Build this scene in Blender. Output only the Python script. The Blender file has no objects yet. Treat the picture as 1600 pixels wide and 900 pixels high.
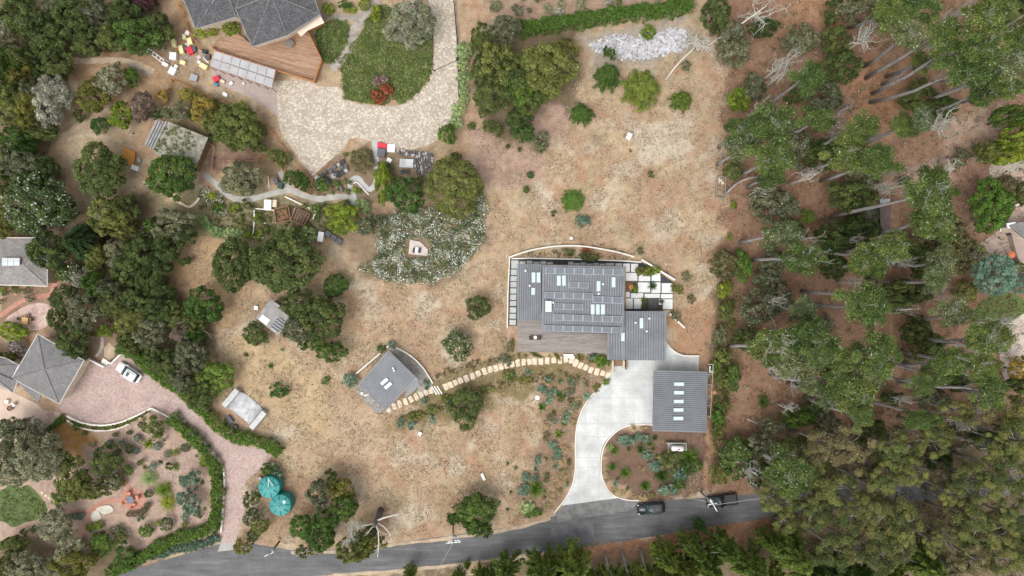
import bpy, bmesh, math, random
import numpy as np
from mathutils import Vector, Matrix

random.seed(7)
sc = bpy.context.scene
col = sc.collection
S = 0.11            # metres per photo pixel on the ground
H = 117.33          # camera height above the ground (m)
R = math.radians

# ------------------------------------------------------------------ camera
cd = bpy.data.cameras.new('camera'); cam = bpy.data.objects.new('camera', cd); col.objects.link(cam)
cd.sensor_width = 36.0; cd.lens = 24.0; cd.clip_start = 1.0; cd.clip_end = 3000
cam.location = (0, 0, H); cam.rotation_euler = (0, 0, 0)
sc.camera = cam

# ------------------------------------------------------------------ sky, sun, exposure
SUN_EL, SUN_ROT = 62.0, 215.0       # degrees; soft overcast light
wd = bpy.data.worlds.new('World'); sc.world = wd; wd.use_nodes = True
nt = wd.node_tree; nt.nodes.clear()
sky = nt.nodes.new('ShaderNodeTexSky'); sky.sky_type = 'NISHITA'; sky.sun_disc = False
sky.sun_elevation = R(SUN_EL); sky.sun_rotation = R(SUN_ROT); sky.dust_density = 4.0; sky.air_density = 1.0
hs = nt.nodes.new('ShaderNodeHueSaturation'); hs.inputs['Saturation'].default_value = 0.12   # cloud cover greys the sky
bg = nt.nodes.new('ShaderNodeBackground'); bg.inputs['Strength'].default_value = 0.15
wo = nt.nodes.new('ShaderNodeOutputWorld')
nt.links.new(sky.outputs[0], hs.inputs['Color']); nt.links.new(hs.outputs[0], bg.inputs['Color']); nt.links.new(bg.outputs[0], wo.inputs['Surface'])
sl = bpy.data.lights.new('sun', 'SUN'); sl.energy = 0.8; sl.angle = R(40); sl.color = (1.0, 0.96, 0.90)
so = bpy.data.objects.new('sun', sl); col.objects.link(so)
az = R(SUN_ROT)
sd = Vector((math.sin(az)*math.cos(R(SUN_EL)), math.cos(az)*math.cos(R(SUN_EL)), math.sin(R(SUN_EL))))
so.rotation_euler = sd.to_track_quat('Z', 'Y').to_euler(); so.location = (0, 0, 60)
vs = sc.view_settings
vs.view_transform = 'Standard'; vs.look = 'None'; vs.gamma = 1.0; vs.use_curve_mapping = False
vs.exposure = 0.64

# ------------------------------------------------------------------ helpers
def W(px, py, z=0.0):
    "photo pixel + height above ground -> world point"
    k = S*(1 - z/H)
    return Vector(((px-800)*k, (450-py)*k, z))
def WP(pts, z=0.0): return [W(a, b, z) for a, b in pts]

ORG = {}
def origin(o): return ORG.get(o.name, Vector((0, 0, 0)))

def tag(o, label=None, cat=None, group=None, kind=None):
    if label: o['label'] = label
    if cat: o['category'] = cat
    if group: o['group'] = group
    if kind: o['kind'] = kind
    return o

def thing(name, label, cat, loc, group=None):
    o = bpy.data.objects.new(name, None); o.empty_display_size = 0.2
    col.objects.link(o); o.location = loc; ORG[o.name] = Vector(loc)
    return tag(o, label, cat, group)

class MB:
    def __init__(s): s.v = []; s.f = []
    def add(s, vs, fs):
        b = len(s.v); s.v += [tuple(p) for p in vs]; s.f += [tuple(i+b for i in f) for f in fs]; return s
    def box(s, c, size, rz=0.0, rx=0.0, ry=0.0, bev=0.0):
        M = Matrix.Translation(Vector(c)) @ Matrix.Rotation(rz, 4, 'Z') @ Matrix.Rotation(ry, 4, 'Y') @ Matrix.Rotation(rx, 4, 'X')
        x, y, z = size[0]/2, size[1]/2, size[2]/2
        if bev <= 0:
            P = [(-x,-y,-z),(x,-y,-z),(x,y,-z),(-x,y,-z),(-x,-y,z),(x,-y,z),(x,y,z),(-x,y,z)]
            F = [(0,3,2,1),(4,5,6,7),(0,1,5,4),(1,2,6,5),(2,3,7,6),(3,0,4,7)]
        else:
            b = bev
            def ring(dx, zz): return [(-x+dx,-y+dx,zz),(x-dx,-y+dx,zz),(x-dx,y-dx,zz),(-x+dx,y-dx,zz)]
            P = ring(0,-z) + ring(0,z-b) + ring(b,z)
            F = [(3,2,1,0)] + [(k*4+i, k*4+(i+1)%4, k*4+4+(i+1)%4, k*4+4+i) for k in (0,1) for i in range(4)] + [(8,9,10,11)]
        return s.add([M @ Vector(p) for p in P], F)
    def prism(s, pts, z0, z1):
        "pts: world xy polygon; either winding"
        P = [(p[0], p[1]) for p in pts]
        a = sum(P[i][0]*P[(i+1) % len(P)][1]-P[(i+1) % len(P)][0]*P[i][1] for i in range(len(P)))
        if a < 0: P = P[::-1]
        n = len(P)
        return s.add([(x, y, z0) for x, y in P]+[(x, y, z1) for x, y in P],
                     [tuple(range(n))[::-1], tuple(range(n, 2*n))]+[(i, (i+1) % n, n+(i+1) % n, n+i) for i in range(n)])
    def flat(s, pts, z):
        P = [(p[0], p[1]) for p in pts]
        a = sum(P[i][0]*P[(i+1) % len(P)][1]-P[(i+1) % len(P)][0]*P[i][1] for i in range(len(P)))
        if a < 0: P = P[::-1]
        return s.add([(x, y, z) for x, y in P], [tuple(range(len(P)))])
    def tube(s, path, rad, n=6, cap=True):
        path = [Vector(p) for p in path]; m = len(path)
        if not hasattr(rad, '__len__'): rad = [rad]*m
        vs = []
        for i, p in enumerate(path):
            t = (path[min(i+1, m-1)]-path[max(i-1, 0)])
            if t.length < 1e-6: t = Vector((0, 0, 1))
            t.normalize()
            u = t.cross(Vector((0, 0, 1)) if abs(t.z) < 0.9 else Vector((1, 0, 0))).normalized(); w = t.cross(u)
            for k in range(n):
                a = 2*math.pi*k/n; vs.append(p+(u*math.cos(a)+w*math.sin(a))*rad[i])
        fs = [(i*n+k, i*n+(k+1) % n, (i+1)*n+(k+1) % n, (i+1)*n+k) for i in range(m-1) for k in range(n)]
        if cap: fs += [tuple(range(n))[::-1], tuple(range((m-1)*n, m*n))]
        return s.add(vs, fs)
    def lathe(s, c, prof, n=20):
        "prof: list of (radius, z) bottom to top"
        vs = []; c = Vector(c)
        for r, z in prof:
            for k in range(n):
                a = 2*math.pi*k/n; vs.append((c.x+r*math.cos(a), c.y+r*math.sin(a), c.z+z))
        m = len(prof)
        fs = [(i*n+k, i*n+(k+1) % n, (i+1)*n+(k+1) % n, (i+1)*n+k) for i in range(m-1) for k in range(n)]
        fs += [tuple(range(n))[::-1], tuple(range((m-1)*n, m*n))]
        return s.add(vs, fs)
    def strip(s, pts, w, z0, z1):
        "wall or kerb: polyline of world xy points, width w, from z0 to z1"
        P = [Vector((p[0], p[1])) for p in pts]; m = len(P); L = []; Rr = []
        for i in range(m):
            if i == 0: d = P[1]-P[0]
            elif i == m-1: d = P[-1]-P[-2]
            else: d = (P[i]-P[i-1]).normalized()+(P[i+1]-P[i]).normalized()
            d.normalize(); nn = Vector((-d.y, d.x))
            L.append(P[i]+nn*w/2); Rr.append(P[i]-nn*w/2)
        vs = []
        for i in range(m): vs += [(Rr[i].x, Rr[i].y, z0), (L[i].x, L[i].y, z0), (L[i].x, L[i].y, z1), (Rr[i].x, Rr[i].y, z1)]
        fs = []
        for i in range(m-1):
            for k in range(4): fs.append((i*4+k, (i+1)*4+k, (i+1)*4+(k+1) % 4, i*4+(k+1) % 4))
        fs += [(0, 1, 2, 3), ((m-1)*4+3, (m-1)*4+2, (m-1)*4+1, (m-1)*4)]
        return s.add(vs, fs)
    def build(s, name, mat, parent=None, smooth=False, bevel=0):
        me = bpy.data.meshes.new(name)
        V = np.array(s.v, dtype=float)
        if parent is not None: o0 = origin(parent)
        else:
            lo = V.min(0); hi = V.max(0); o0 = Vector(((lo[0]+hi[0])/2, (lo[1]+hi[1])/2, lo[2]))
        V = V-np.array(o0)
        me.from_pydata([tuple(p) for p in V], [], s.f); me.update()
        bm = bmesh.new(); bm.from_mesh(me); bmesh.ops.recalc_face_normals(bm, faces=bm.faces) if len(s.f) > 1 else None; bm.to_mesh(me); bm.free()
        if mat: me.materials.append(mat)
        o = bpy.data.objects.new(name, me); col.objects.link(o)
        if parent is not None: o.parent = parent
        else: o.location = o0
        ORG[o.name] = Vector(o0)
        if smooth: me.polygons.foreach_set('use_smooth', [True]*len(me.polygons))
        return o

def smooth_pts(pts, n=6, closed=False):
    P = [Vector((p[0], p[1])) for p in pts]; m = len(P); out = []
    rng = range(m if closed else m-1)
    for i in rng:
        p0 = P[(i-1) % m] if (closed or i > 0) else P[i]; p1 = P[i]; p2 = P[(i+1) % m]; p3 = P[(i+2) % m] if (closed or i+2 < m) else p2
        for k in range(n):
            t = k/n
            out.append(tuple(0.5*((2*p1)+(p2-p0)*t+(2*p0-5*p1+4*p2-p3)*t*t+(3*p1-p0-3*p2+p3)*t**3)))
    if not closed: out.append(tuple(P[-1]))
    return out

def jitter_pts(pts, amp, seed=0):
    r = random.Random(seed); return [(x+r.uniform(-amp, amp), y+r.uniform(-amp, amp)) for x, y in pts]

def clip_poly(subj, cell):
    "Sutherland-Hodgman: clip polygon subj by convex polygon cell (ccw)"
    out = [tuple(p) for p in subj]; n = len(cell)
    for i in range(n):
        a = cell[i]; b = cell[(i+1) % n]; inp = out; out = []
        if not inp: break
        side = lambda p: (b[0]-a[0])*(p[1]-a[1])-(b[1]-a[1])*(p[0]-a[0])
        for j in range(len(inp)):
            p = inp[j]; q = inp[(j+1) % len(inp)]; sp, sq = side(p), side(q)
            if sp >= 0: out.append(p)
            if (sp >= 0) != (sq >= 0):
                t = sp/(sp-sq); out.append((p[0]+(q[0]-p[0])*t, p[1]+(q[1]-p[1])*t))
    return out
def area(P): return abs(sum(P[i][0]*P[(i+1) % len(P)][1]-P[(i+1) % len(P)][0]*P[i][1] for i in range(len(P))))/2

# ------------------------------------------------------------------ materials
MATS = {}
def nodes(name):
    m = bpy.data.materials.new(name); m.use_nodes = True; t = m.node_tree; t.nodes.clear()
    out = t.nodes.new('ShaderNodeOutputMaterial'); b = t.nodes.new('ShaderNodeBsdfPrincipled'); t.links.new(b.outputs[0], out.inputs[0])
    return m, t, b, out
def N(t, kind, **kw):
    n = t.nodes.new(kind)
    for k, v in kw.items():
        if k in n.inputs.keys(): n.inputs[k].default_value = v
        else: setattr(n, k, v)
    return n
def ramp(t, src, stops):
    r = t.nodes.new('ShaderNodeValToRGB'); e = r.color_ramp.elements
    while len(e) < len(stops): e.new(0.5)
    for i, (p, c) in enumerate(stops):
        e[i].position = p; e[i].color = (*c, 1) if len(c) == 3 else c
    t.links.new(src, r.inputs[0]); return r.outputs[0]
def mixc(t, fac, a, b, mode='MIX'):
    m = t.nodes.new('ShaderNodeMix'); m.data_type = 'RGBA'; m.blend_type = mode
    for s, v in ((m.inputs[0], fac), (m.inputs[6], a), (m.inputs[7], b)):
        if hasattr(v, 'links') or isinstance(v, bpy.types.NodeSocket): t.links.new(v, s)
        elif isinstance(v, (int, float)): s.default_value = v
        else: s.default_value = (*v, 1)
    return m.outputs[2]
def tc(t, kind='Object'): return t.nodes.new('ShaderNodeTexCoord').outputs[kind]
def geo_pos(t): return t.nodes.new('ShaderNodeNewGeometry').outputs['Position']
def noise(t, vec, scale, detail=3, rough=0.6):
    n = N(t, 'ShaderNodeTexNoise', Scale=scale, Detail=detail, Roughness=rough); t.links.new(vec, n.inputs['Vector']); return n.outputs['Fac']
def bump(t, b, h, strength=0.3, dist=0.02):
    n = N(t, 'ShaderNodeBump', Strength=strength, Distance=dist); t.links.new(h, n.inputs['Height']); t.links.new(n.outputs[0], b.inputs['Normal'])

def plain(name, c, rough=0.7, var=0.25, scale=3.0, metal=0.0, spec=0.35, fine=14.0, bmp=0.15):
    "base colour with two scales of weathering noise"
    if name in MATS: return MATS[name]
    m, t, b, out = nodes(name); p = geo_pos(t)
    a = noise(t, p, scale, 4); f = noise(t, p, fine, 2)
    lo = tuple(max(0, x*(1-var)) for x in c); hi = tuple(min(1, x*(1+var)) for x in c)
    c1 = ramp(t, a, [(0.3, lo), (0.7, hi)])
    c2 = mixc(t, 0.6, c1, ramp(t, f, [(0.3, (1-var*.8,)*3), (0.7, (1+0*var,)*3)]), 'MULTIPLY')
    t.links.new(c2, b.inputs['Base Color']); b.inputs['Roughness'].default_value = rough; b.inputs['Metallic'].default_value = metal
    b.inputs['Specular IOR Level'].default_value = spec
    if bmp: bump(t, b, f, bmp, 0.02)
    MATS[name] = m; return m

def foliage(name, A, B, accent=None, frac=0.0, trans=0.25, rough=0.6, hue=0.05):
    "A..B mix per clump, brightness per leaf, accent colour on a share of the leaves"
    if name in MATS: return MATS[name]
    m, t, b, out = nodes(name)
    at = N(t, 'ShaderNodeAttribute', attribute_name='col'); sp = t.nodes.new('ShaderNodeSeparateColor'); t.links.new(at.outputs['Color'], sp.inputs[0])
    c = mixc(t, sp.outputs[0], A, B)
    oi = t.nodes.new('ShaderNodeObjectInfo')
    if accent:
        g = N(t, 'ShaderNodeMath', operation='LESS_THAN'); t.links.new(sp.outputs[2], g.inputs[0]); g.inputs[1].default_value = frac
        c = mixc(t, g.outputs[0], c, accent)
    g2 = N(t, 'ShaderNodeMath', operation='MULTIPLY'); t.links.new(sp.outputs[1], g2.inputs[0]); g2.inputs[1].default_value = 2.0
    rv = N(t, 'ShaderNodeMapRange'); t.links.new(oi.outputs['Random'], rv.inputs[0]); rv.inputs[3].default_value = 0.85; rv.inputs[4].default_value = 1.18
    g3 = N(t, 'ShaderNodeMath', operation='MULTIPLY'); t.links.new(g2.outputs[0], g3.inputs[0]); t.links.new(rv.outputs[0], g3.inputs[1])
    hv = N(t, 'ShaderNodeHueSaturation'); t.links.new(c, hv.inputs['Color']); t.links.new(g3.outputs[0], hv.inputs['Value'])
    rh = N(t, 'ShaderNodeMapRange'); t.links.new(oi.outputs['Random'], rh.inputs[0]); rh.inputs[3].default_value = 0.5+hue*0.35; rh.inputs[4].default_value = 0.5-hue*0.35
    t.links.new(rh.outputs[0], hv.inputs['Hue'])
    t.links.new(hv.outputs[0], b.inputs['Base Color']); b.inputs['Roughness'].default_value = rough; b.inputs['Specular IOR Level'].default_value = 0.2
    tr = t.nodes.new('ShaderNodeBsdfTranslucent'); t.links.new(hv.outputs[0], tr.inputs[0])
    mx = t.nodes.new('ShaderNodeMixShader'); mx.inputs[0].default_value = trans
    t.links.new(b.outputs[0], mx.inputs[1]); t.links.new(tr.outputs[0], mx.inputs[2]); t.links.new(mx.outputs[0], out.inputs[0])
    MATS[name] = m; return m
# ================================================================== ground sheet
def poly_sd(X, Y, poly):
    "signed distance (negative inside), numpy, photo pixels"
    d = np.full(X.shape, 1e9); ins = np.zeros(X.shape, bool); n = len(poly)
    for i in range(n):
        x1, y1 = poly[i]; x2, y2 = poly[(i+1) % n]; ex, ey = x2-x1, y2-y1; l2 = ex*ex+ey*ey+1e-9
        tt = np.clip(((X-x1)*ex+(Y-y1)*ey)/l2, 0, 1)
        d = np.minimum(d, np.hypot(X-x1-tt*ex, Y-y1-tt*ey))
        c = ((y1 > Y) != (y2 > Y)) & (X < (x2-x1)*(Y-y1)/(y2-y1+1e-12)+x1); ins ^= c
    return np.where(ins, -d, d)
def fbm(X, Y, seed, base=60.0, octaves=4):
    r = np.random.default_rng(seed); o = np.zeros(X.shape); amp = 1.0; tot = 0
    for k in range(octaves):
        for j in range(4):
            a = r.uniform(0, 2*np.pi); f = 2*np.pi/(base/2**k)*r.uniform(0.7, 1.3)
            o += amp*np.sin((X*np.cos(a)+Y*np.sin(a))*f+r.uniform(0, 6.28)+1.5*np.sin((X*np.sin(a)-Y*np.cos(a))*f*0.6+r.uniform(0, 6)))
        tot += amp*2.0; amp *= 0.55
    return o/tot

STRAW = (0.408, 0.312, 0.208); STRAW2 = (0.365, 0.255, 0.172); PALE = (0.455, 0.390, 0.305); PINKD = (0.34, 0.25, 0.19)
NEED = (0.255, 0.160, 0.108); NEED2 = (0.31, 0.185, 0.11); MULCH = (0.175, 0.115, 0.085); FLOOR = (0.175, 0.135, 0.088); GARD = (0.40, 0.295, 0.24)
EARTH = (0.30, 0.215, 0.14); PINK = (0.36, 0.25, 0.20)
FIELDS = [  # (polygon in photo pixels, colour, edge softness in px)
 ([(1118,-200),(1137,100),(1133,300),(1122,450),(1112,600),(1100,760),(1150,840),(1900,860),(1900,-200)], NEED, 8),
 ([(1230,0),(1330,-20),(1330,45),(1270,55),(1225,45)], NEED2, 10),
 ([(1340,90),(1420,90),(1440,140),(1390,210),(1330,200),(1325,150)], NEED2, 12),
 ([(1480,175),(1570,170),(1560,230),(1500,260),(1440,290),(1360,310),(1380,280),(1470,235)], PINKD, 8),
 ([(1480,250),(1560,250),(1550,330),(1500,350),(1470,300)], (0.26,0.165,0.12), 8),
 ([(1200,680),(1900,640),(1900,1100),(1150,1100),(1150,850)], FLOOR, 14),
 ([(850,855),(1010,838),(1200,800),(1260,800),(1230,840),(1100,850),(960,880),(820,885)], (0.29,0.17,0.11), 6),
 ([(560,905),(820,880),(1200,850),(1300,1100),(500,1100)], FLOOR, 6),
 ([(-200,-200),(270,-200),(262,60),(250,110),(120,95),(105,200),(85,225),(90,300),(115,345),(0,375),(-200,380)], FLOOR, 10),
 ([(105,85),(190,80),(260,95),(330,130),(260,130),(230,180),(120,120)], (0.33,0.225,0.14), 6),
 ([(85,190),(180,185),(230,250),(260,330),(130,345),(100,250)], (0.36,0.285,0.195), 8),
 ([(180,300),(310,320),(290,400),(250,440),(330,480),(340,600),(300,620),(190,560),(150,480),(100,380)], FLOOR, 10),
 ([(262,130),(330,140),(420,190),(470,280),(430,280),(330,250),(260,180)], (0.25,0.19,0.12), 8),
 ([(270,0),(300,70),(330,120),(255,130),(240,90),(265,40)], EARTH, 6),
 ([(230,300),(330,300),(400,290),(540,330),(560,380),(400,400),(300,390)], (0.22,0.19,0.115), 10),
 ([(495,240),(690,235),(690,300),(560,320),(470,310)], (0.23,0.175,0.12), 8),
 ([(520,365),(620,330),(750,290),(770,370),(700,440),(580,440),(530,400)], (0.24,0.18,0.12), 10),
 ([(60,640),(250,645),(330,710),(340,830),(260,850),(140,900),(-200,900),(-200,640)], GARD, 6),
 ([(-200,840),(130,850),(260,880),(120,1000),(-200,1000)], FLOOR, 10),
 ([(95,655),(150,672),(160,690),(120,705),(70,700)], (0.36,0.21,0.08), 8),
 ([(945,665),(1105,672),(1103,775),(985,782),(945,740)], MULCH, 5),
 ([(825,560),(950,575),(940,600),(905,640),(898,760),(860,800),(800,815),(840,700),(855,640)], (0.26,0.18,0.125), 10),
 ([(690,585),(820,560),(930,575),(850,600),(700,660),(600,680),(615,650)], (0.21,0.165,0.085), 7),
 ([(800,555),(948,556),(945,575),(810,562)], (0.24,0.18,0.09), 4),
 ([(1040,490),(1115,470),(1112,560),(1100,680),(1100,760),(1110,760),(1112,600),(1060,550)], (0.36,0.225,0.14), 9),
 ([(735,205),(830,190),(860,250),(800,300),(740,280)], PINK, 14),
 ([(740,-200),(1100,-200),(1090,12),(820,48),(760,20)], (0.31,0.225,0.165), 6),
 ([(745,50),(900,40),(905,160),(840,240),(770,215),(735,120)], FLOOR, 12),
 ([(900,50),(1085,35),(1090,90),(930,105)], (0.33,0.29,0.24), 8),
 ([(840,165),(900,170),(880,215),(835,210)], PINK, 10),
 ([(985,195),(1080,185),(1090,245),(1000,260)], PALE, 14),
 ([(890,257),(918,256),(916,274),(892,275)], (0.34,0.20,0.115), 12),
 ([(480,625),(600,640),(620,690),(560,720),(470,690)], (0.41,0.31,0.215), 16),
 ([(340,520),(440,540),(520,600),(500,690),(450,660),(350,600)], (0.42,0.315,0.195), 14),
 ([(430,735),(490,740),(500,830),(420,840)], (0.34,0.235,0.155), 10),
 ([(1120,430),(1160,430),(1150,640),(1110,650)], (0.19,0.135,0.085), 8),
 ([(337,230),(402,226),(403,250),(349,249),(346,267),(331,265)], (0.21,0.135,0.105), 4),
 ([(240,565),(330,560),(340,640),(300,650)], FLOOR, 10),
 ([(255,380),(330,370),(400,400),(390,460),(345,520),(330,480),(260,460)], (0.39,0.275,0.165), 8),
 ([(0,430),(160,440),(190,560),(130,560),(60,520),(0,520)], (0.26,0.18,0.13), 6),
]
xs = np.concatenate([[-900, -400, -220, -140, -110], np.arange(-96, 96.01, 0.4), [110, 140, 220, 400, 900]])
ys = np.concatenate([[-900, -400, -200, -110, -75], np.arange(-58, 58.01, 0.4), [75, 110, 200, 400, 900]])
GX, GY = np.meshgrid(xs, ys)
PXX = GX/S+800; PYY = 450-GY/S
wx = PXX+fbm(PXX, PYY, 1, 70)*16; wy = PYY+fbm(PXX, PYY, 2, 70)*16
CC = np.zeros(GX.shape+(3,)); CC[:] = STRAW
b = np.clip(fbm(PXX, PYY, 5, 150, 6)*2.0+0.4, 0, 1)[..., None]
CC = CC*(1-b*0.9)+np.array(STRAW2)*b*0.9
b = np.clip(fbm(PXX, PYY, 9, 110, 6)*2.2-0.25, 0, 1)[..., None]
CC = CC*(1-b*0.8)+np.array(PALE)*b*0.8
b = np.clip(fbm(PXX, PYY, 19, 80, 5)*2.2-0.55, 0, 1)[..., None]
CC = CC*(1-b*0.8)+np.array((0.36,0.225,0.145))*b*0.8
b = np.clip(fbm(PXX, PYY, 29, 70, 6)*2.4-0.75, 0, 1)[..., None]
CC = CC*(1-b*0.6)+np.array((0.30,0.245,0.15))*b*0.6
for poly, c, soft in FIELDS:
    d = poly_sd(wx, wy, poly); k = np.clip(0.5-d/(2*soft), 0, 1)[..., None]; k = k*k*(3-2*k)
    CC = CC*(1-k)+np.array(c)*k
edge = np.clip(np.maximum((np.abs(GX)-90)/5, (np.abs(GY)-51.5)/5), 0, 1)[..., None]; CC = CC*(1-edge)+np.array((0.27, 0.20, 0.13))*edge
ny, nx = GX.shape
me = bpy.data.meshes.new('ground')
me.vertices.add(nx*ny); me.vertices.foreach_set('co', np.stack([GX, GY, np.zeros_like(GX)], -1).astype(np.float32).ravel())
I = np.arange(nx*ny).reshape(ny, nx)
Q = np.stack([I[:-1, :-1], I[:-1, 1:], I[1:, 1:], I[1:, :-1]], -1).reshape(-1, 4)
me.loops.add(Q.size); me.loops.foreach_set('vertex_index', Q.ravel().astype(np.int32))
me.polygons.add(len(Q)); me.polygons.foreach_set('loop_start', np.arange(0, Q.size, 4, dtype=np.int32)); me.update(calc_edges=True)
at = me.attributes.new('col', 'FLOAT_COLOR', 'POINT')
at.data.foreach_set('color', np.concatenate([CC, np.ones(CC.shape[:2]+(1,))], -1).astype(np.float32).ravel())
def ground_mat():
    m, t, b, out = nodes('ground_soil'); p = geo_pos(t)
    a = N(t, 'ShaderNodeAttribute', attribute_name='col').outputs['Color']
    n1 = noise(t, p, 0.9, 6, 0.7); n2 = noise(t, p, 4.5, 4, 0.75); n3 = noise(t, p, 0.22, 4, 0.6)
    c = mixc(t, 0.85, a, ramp(t, n1, [(0.28, (0.62, 0.58, 0.54)), (0.5, (0.97, 0.97, 0.97)), (0.75, (1.28, 1.28, 1.26))]), 'MULTIPLY')
    c = mixc(t, 0.9, c, ramp(t, n2, [(0.30, (0.60, 0.58, 0.54)), (0.5, (1.0, 1.0, 1.0)), (0.72, (1.30, 1.29, 1.25))]), 'MULTIPLY')
    c = mixc(t, 0.6, c, ramp(t, n3, [(0.3, (0.86, 0.80, 0.74)), (0.7, (1.12, 1.12, 1.14))]), 'MULTIPLY')
    t.links.new(c, b.inputs['Base Color']); b.inputs['Roughness'].default_value = 0.95; b.inputs['Specular IOR Level'].default_value = 0.1
    bump(t, b, n2, 0.6, 0.12); return m
me.materials.append(ground_mat())
gr = bpy.data.objects.new('ground', me); col.objects.link(gr); tag(gr, kind='structure')

# ================================================================== paving materials
def asphalt():
    m, t, b, out = nodes('asphalt'); p = geo_pos(t)
    mp = N(t, 'ShaderNodeMapping'); mp.inputs['Rotation'].default_value = (0, 0, R(-8)); mp.inputs['Scale'].default_value = (0.12, 1.0, 1.0); t.links.new(p, mp.inputs[0])
    st = noise(t, mp.outputs[0], 1.3, 5, 0.65); bl = noise(t, p, 0.25, 3); fi = noise(t, p, 7, 3, 0.8)
    c = ramp(t, st, [(0.3, (0.092, 0.092, 0.094)), (0.55, (0.130, 0.130, 0.133)), (0.72, (0.185, 0.185, 0.186))])
    c = mixc(t, 0.5, c, ramp(t, bl, [(0.35, (0.65, 0.65, 0.66)), (0.65, (1.25, 1.25, 1.25))]), 'MULTIPLY')
    c = mixc(t, 0.9, c, ramp(t, fi, [(0.3, (0.6, 0.6, 0.6)), (0.7, (1.4, 1.4, 1.4))]), 'MULTIPLY')
    t.links.new(c, b.inputs['Base Color']); b.inputs['Roughness'].default_value = 0.9; bump(t, b, fi, 0.3, 0.02); return m
def cells(name, cols, scale, rough=0.85, brick=None, rot=0.0, fine=0.25):
    "small paving units, a colour per unit"
    m, t, b, out = nodes(name); p = geo_pos(t)
    mp = N(t, 'ShaderNodeMapping'); mp.inputs['Rotation'].default_value = (0, 0, rot); t.links.new(p, mp.inputs[0])
    v = N(t, 'ShaderNodeTexVoronoi', Scale=scale); v.distance = 'MANHATTAN'; t.links.new(mp.outputs[0], v.inputs['Vector'])
    s = t.nodes.new('ShaderNodeSeparateColor'); t.links.new(v.outputs['Color'], s.inputs[0])
    stops = [(i/max(1, len(cols)-1), c) for i, c in enumerate(cols)]
    c = ramp(t, s.outputs[0], stops)
    v2 = N(t, 'ShaderNodeTexVoronoi', Scale=scale); v2.feature = 'DISTANCE_TO_EDGE'; t.links.new(mp.outputs[0], v2.inputs['Vector'])
    c = mixc(t, 0.5, c, ramp(t, v2.outputs['Distance'], [(0.0, (0.6, 0.57, 0.55)), (0.09, (1, 1, 1))]), 'MULTIPLY')
    l = noise(t, p, 0.35, 4); f = noise(t, p, 6, 3, 0.7)
    c = mixc(t, 0.7, c, ramp(t, l, [(0.3, (0.82, 0.80, 0.79)), (0.7, (1.12, 1.12, 1.12))]), 'MULTIPLY')
    c = mixc(t, 0.8, c, ramp(t, f, [(0.3, (1-fine,)*3), (0.7, (1+fine,)*3)]), 'MULTIPLY')
    t.links.new(c, b.inputs['Base Color']); b.inputs['Roughness'].default_value = rough; b.inputs['Specular IOR Level'].default_value = 0.2; bump(t, b, v2.outputs['Distance'], 0.2, 0.02)
    return m
def boards(name, c1, c2, ang, pitch=0.145, rough=0.75):
    "weathered deck boards: colour per board, grain along it, gap between"
    m, t, b, out = nodes(name); p = geo_pos(t)
    mp = N(t, 'ShaderNodeMapping'); mp.vector_type = 'POINT'; mp.inputs['Rotation'].default_value = (0, 0, -ang); t.links.new(p, mp.inputs[0])
    s = t.nodes.new('ShaderNodeSeparateXYZ'); t.links.new(mp.outputs[0], s.inputs[0])
    d = N(t, 'ShaderNodeMath', operation='DIVIDE'); t.links.new(s.outputs[1], d.inputs[0]); d.inputs[1].default_value = pitch
    fl = N(t, 'ShaderNodeMath', operation='FLOOR'); t.links.new(d.outputs[0], fl.inputs[0])
    fr = N(t, 'ShaderNodeMath', operation='FRACT'); t.links.new(d.outputs[0], fr.inputs[0])
    # board length breaks
    dx = N(t, 'ShaderNodeMath', operation='MULTIPLY_ADD'); t.links.new(s.outputs[0], dx.inputs[0]); dx.inputs[1].default_value = 0.3
    fm = N(t, 'ShaderNodeMath', operation='MULTIPLY'); t.links.new(fl.outputs[0], fm.inputs[0]); fm.inputs[1].default_value = 0.37; t.links.new(fm.outputs[0], dx.inputs[2])
    fx = N(t, 'ShaderNodeMath', operation='FLOOR'); t.links.new(dx.outputs[0], fx.inputs[0])
    cb = t.nodes.new('ShaderNodeCombineXYZ'); t.links.new(fx.outputs[0], cb.inputs[0]); t.links.new(fl.outputs[0], cb.inputs[1])
    wn = t.nodes.new('ShaderNodeTexWhiteNoise'); wn.noise_dimensions = '3D'; t.links.new(cb.outputs[0], wn.inputs['Vector'])
    c = mixc(t, wn.outputs['Value'], c1, c2)
    g = N(t, 'ShaderNodeMapping'); g.inputs['Scale'].default_value = (0.5, 5, 1); t.links.new(mp.outputs[0], g.inputs[0])
    gn = noise(t, g.outputs[0], 1.6, 4, 0.7)
    c = mixc(t, 0.8, c, ramp(t, gn, [(0.3, (0.68, 0.66, 0.65)), (0.7, (1.3, 1.3, 1.3))]), 'MULTIPLY')
    gap = ramp(t, fr.outputs[0], [(0.0, (0.35, 0.35, 0.35)), (0.07, (1, 1, 1))])
    c = mixc(t, 1.0, c, gap, 'MULTIPLY')
    t.links.new(c, b.inputs['Base Color']); b.inputs['Roughness'].default_value = rough; return m
M_ASPH = asphalt()
M_CONC = plain('pale_concrete', (0.54, 0.55, 0.54), 0.8, 0.20, 0.35, fine=2.5)
M_CONC2 = plain('grey_concrete', (0.36, 0.35, 0.33), 0.85, 0.16, 0.6, fine=3)
M_WHITE = plain('white_stucco', (0.74, 0.71, 0.65), 0.8, 0.08, 1.0)
M_CREAM = plain('cream_stone', (0.66, 0.55, 0.42), 0.85, 0.16, 1.5, fine=7)
M_BRICK = cells('pink_brick_paving', [(0.37, 0.255, 0.225), (0.43, 0.32, 0.285), (0.49, 0.385, 0.35), (0.40, 0.315, 0.30)], 4.2, rot=0.5)
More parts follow.
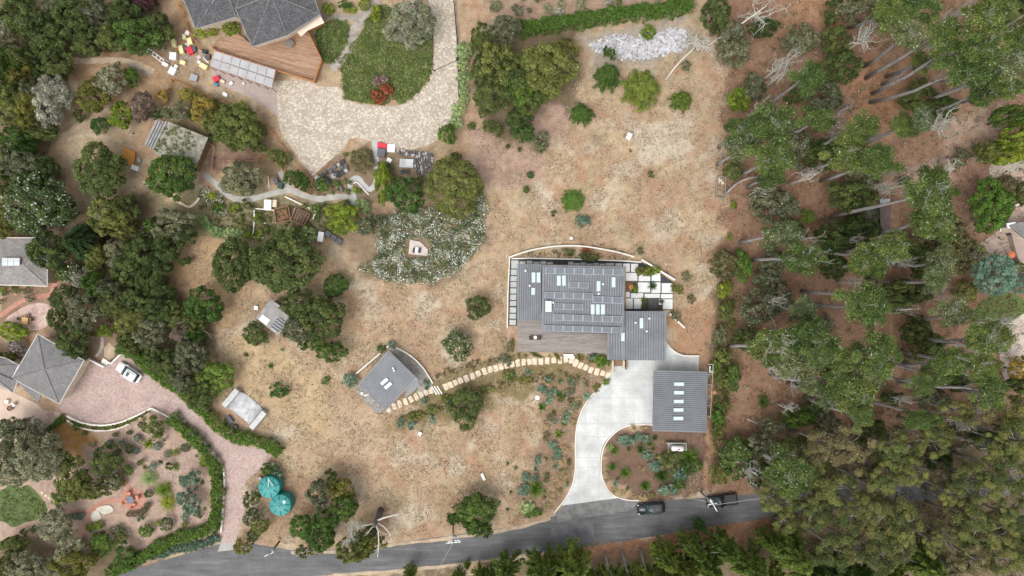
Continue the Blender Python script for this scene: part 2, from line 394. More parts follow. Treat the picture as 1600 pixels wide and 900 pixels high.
M_TAN = cells('two_tone_paving', [(0.37, 0.315, 0.26), (0.40, 0.345, 0.285), (0.42, 0.365, 0.305), (0.54, 0.48, 0.385), (0.62, 0.56, 0.455)], 3.6, rot=0.2)
M_PATIO = cells('mauve_patio_paving', [(0.37, 0.30, 0.265), (0.43, 0.35, 0.31), (0.40, 0.34, 0.31)], 4.0)
M_RED = cells('terracotta_path_paving', [(0.42, 0.20, 0.145), (0.48, 0.245, 0.185), (0.45, 0.26, 0.205)], 4.5)
M_FLAG = cells('pink_flagstones', [(0.50, 0.36, 0.31), (0.58, 0.45, 0.39), (0.42, 0.29, 0.25)], 1.6)
M_GPATH = plain('grey_gravel_path', (0.40, 0.385, 0.35), 0.9, 0.22, 0.8, fine=5)
M_SLATE = cells('grey_slate_steps', [(0.30, 0.27, 0.24), (0.38, 0.34, 0.30), (0.26, 0.23, 0.21)], 2.2)
M_DIRT = plain('dirt_path_soil', (0.43, 0.335, 0.235), 0.95, 0.25, 0.8, fine=4)
M_BLACKGRAVEL = plain('dark_gravel', (0.055, 0.058, 0.062), 0.9, 0.4, 3, fine=9)
M_MUL = plain('bark_mulch', (0.19, 0.13, 0.105), 0.95, 0.35, 2, fine=7)
M_TURF = plain('lawn_turf', (0.105, 0.150, 0.046), 0.9, 0.35, 1.2, fine=8)
M_TAND = plain('tan_concrete', (0.40, 0.345, 0.285), 0.85, 0.12, 0.5, fine=4)
M_PINKD = plain('pale_pink_concrete', (0.52, 0.44, 0.38), 0.85, 0.1, 0.5, fine=4)

def sheet(name, pts, z, mat, sm=0, closed=True, thick=0.0, jit=0, seed=0):
    P = smooth_pts(pts, sm, True) if sm else pts
    if jit: P = jitter_pts(P, jit, seed)
    m = MB(); P = WP(P)
    if thick: m.prism(P, z-thick, z)
    else: m.flat(P, z)
    o = m.build(name, mat); return tag(o, kind='structure')
def ribbon(name, pts, w, z, mat, sm=6, wob=0.0, seed=1):
    "path of given width in pixels along a smoothed centre line"
    P = [Vector(p) for p in smooth_pts(pts, sm)]; r = random.Random(seed); L = []; Rr = []
    for i, p in enumerate(P):
        d = (P[min(i+1, len(P)-1)]-P[max(i-1, 0)]).normalized(); n = Vector((-d.y, d.x))
        L.append(p+n*(w/2+r.uniform(-wob, wob))); Rr.append(p-n*(w/2+r.uniform(-wob, wob)))
    m = MB()
    A = WP(L); B = WP(Rr); k = len(A)
    m.add([(p.x, p.y, z) for p in A]+[(p.x, p.y, z) for p in B], [(i, i+1, k+i+1, k+i) for i in range(k-1)])
    return tag(m.build(name, mat), kind='structure')
def wall(name, label, pts, w, h, mat, sm=0, cat='wall', z0=0.0, group=None):
    P = smooth_pts(pts, sm) if sm else pts
    m = MB(); m.strip(WP(P, h), w, z0, h); o = m.build(name, mat); return tag(o, label, cat, group)

# ---- road
ROAD = [(-300,1010),(60,930),(200,893),(250,877),(300,863),(345,849),(372,848),(400,851),(455,859),(520,858),(600,851),(640,845),(700,838),(800,823),(865,806),(890,797),(985,785),(1040,781),(1100,778),(1200,771),(1300,764),(1450,752),(1700,735),(1900,720),
        (1900,745),(1700,765),(1450,780),(1300,796),(1200,809),(1100,824),(1000,842),(900,857),(800,869),(700,881),(620,890),(530,897),(420,906),(250,930),(60,985),(-300,1060)]
sheet('road', jitter_pts(ROAD, 0.8, 3), 0.012, M_ASPH)
# dusty verge strip beside the road
for nm, pts, w in (('road_shoulder', [(455,864),(520,862),(600,853),(640,848),(700,841),(800,826),(860,810)], 5), ('road_verge', [(520,899),(620,892),(700,884),(800,872),(850,865)], 5)):
    ribbon(nm, pts, w, 0.016, M_DIRT, 5, 1.0)
sheet('road_apron', [(868,801),(884,789),(966,778),(998,784),(985,798),(930,806),(872,816)], 0.018, plain('worn_asphalt', (0.185,0.185,0.18), 0.9, 0.35, 0.9))
sheet('road_patch', [(861,824),(927,812),(929,845),(864,855)], 0.02, plain('patched_asphalt', (0.155,0.155,0.16), 0.9, 0.22, 0.7))

# ---- concrete driveway in slabs
LEFT = smooth_pts([(951,590),(940,606),(923,622),(911,641),(903,662),(900,690),(900,730),(896,755),(885,778),(877,790)], 5)
RIGHT = smooth_pts([(966,778),(955,773),(945,760),(939,740),(938,715),(943,695),(955,680),(972,668),(990,663),(1020,662)], 5)
TOP = smooth_pts([(1040,534),(1047,545),(1057,552),(1068,556),(1092,557)], 4)
DRIVE = LEFT+RIGHT+[(1024,655),(1024,584),(1092,584)]+TOP[::-1]+[(1036,540),(962,545),(956,574)]
tag(MB().flat(WP(DRIVE), 0.012).build('concrete_driveway', plain('joint_filler', (0.44, 0.445, 0.44), 0.9)), kind='structure')
drv = bpy.data.objects['concrete_driveway']
def slab_parts(parent, poly, cellsq, mat, z, gap=0.35, thick=0.03, name='slab', minarea=6, seed=0):
    for c in cellsq:
        cx = sum(p[0] for p in c)/len(c); cy = sum(p[1] for p in c)/len(c)
        a2 = sum(c[i][0]*c[(i+1) % len(c)][1]-c[(i+1) % len(c)][0]*c[i][1] for i in range(len(c)))
        if a2 < 0: c = c[::-1]
        q = []
        for p in c:
            d = math.hypot(p[0]-cx, p[1]-cy); q.append((p[0]-(p[0]-cx)/d*gap, p[1]-(p[1]-cy)/d*gap))
        s = clip_poly(poly, q) if poly else q
        if len(s) < 3 or area(s) < minarea: continue
        m = MB().prism(WP(s), 0.004, z); m.build(name, mat, parent)
cells_ = []
# lower throat: cross bands between the two kerbs, three lanes
rows = [(0,790),(0,775),(0,760),(0,745),(0,730),(0,715),(0,700)]
for (a, y0), (b_, y1) in zip(rows[:-1], rows[1:]):
    for x0, x1 in ((870,905),(905,920),(920,936),(936,975)): cells_.append([(x0, y0+2 if y0 == 790 else y0), (x1, y0-1 if y0 == 790 else y0), (x1, y1), (x0, y1)])
# the bend: fan of slabs about the island corner
cxy = (1003, 716)
def polar(r, a): return (cxy[0]+r*math.cos(R(a)), cxy[1]-r*math.sin(R(a)))
angs = [180-14, 148, 132, 116, 100]; rads = [45, 75, 95, 118, 150]
angs = [167, 150, 133, 117, 101]
for i in range(len(angs)-1):
    for j in range(len(rads)-1):
        cells_.append([polar(rads[j], angs[i]), polar(rads[j+1], angs[i]), polar(rads[j+1], angs[i+1]), polar(rads[j], angs[i+1])])
slab_parts(drv, DRIVE, cells_[:24], M_CONC, 0.03)
BEND = clip_poly(DRIVE, [(880,700),(1100,700),(1100,500),(880,500)][::-1])
grid = [[(x0,y0),(x1,y0),(x1,y1),(x0,y1)] for x0, x1 in zip((895,915,935,955,975,990,1007),(915,935,955,975,990,1007,1024)) for y0, y1 in zip((582,602,622,642,662,682),(602,622,642,662,682,700))]
slab_parts(drv, DRIVE, grid, M_CONC, 0.03)
grid = [[(x0,y0),(x1,y0),(x1,y1),(x0,y1)] for x0, x1 in zip((950,970,990,1007,1024,1040,1058,1075),(970,990,1007,1024,1040,1058,1075,1093)) for y0, y1 in ((530,556),(556,582))]
slab_parts(drv, DRIVE, grid, M_CONC, 0.03)
wall('driveway_kerb', 'long white concrete kerb curving along the left side of the pale driveway', [(950,588),(940,604),(922,621),(910,640),(902,662),(899,690),(899,730),(895,755),(884,778),(866,802)], 0.16, 0.14, M_WHITE, 5, 'kerb')
wall('driveway_kerb', 'white concrete kerb curving round the planted island right of the pale driveway', [(1020,664),(990,664),(972,669),(956,681),(945,696),(940,715),(940,740),(946,759),(956,772),(970,779),(985,782),(998,782)], 0.16, 0.14, M_WHITE, 5, 'kerb')

# ---- brick driveway, left
BRK = smooth_pts([(190,551),(205,562),(222,577),(250,602),(272,615),(295,636),(322,663),(337,677),(357,688),(376,696),(402,699),(420,706),(423,717),(413,728),(391,746),(383,756),(379,772),(382,792),(377,815),(369,848)], 3)+[(345,848)]+smooth_pts([(344,830),(347,787),(349,750),(346,731),(335,712),(315,690),(293,673),(270,656),(235,638),(212,650),(185,661),(155,665),(125,660),(105,652),(96,640),(92,632)], 3)+[(132,564),(160,573),(171,568)]
sheet('brick_driveway', BRK, 0.02, M_BRICK)
sheet('driveway_threshold', [(345,848),(369,848),(374,858),(340,862)], 0.024, M_CONC2)
wall('garden_wall', 'long white garden wall sweeping down beside the brick driveway to the road', [(236,638),(270,656),(294,674),(316,691),(336,713),(347,732),(350,750),(348,787),(345,832)], 0.22, 0.55, M_WHITE, 5)
wall('garden_wall', 'white curved wall holding the lower edge of the brick parking court', [(104,650),(125,660),(155,665),(185,661),(212,650),(236,638)], 0.28, 0.5, M_WHITE, 5)
wall('garden_wall', 'thin outer white planter wall parallel to the curved court wall', [(104,657),(122,667),(150,673),(182,670),(210,658),(232,645)], 0.24, 0.35, M_WHITE, 5)
wall('garden_wall', 'short white wall between shingled garage corner and white entry slab', [(133,559),(162,574)], 0.25, 0.8, M_WHITE)
wall('garden_wall', 'angled white wall beside the parked white car', [(166,565),(173,568),(192,550)], 0.25, 0.8, M_WHITE)
o = MB().box(W(164.5,565.5)+Vector((0,0,.09)), (1.15,0.95,.18), R(-30), bev=0.02).build('entry_slab', M_WHITE); tag(o, 'square white concrete landing slab at the gap in the white walls', 'slab')
ribbon('garden_path', [(158,524),(160,535),(157,548),(150,557)], 5, 0.02, M_GPATH, 5, .6)
sheet('planter_bed', [(162,545),(170,535),(184,548),(173,563),(163,558)], 0.016, M_DIRT)

# ---- tan paver driveway, top
TAN = smooth_pts([(663,-40),(707,-40),(712,10),(715,60),(717,110),(717,150),(712,180),(700,200),(686,216),(668,227),(640,234)], 3)+[(606,228),(598,221),(582,221),(560,216),(546,216),(540,229),(512,254),(488,276)]+smooth_pts([(488,276),(468,248),(450,222),(438,204),(434,180),(432,150),(428,130),(434,126)], 3)[1:]+[(490,127),(497,135),(532,136)]+smooth_pts([(536,150),(546,159),(582,165),(622,165),(642,156),(660,140),(672,124),(677,100),(678,60),(672,25),(665,-40)], 3)
sheet('paved_driveway', TAN, 0.02, M_TAN)
sheet('house_patio', [(331,104),(428,131),(433,150),(434,182),(410,162),(380,148),(342,132),(330,118)], 0.024, M_PATIO)
# ---- lawns
LAWN1 = smooth_pts([(586,12),(604,8),(640,30),(672,45),(677,75),(675,105),(663,133),(640,154),(624,163),(614,150),(606,162),(585,163),(547,157),(537,145),(534,115),(531,97),(547,75),(561,58),(571,38)], 4, True)
LAWN2 = smooth_pts([(500,41),(520,31),(540,33),(546,50),(540,76),(526,95),(508,97),(498,76),(492,55)], 4, True)
sheet('lawn', LAWN1, 0.02, M_TURF); sheet('lawn', LAWN2, 0.02, M_TURF)
sheet('lawn', [(0,766),(14,757),(30,762),(44,758),(60,772),(70,786),(74,800),(58,812),(40,816),(20,824),(0,814),(-60,815),(-60,770)], 0.012, plain('thin_lawn', (0.095,0.135,0.045), 0.95, 0.4, 0.8, fine=6), 4)
sheet('lawn', [(1535,470),(1560,458),(1585,460),(1610,475),(1610,492),(1590,500),(1565,520),(1555,540),(1530,545),(1515,520),(1518,490)], 0.012, M_TURF, 4)
ribbon('flagstone_path', [(592,-20),(583,8),(567,28),(556,44),(550,62),(543,80),(530,96),(517,108)], 15, 0.03, M_SLATE, 5, 1)
ribbon('flagstone_path', [(500,26),(520,27),(545,28),(565,26)], 9, 0.026, M_SLATE, 5, 1)
# ---- footpaths
ribbon('gravel_path', [(318,272),(335,285),(350,300),(366,310),(385,312),(410,307),(435,300),(455,297),(475,305),(500,311),(525,307),(545,309),(553,318)], 9, 0.02, M_GPATH, 6, .8)
ribbon('gravel_path', [(437,268),(447,285),(458,299),(470,303)], 8, 0.024, M_GPATH, 6, .8)
ribbon('gravel_path', [(556,320),(552,305),(547,290),(552,280),(560,279),(568,289),(577,296),(586,288),(588,270),(588,250),(585,221)], 8, 0.028, plain('pale_path_concrete', (0.43,0.43,0.42), 0.9, 0.12, 0.8), 6, .3)
ribbon('dirt_path', [(105,95),(140,95),(180,94),(210,98),(240,112)], 9, 0.012, M_DIRT, 6, 1.2)
ribbon('dirt_path', [(95,215),(110,205),(135,190),(145,184)], 8, 0.012, M_DIRT, 6, 1.2)
ribbon('dirt_path', [(105,217),(130,212),(170,215),(190,222)], 6, 0.012, M_DIRT, 6, 1.2)
ribbon('dirt_path', [(1500,245),(1470,250),(1430,262),(1390,272),(1350,275)], 7, 0.012, plain('grey_dirt', (0.25,0.19,0.155), 0.95, 0.2, 1), 6, 1.2)
# ---- house patios at left edge
sheet('flagstone_patio', [(10,497),(25,487),(45,476),(70,474),(80,484),(78,505),(62,515),(35,516),(12,506)], 0.02, M_FLAG, 4)
ribbon('brick_path', [(-20,505),(5,490),(25,476),(45,466),(65,463),(78,460),(84,448),(90,436)], 7, 0.024, M_RED, 6, .4)
ribbon('brick_path', [(5,455),(18,452),(25,462)], 4, 0.02, M_RED, 5, .4)
sheet('stone_terrace', [(-60,600),(0,605),(22,614),(60,632),(66,640),(92,645),(60,675),(30,700),(-60,690)], 0.014, plain('pale_terrace_stone', (0.55,0.43,0.35), 0.85, 0.15, 0.8, fine=3))
sheet('terrace_wing', [(76,641),(92,645),(96,652),(62,674)], 0.022, M_FLAG)
ribbon('brick_path', [(95,797),(115,801),(135,800),(150,792),(165,784),(180,782),(195,780)], 8, 0.02, M_RED, 6, .4)
ribbon('brick_path', [(135,800),(135,815),(130,830),(124,842)], 6, 0.024, M_RED, 6, .4)
ribbon('brick_path', [(189,738),(195,750),(201,762),(206,772)], 7, 0.024, M_RED, 6, .4)
sheet('brick_circle', [(208+20*math.cos(R(a)), 780+18*math.sin(R(a))) for a in range(0, 360, 15)], 0.03, M_RED)
# ---- right edge
ribbon('tan_driveway', [(1552,266),(1565,263),(1585,260),(1640,254)], 21, 0.02, M_TAND, 6)
sheet('tan_driveway_end', [(1556+11*math.cos(R(a)), 266+11.5*math.sin(R(a))) for a in range(0, 360, 20)], 0.024, M_TAND)
sheet('pink_forecourt', [(1578,272),(1600,258),(1660,258),(1660,300),(1600,296),(1592,285)], 0.016, plain('salmon_paving', (0.50,0.35,0.28), 0.9, 0.1, 1))
sheet('courtyard_paving', [(1592,320),(1610,318),(1660,330),(1660,420),(1580,420),(1560,408),(1535,412),(1500,408),(1535,400),(1532,380),(1550,368),(1562,360),(1570,345)], 0.016, plain('pinkish_gravel', (0.42,0.33,0.285), 0.9, 0.14, 0.8, fine=5))
sheet('round_driveway', smooth_pts([(1660,475),(1620,482),(1592,494),(1572,510),(1562,528),(1562,560),(1568,590),(1575,610)],4)+[(1585,602),(1592,590),(1600,580),(1660,560)], 0.02, M_PINKD)
wall('garden_wall', 'curved white garden wall at the right edge beside the bright green tree', [(1563,362),(1566,348),(1572,335),(1582,325),(1594,318)], 0.25, 0.7, M_WHITE, 5)
# ================================================================== foliage prototypes
def leaf_mesh(name, C, Nn, U, a, b, colr):
    "diamond leaves: centres C, normals Nn, long axis U, half length a, half width b, colour data (n,3)"
    U = U-(U*Nn).sum(1, keepdims=True)*Nn; U /= np.linalg.norm(U, axis=1, keepdims=True)+1e-9; V = np.cross(Nn, U)
    a = a[:, None]; b = b[:, None]; n = len(C)
    P = np.stack([C-U*a, C+V*b, C+U*a, C-V*b], 1).reshape(-1, 3)
    me = bpy.data.meshes.new(name)
    me.vertices.add(n*4); me.vertices.foreach_set('co', P.astype(np.float32).ravel())
    me.loops.add(n*4); me.loops.foreach_set('vertex_index', np.arange(n*4, dtype=np.int32))
    me.polygons.add(n); me.polygons.foreach_set('loop_start', np.arange(0, n*4, 4, dtype=np.int32)); me.update(calc_edges=True)
    at = me.attributes.new('col', 'FLOAT_COLOR', 'FACE')
    at.data.foreach_set('color', np.concatenate([np.clip(colr, 0, 1), np.ones((n, 1))], 1).astype(np.float32).ravel())
    me.materials.append(None)
    return me
def unit(v): return v/(np.linalg.norm(v, axis=-1, keepdims=True)+1e-9)
def sph(r, n, zmin=-1.0):
    z = r.uniform(zmin, 1, n); a = r.uniform(0, 2*np.pi, n); k = np.sqrt(np.maximum(0, 1-z*z)); return np.stack([k*np.cos(a), k*np.sin(a), z], 1)
def lobe(r):
    ph = r.uniform(0, 6.28, 5); am = r.uniform(0.03, 0.13, 5)
    return lambda a: 1+sum(am[k]*np.sin((k+2)*a+ph[k]) for k in range(5))

def crown_puffs(seed, Rr, Hh, npuff, pr, nleaf, leaf, asp=0.6, flatn=0.45, inner=0.25, irregular=1.0):
    "rounded crown out of leaf clumps; uneven outline with gaps between clumps"
    r = np.random.default_rng(seed); f = lobe(r)
    d = sph(r, npuff, -0.25); az = np.arctan2(d[:, 1], d[:, 0]); ff = 1+(f(az)-1)*irregular
    rad = np.where(r.random(npuff) < inner, r.uniform(0.35, 0.75, npuff), r.uniform(0.8, 1.0, npuff))
    ctr = d*rad[:, None]*np.stack([(Rr-pr*0.6)*ff, (Rr-pr*0.6)*ff, np.full(npuff, Hh-pr*0.5)], 1)
    prr = pr*r.uniform(0.65, 1.35, npuff); mixv = r.random(npuff); bri = r.uniform(0.68, 1.32, npuff)
    k = r.integers(0, npuff, nleaf); ld = sph(r, nleaf)
    ld = unit(ld+0.55*d[k]+np.array([0, 0, 0.35])); sh = r.uniform(0.55, 1.05, nleaf)
    C = ctr[k]+ld*(prr[k]*sh)[:, None]*np.array([1, 1, 0.8])
    Nn = unit(ld*(1-flatn)+sph(r, nleaf)*flatn+np.array([0, 0, 0.25])); U = sph(r, nleaf)
    a = leaf*r.uniform(0.6, 1.4, nleaf)
    colr = np.stack([np.clip(mixv[k]+r.normal(0, .15, nleaf), 0, 1), 0.5*bri[k]*r.uniform(0.7, 1.3, nleaf), r.random(nleaf)], 1)
    return leaf_mesh('crown', C, Nn, U, a, a*asp*r.uniform(0.7, 1.2, nleaf), colr)

def crown_fronds(seed, Rr, Hh, nb, per, leaf, droop=0.5, twist=0.0):
    "conifer from above: drooping boughs radiating from the leader in tiers, sprays of narrow leaves along each"
    r = np.random.default_rng(seed); f = lobe(r); Cs = []; Us = []; cl = []; As = []
    for i in range(nb):
        t = (i+r.random())/nb                       # 0 top .. 1 bottom
        L = Rr*(0.16+0.84*t**0.75)*r.uniform(0.78, 1.06); z0 = Hh*(1-1.75*t)+0.2
        a = i*2.39996+r.normal(0, .2); L *= 1+(f(np.array(a))-1)*.35
        s = np.sqrt(r.random(per))*1.0; s = 0.08+0.92*s
        aa = a+twist*s
        dirx = np.stack([np.cos(aa), np.sin(aa)], 1); side = np.stack([-np.sin(aa), np.cos(aa)], 1)
        off = r.normal(0, 1, per)*L*0.11*(1.15-s*0.75)
        x = dirx*(s*L)[:, None]+side*off[:, None]
        z = z0+L*0.10*np.sin(s*3)-droop*L*s**2-np.abs(off)*0.35+r.normal(0, .05, per)
        Cs.append(np.concatenate([x, z[:, None]], 1))
        ang = np.sign(off)*r.uniform(0.25, 0.85, per)
        ux = dirx*np.cos(ang)[:, None]+side*np.sin(ang)[:, None]
        Us.append(np.concatenate([ux, (-droop*s)[:, None]], 1)); As.append(leaf*r.uniform(.6, 1.35, per))
        m = r.random(); br = r.uniform(.78, 1.22)
        cl.append(np.stack([np.clip(m*0.6+0.4*s+r.normal(0, .1, per), 0, 1), 0.5*br*r.uniform(.75, 1.25, per), r.random(per)], 1))
    C = np.concatenate(Cs); U = np.concatenate(Us); A = np.concatenate(As); n = len(C)
    Nn = unit(np.array([0, 0, 1.0])+0.55*r.normal(0, 1, (n, 3)))
    return leaf_mesh('crown', C, Nn, U, A, A*0.24, np.concatenate(cl))

def crown_pads(seed, Rr, Hh, npad, nleaf, leaf, pr=1.5):
    "tall pine: flattened plates of needle tufts spread round the top of the trunk"
    r = np.random.default_rng(seed); f = lobe(r)
    a = r.uniform(0, 6.28, npad); rad = np.sqrt(r.random(npad))*0.92; ctr = np.stack([np.cos(a)*rad*(Rr-pr*.4)*f(a), np.sin(a)*rad*(Rr-pr*.4)*f(a), Hh*(1-rad**2)*r.uniform(.3, 1, npad)-Hh*0.4*r.random(npad)], 1)
    prr = pr*r.uniform(.55, 1.25, npad); k = r.integers(0, npad, nleaf); ld = sph(r, nleaf, -0.3); sh = r.uniform(.15, 1.05, nleaf)
    C = ctr[k]+ld*(prr[k]*sh)[:, None]*np.array([1, 1, .42])
    U = unit(ld+0.6*r.normal(0, 1, (nleaf, 3))); Nn = unit(np.array([0, 0, .7])+.7*r.normal(0, 1, (nleaf, 3))+0.4*ld)
    A = leaf*r.uniform(.55, 1.4, nleaf); mixv = r.random(npad); br = r.uniform(.7, 1.3, npad)
    colr = np.stack([np.clip(mixv[k]+r.normal(0, .18, nleaf), 0, 1), .5*br[k]*r.uniform(.65, 1.35, nleaf), r.random(nleaf)], 1)
    return leaf_mesh('crown', C, Nn, U, A, A*.36, colr)

def blades(seed, Rr, Hh, nb, wid, segs=3, arch=1.0, flat=0.25):
    "rosette or grass clump: arching pointed blades; origin on the ground"
    r = np.random.default_rng(seed); V = []; F = []; cl = []
    for i in range(nb):
        a = r.uniform(0, 6.28) if nb > 40 else i*2.39996+r.normal(0, .15); el = r.uniform(flat, 1.35)
        L = math.hypot(Rr, Hh)*r.uniform(.6, 1.05)*(0.75+0.25*math.cos(el)); w = wid*r.uniform(.7, 1.3)
        d = np.array([math.cos(a), math.sin(a)]); sd = np.array([-d[1], d[0]]); b0 = len(V)
        x = 0.0; z = 0.02; e = el; rows = []
        for k in range(segs+1):
            t = k/segs; ww = w*(0.7+0.6*t if t < .35 else (1-t)*1.4+0.02)
            for sgn in (-1, 1): V.append((d[0]*x+sd[0]*ww*sgn, d[1]*x+sd[1]*ww*sgn, max(z, .02)))
            x += math.cos(e)*L/segs; z += math.sin(e)*L/segs; e -= arch*0.55*r.uniform(.6, 1.2)
        for k in range(segs): F.append((b0+2*k, b0+2*k+1, b0+2*k+3, b0+2*k+2))
        c = (r.random(), .5*r.uniform(.75, 1.25), r.random()); cl += [c]*segs
    me = bpy.data.meshes.new('blades'); me.from_pydata(V, [], F); me.update()
    at = me.attributes.new('col', 'FLOAT_COLOR', 'FACE'); n = len(F)
    at.data.foreach_set('color', np.concatenate([np.array(cl), np.ones((n, 1))], 1).astype(np.float32).ravel())
    me.materials.append(None); return me

def twig_mb(mb, r, p, d, L, rad, depth, n=4, spread=0.8, up=0.0, kids=3, segs=4, wob=.25):
    pts = [p]; q = p.copy(); dd = d.copy()
    for k in range(segs):
        dd = (dd+Vector((r.gauss(0, wob), r.gauss(0, wob), r.gauss(0, wob*.7)+up*.1))).normalized(); q = q+dd*L/segs; pts.append(q.copy())
    mb.tube(pts, [rad*(1-.72*i/segs) for i in range(segs+1)], n if depth > 0 else 3, cap=False)
    if depth > 0:
        for _ in range(kids):
            i = r.randint(1, segs); nd = (dd+Vector((r.gauss(0, spread), r.gauss(0, spread), r.gauss(0, spread*.7)+up*.4))).normalized()
            twig_mb(mb, r, pts[i], nd, L*r.uniform(.42, .7), rad*.5, depth-1, n, spread, up, kids, segs, wob)

def mesh_of(mb, name):
    me = bpy.data.meshes.new(name); me.from_pydata(mb.v, [], mb.f); me.update(); me.materials.append(None)
    me.polygons.foreach_set('use_smooth', [True]*len(me.polygons)); return me
def bare_crown(seed, Rr, Hh, n0=9, depth=2, kids=4, rad=0.07):
    "leafless limbs: a tangle of forking twigs around the origin"
    r = random.Random(seed); mb = MB()
    for i in range(n0):
        a = r.uniform(0, 6.28); e = r.uniform(-.2, 1.0)
        twig_mb(mb, r, Vector((0, 0, -Hh*.6+r.random()*Hh*.5)), Vector((math.cos(a)*math.cos(e), math.sin(a)*math.cos(e), math.sin(e))), Rr*r.uniform(.35, .9), rad*r.uniform(.6, 1.1), depth, 4, .95, .1, kids, 5, .34)
    return mesh_of(mb, 'limbs')
def trunk_proto(seed, limbs=5):
    "unit-height trunk: tapered, slightly crooked, forking into limbs near the top; scale to use"
    r = random.Random(seed); mb = MB()
    p = [Vector((0, 0, 0)), Vector((r.gauss(0, .03), r.gauss(0, .03), .25)), Vector((r.gauss(0, .05), r.gauss(0, .05), .55)), Vector((r.gauss(0, .06), r.gauss(0, .06), .85))]
    mb.tube(p, [.075, .055, .045, .02], 7)
    for i in range(limbs):
        a = i*2.4+r.random(); q = p[1].lerp(p[2], r.random()); e = p[2]+Vector((math.cos(a)*.38, math.sin(a)*.38, r.uniform(-.05, .3)))
        mb.tube([q, q.lerp(e, .5)+Vector((0, 0, .05)), e], [.03, .02, .008], 5)
    return mesh_of(mb, 'trunk')

PROTO = {}
def fam(key, n, fn): PROTO[key] = [fn(i) for i in range(n)]
# every crown: horizontal radius 1*RAD, origin at crown centre
fam('oakL', 4, lambda i: crown_puffs(100+i, 5.0, 3.2, 150, .8, 12500, .19, inner=.2, irregular=.6))
fam('oakM', 4, lambda i: crown_puffs(120+i, 3.0, 2.1, 90, .55, 6500, .14, inner=.2, irregular=.6))
fam('bush', 4, lambda i: crown_puffs(140+i, 1.5, 1.0, 46, .34, 2200, .10, inner=.2, irregular=.7))
fam('small', 3, lambda i: crown_puffs(160+i, .7, .5, 16, .25, 450, .085, inner=.2))
fam('ball', 3, lambda i: crown_puffs(180+i, 1.0, .85, 60, .2, 1800, .075, inner=.1, irregular=.15))
fam('cauli', 3, lambda i: crown_puffs(200+i, 4.5, 3.0, 260, .55, 15000, .14, inner=.15, irregular=.4))
fam('gum', 5, lambda i: crown_puffs(220+i, 4.0, 2.6, 24, 1.05, 6500, .16, inner=.12, irregular=1.5))
fam('pine', 5, lambda i: crown_pads(240+i, 5.0, 2.2, 42, 12000, .24))
fam('cedarL', 3, lambda i: crown_fronds(260+i, 3.6, 3.2, 130, 110, .24, .42))
fam('cedarM', 3, lambda i: crown_fronds(280+i, 2.3, 1.9, 110, 75, .18, .40))
fam('spray', 4, lambda i: crown_fronds(300+i, 4.0, 4.2, 80, 110, .34, .22, .25))
fam('weep', 2, lambda i: crown_fronds(320+i, 4.5, 3.4, 60, 150, .34, .55, .35))
fam('clump', 3, lambda i: blades(340+i, 1.0, .8, 170, .022, 3, 1.1))
fam('yucca', 3, lambda i: blades(360+i, 1.0, .75, 130, .035, 2, .35, .1))
fam('agave', 3, lambda i: blades(380+i, .6, .42, 26, .075, 3, .25, .15))
fam('bare', 5, lambda i: bare_crown(400+i, 3.0, 2.0, 12, 2, 4, .095))
fam('bareS', 3, lambda i: bare_crown(420+i, 1.5, 1.0, 10, 2, 3, .03))
fam('fleck', 4, lambda i: bare_crown(440+i, 4.0, 1.6, 11, 2, 5, .065))
fam('trunk', 4, lambda i: trunk_proto(460+i))
RAD = dict(oakL=5., oakM=3., bush=1.5, small=.7, ball=1., cauli=4.5, gum=4., pine=5., cedarL=3.6, cedarM=2.3, spray=4., weep=4.5, clump=1., yucca=1., agave=.6, bare=3., bareS=1.5, fleck=4.)
HALF = dict(oakL=3.2, oakM=2.1, bush=1., small=.5, ball=.85, cauli=3., gum=2.6, pine=2.2, cedarL=3.2, cedarM=1.9, spray=4.2, weep=3.4, clump=0, yucca=0, agave=0, bare=2., bareS=1., fleck=1.6)

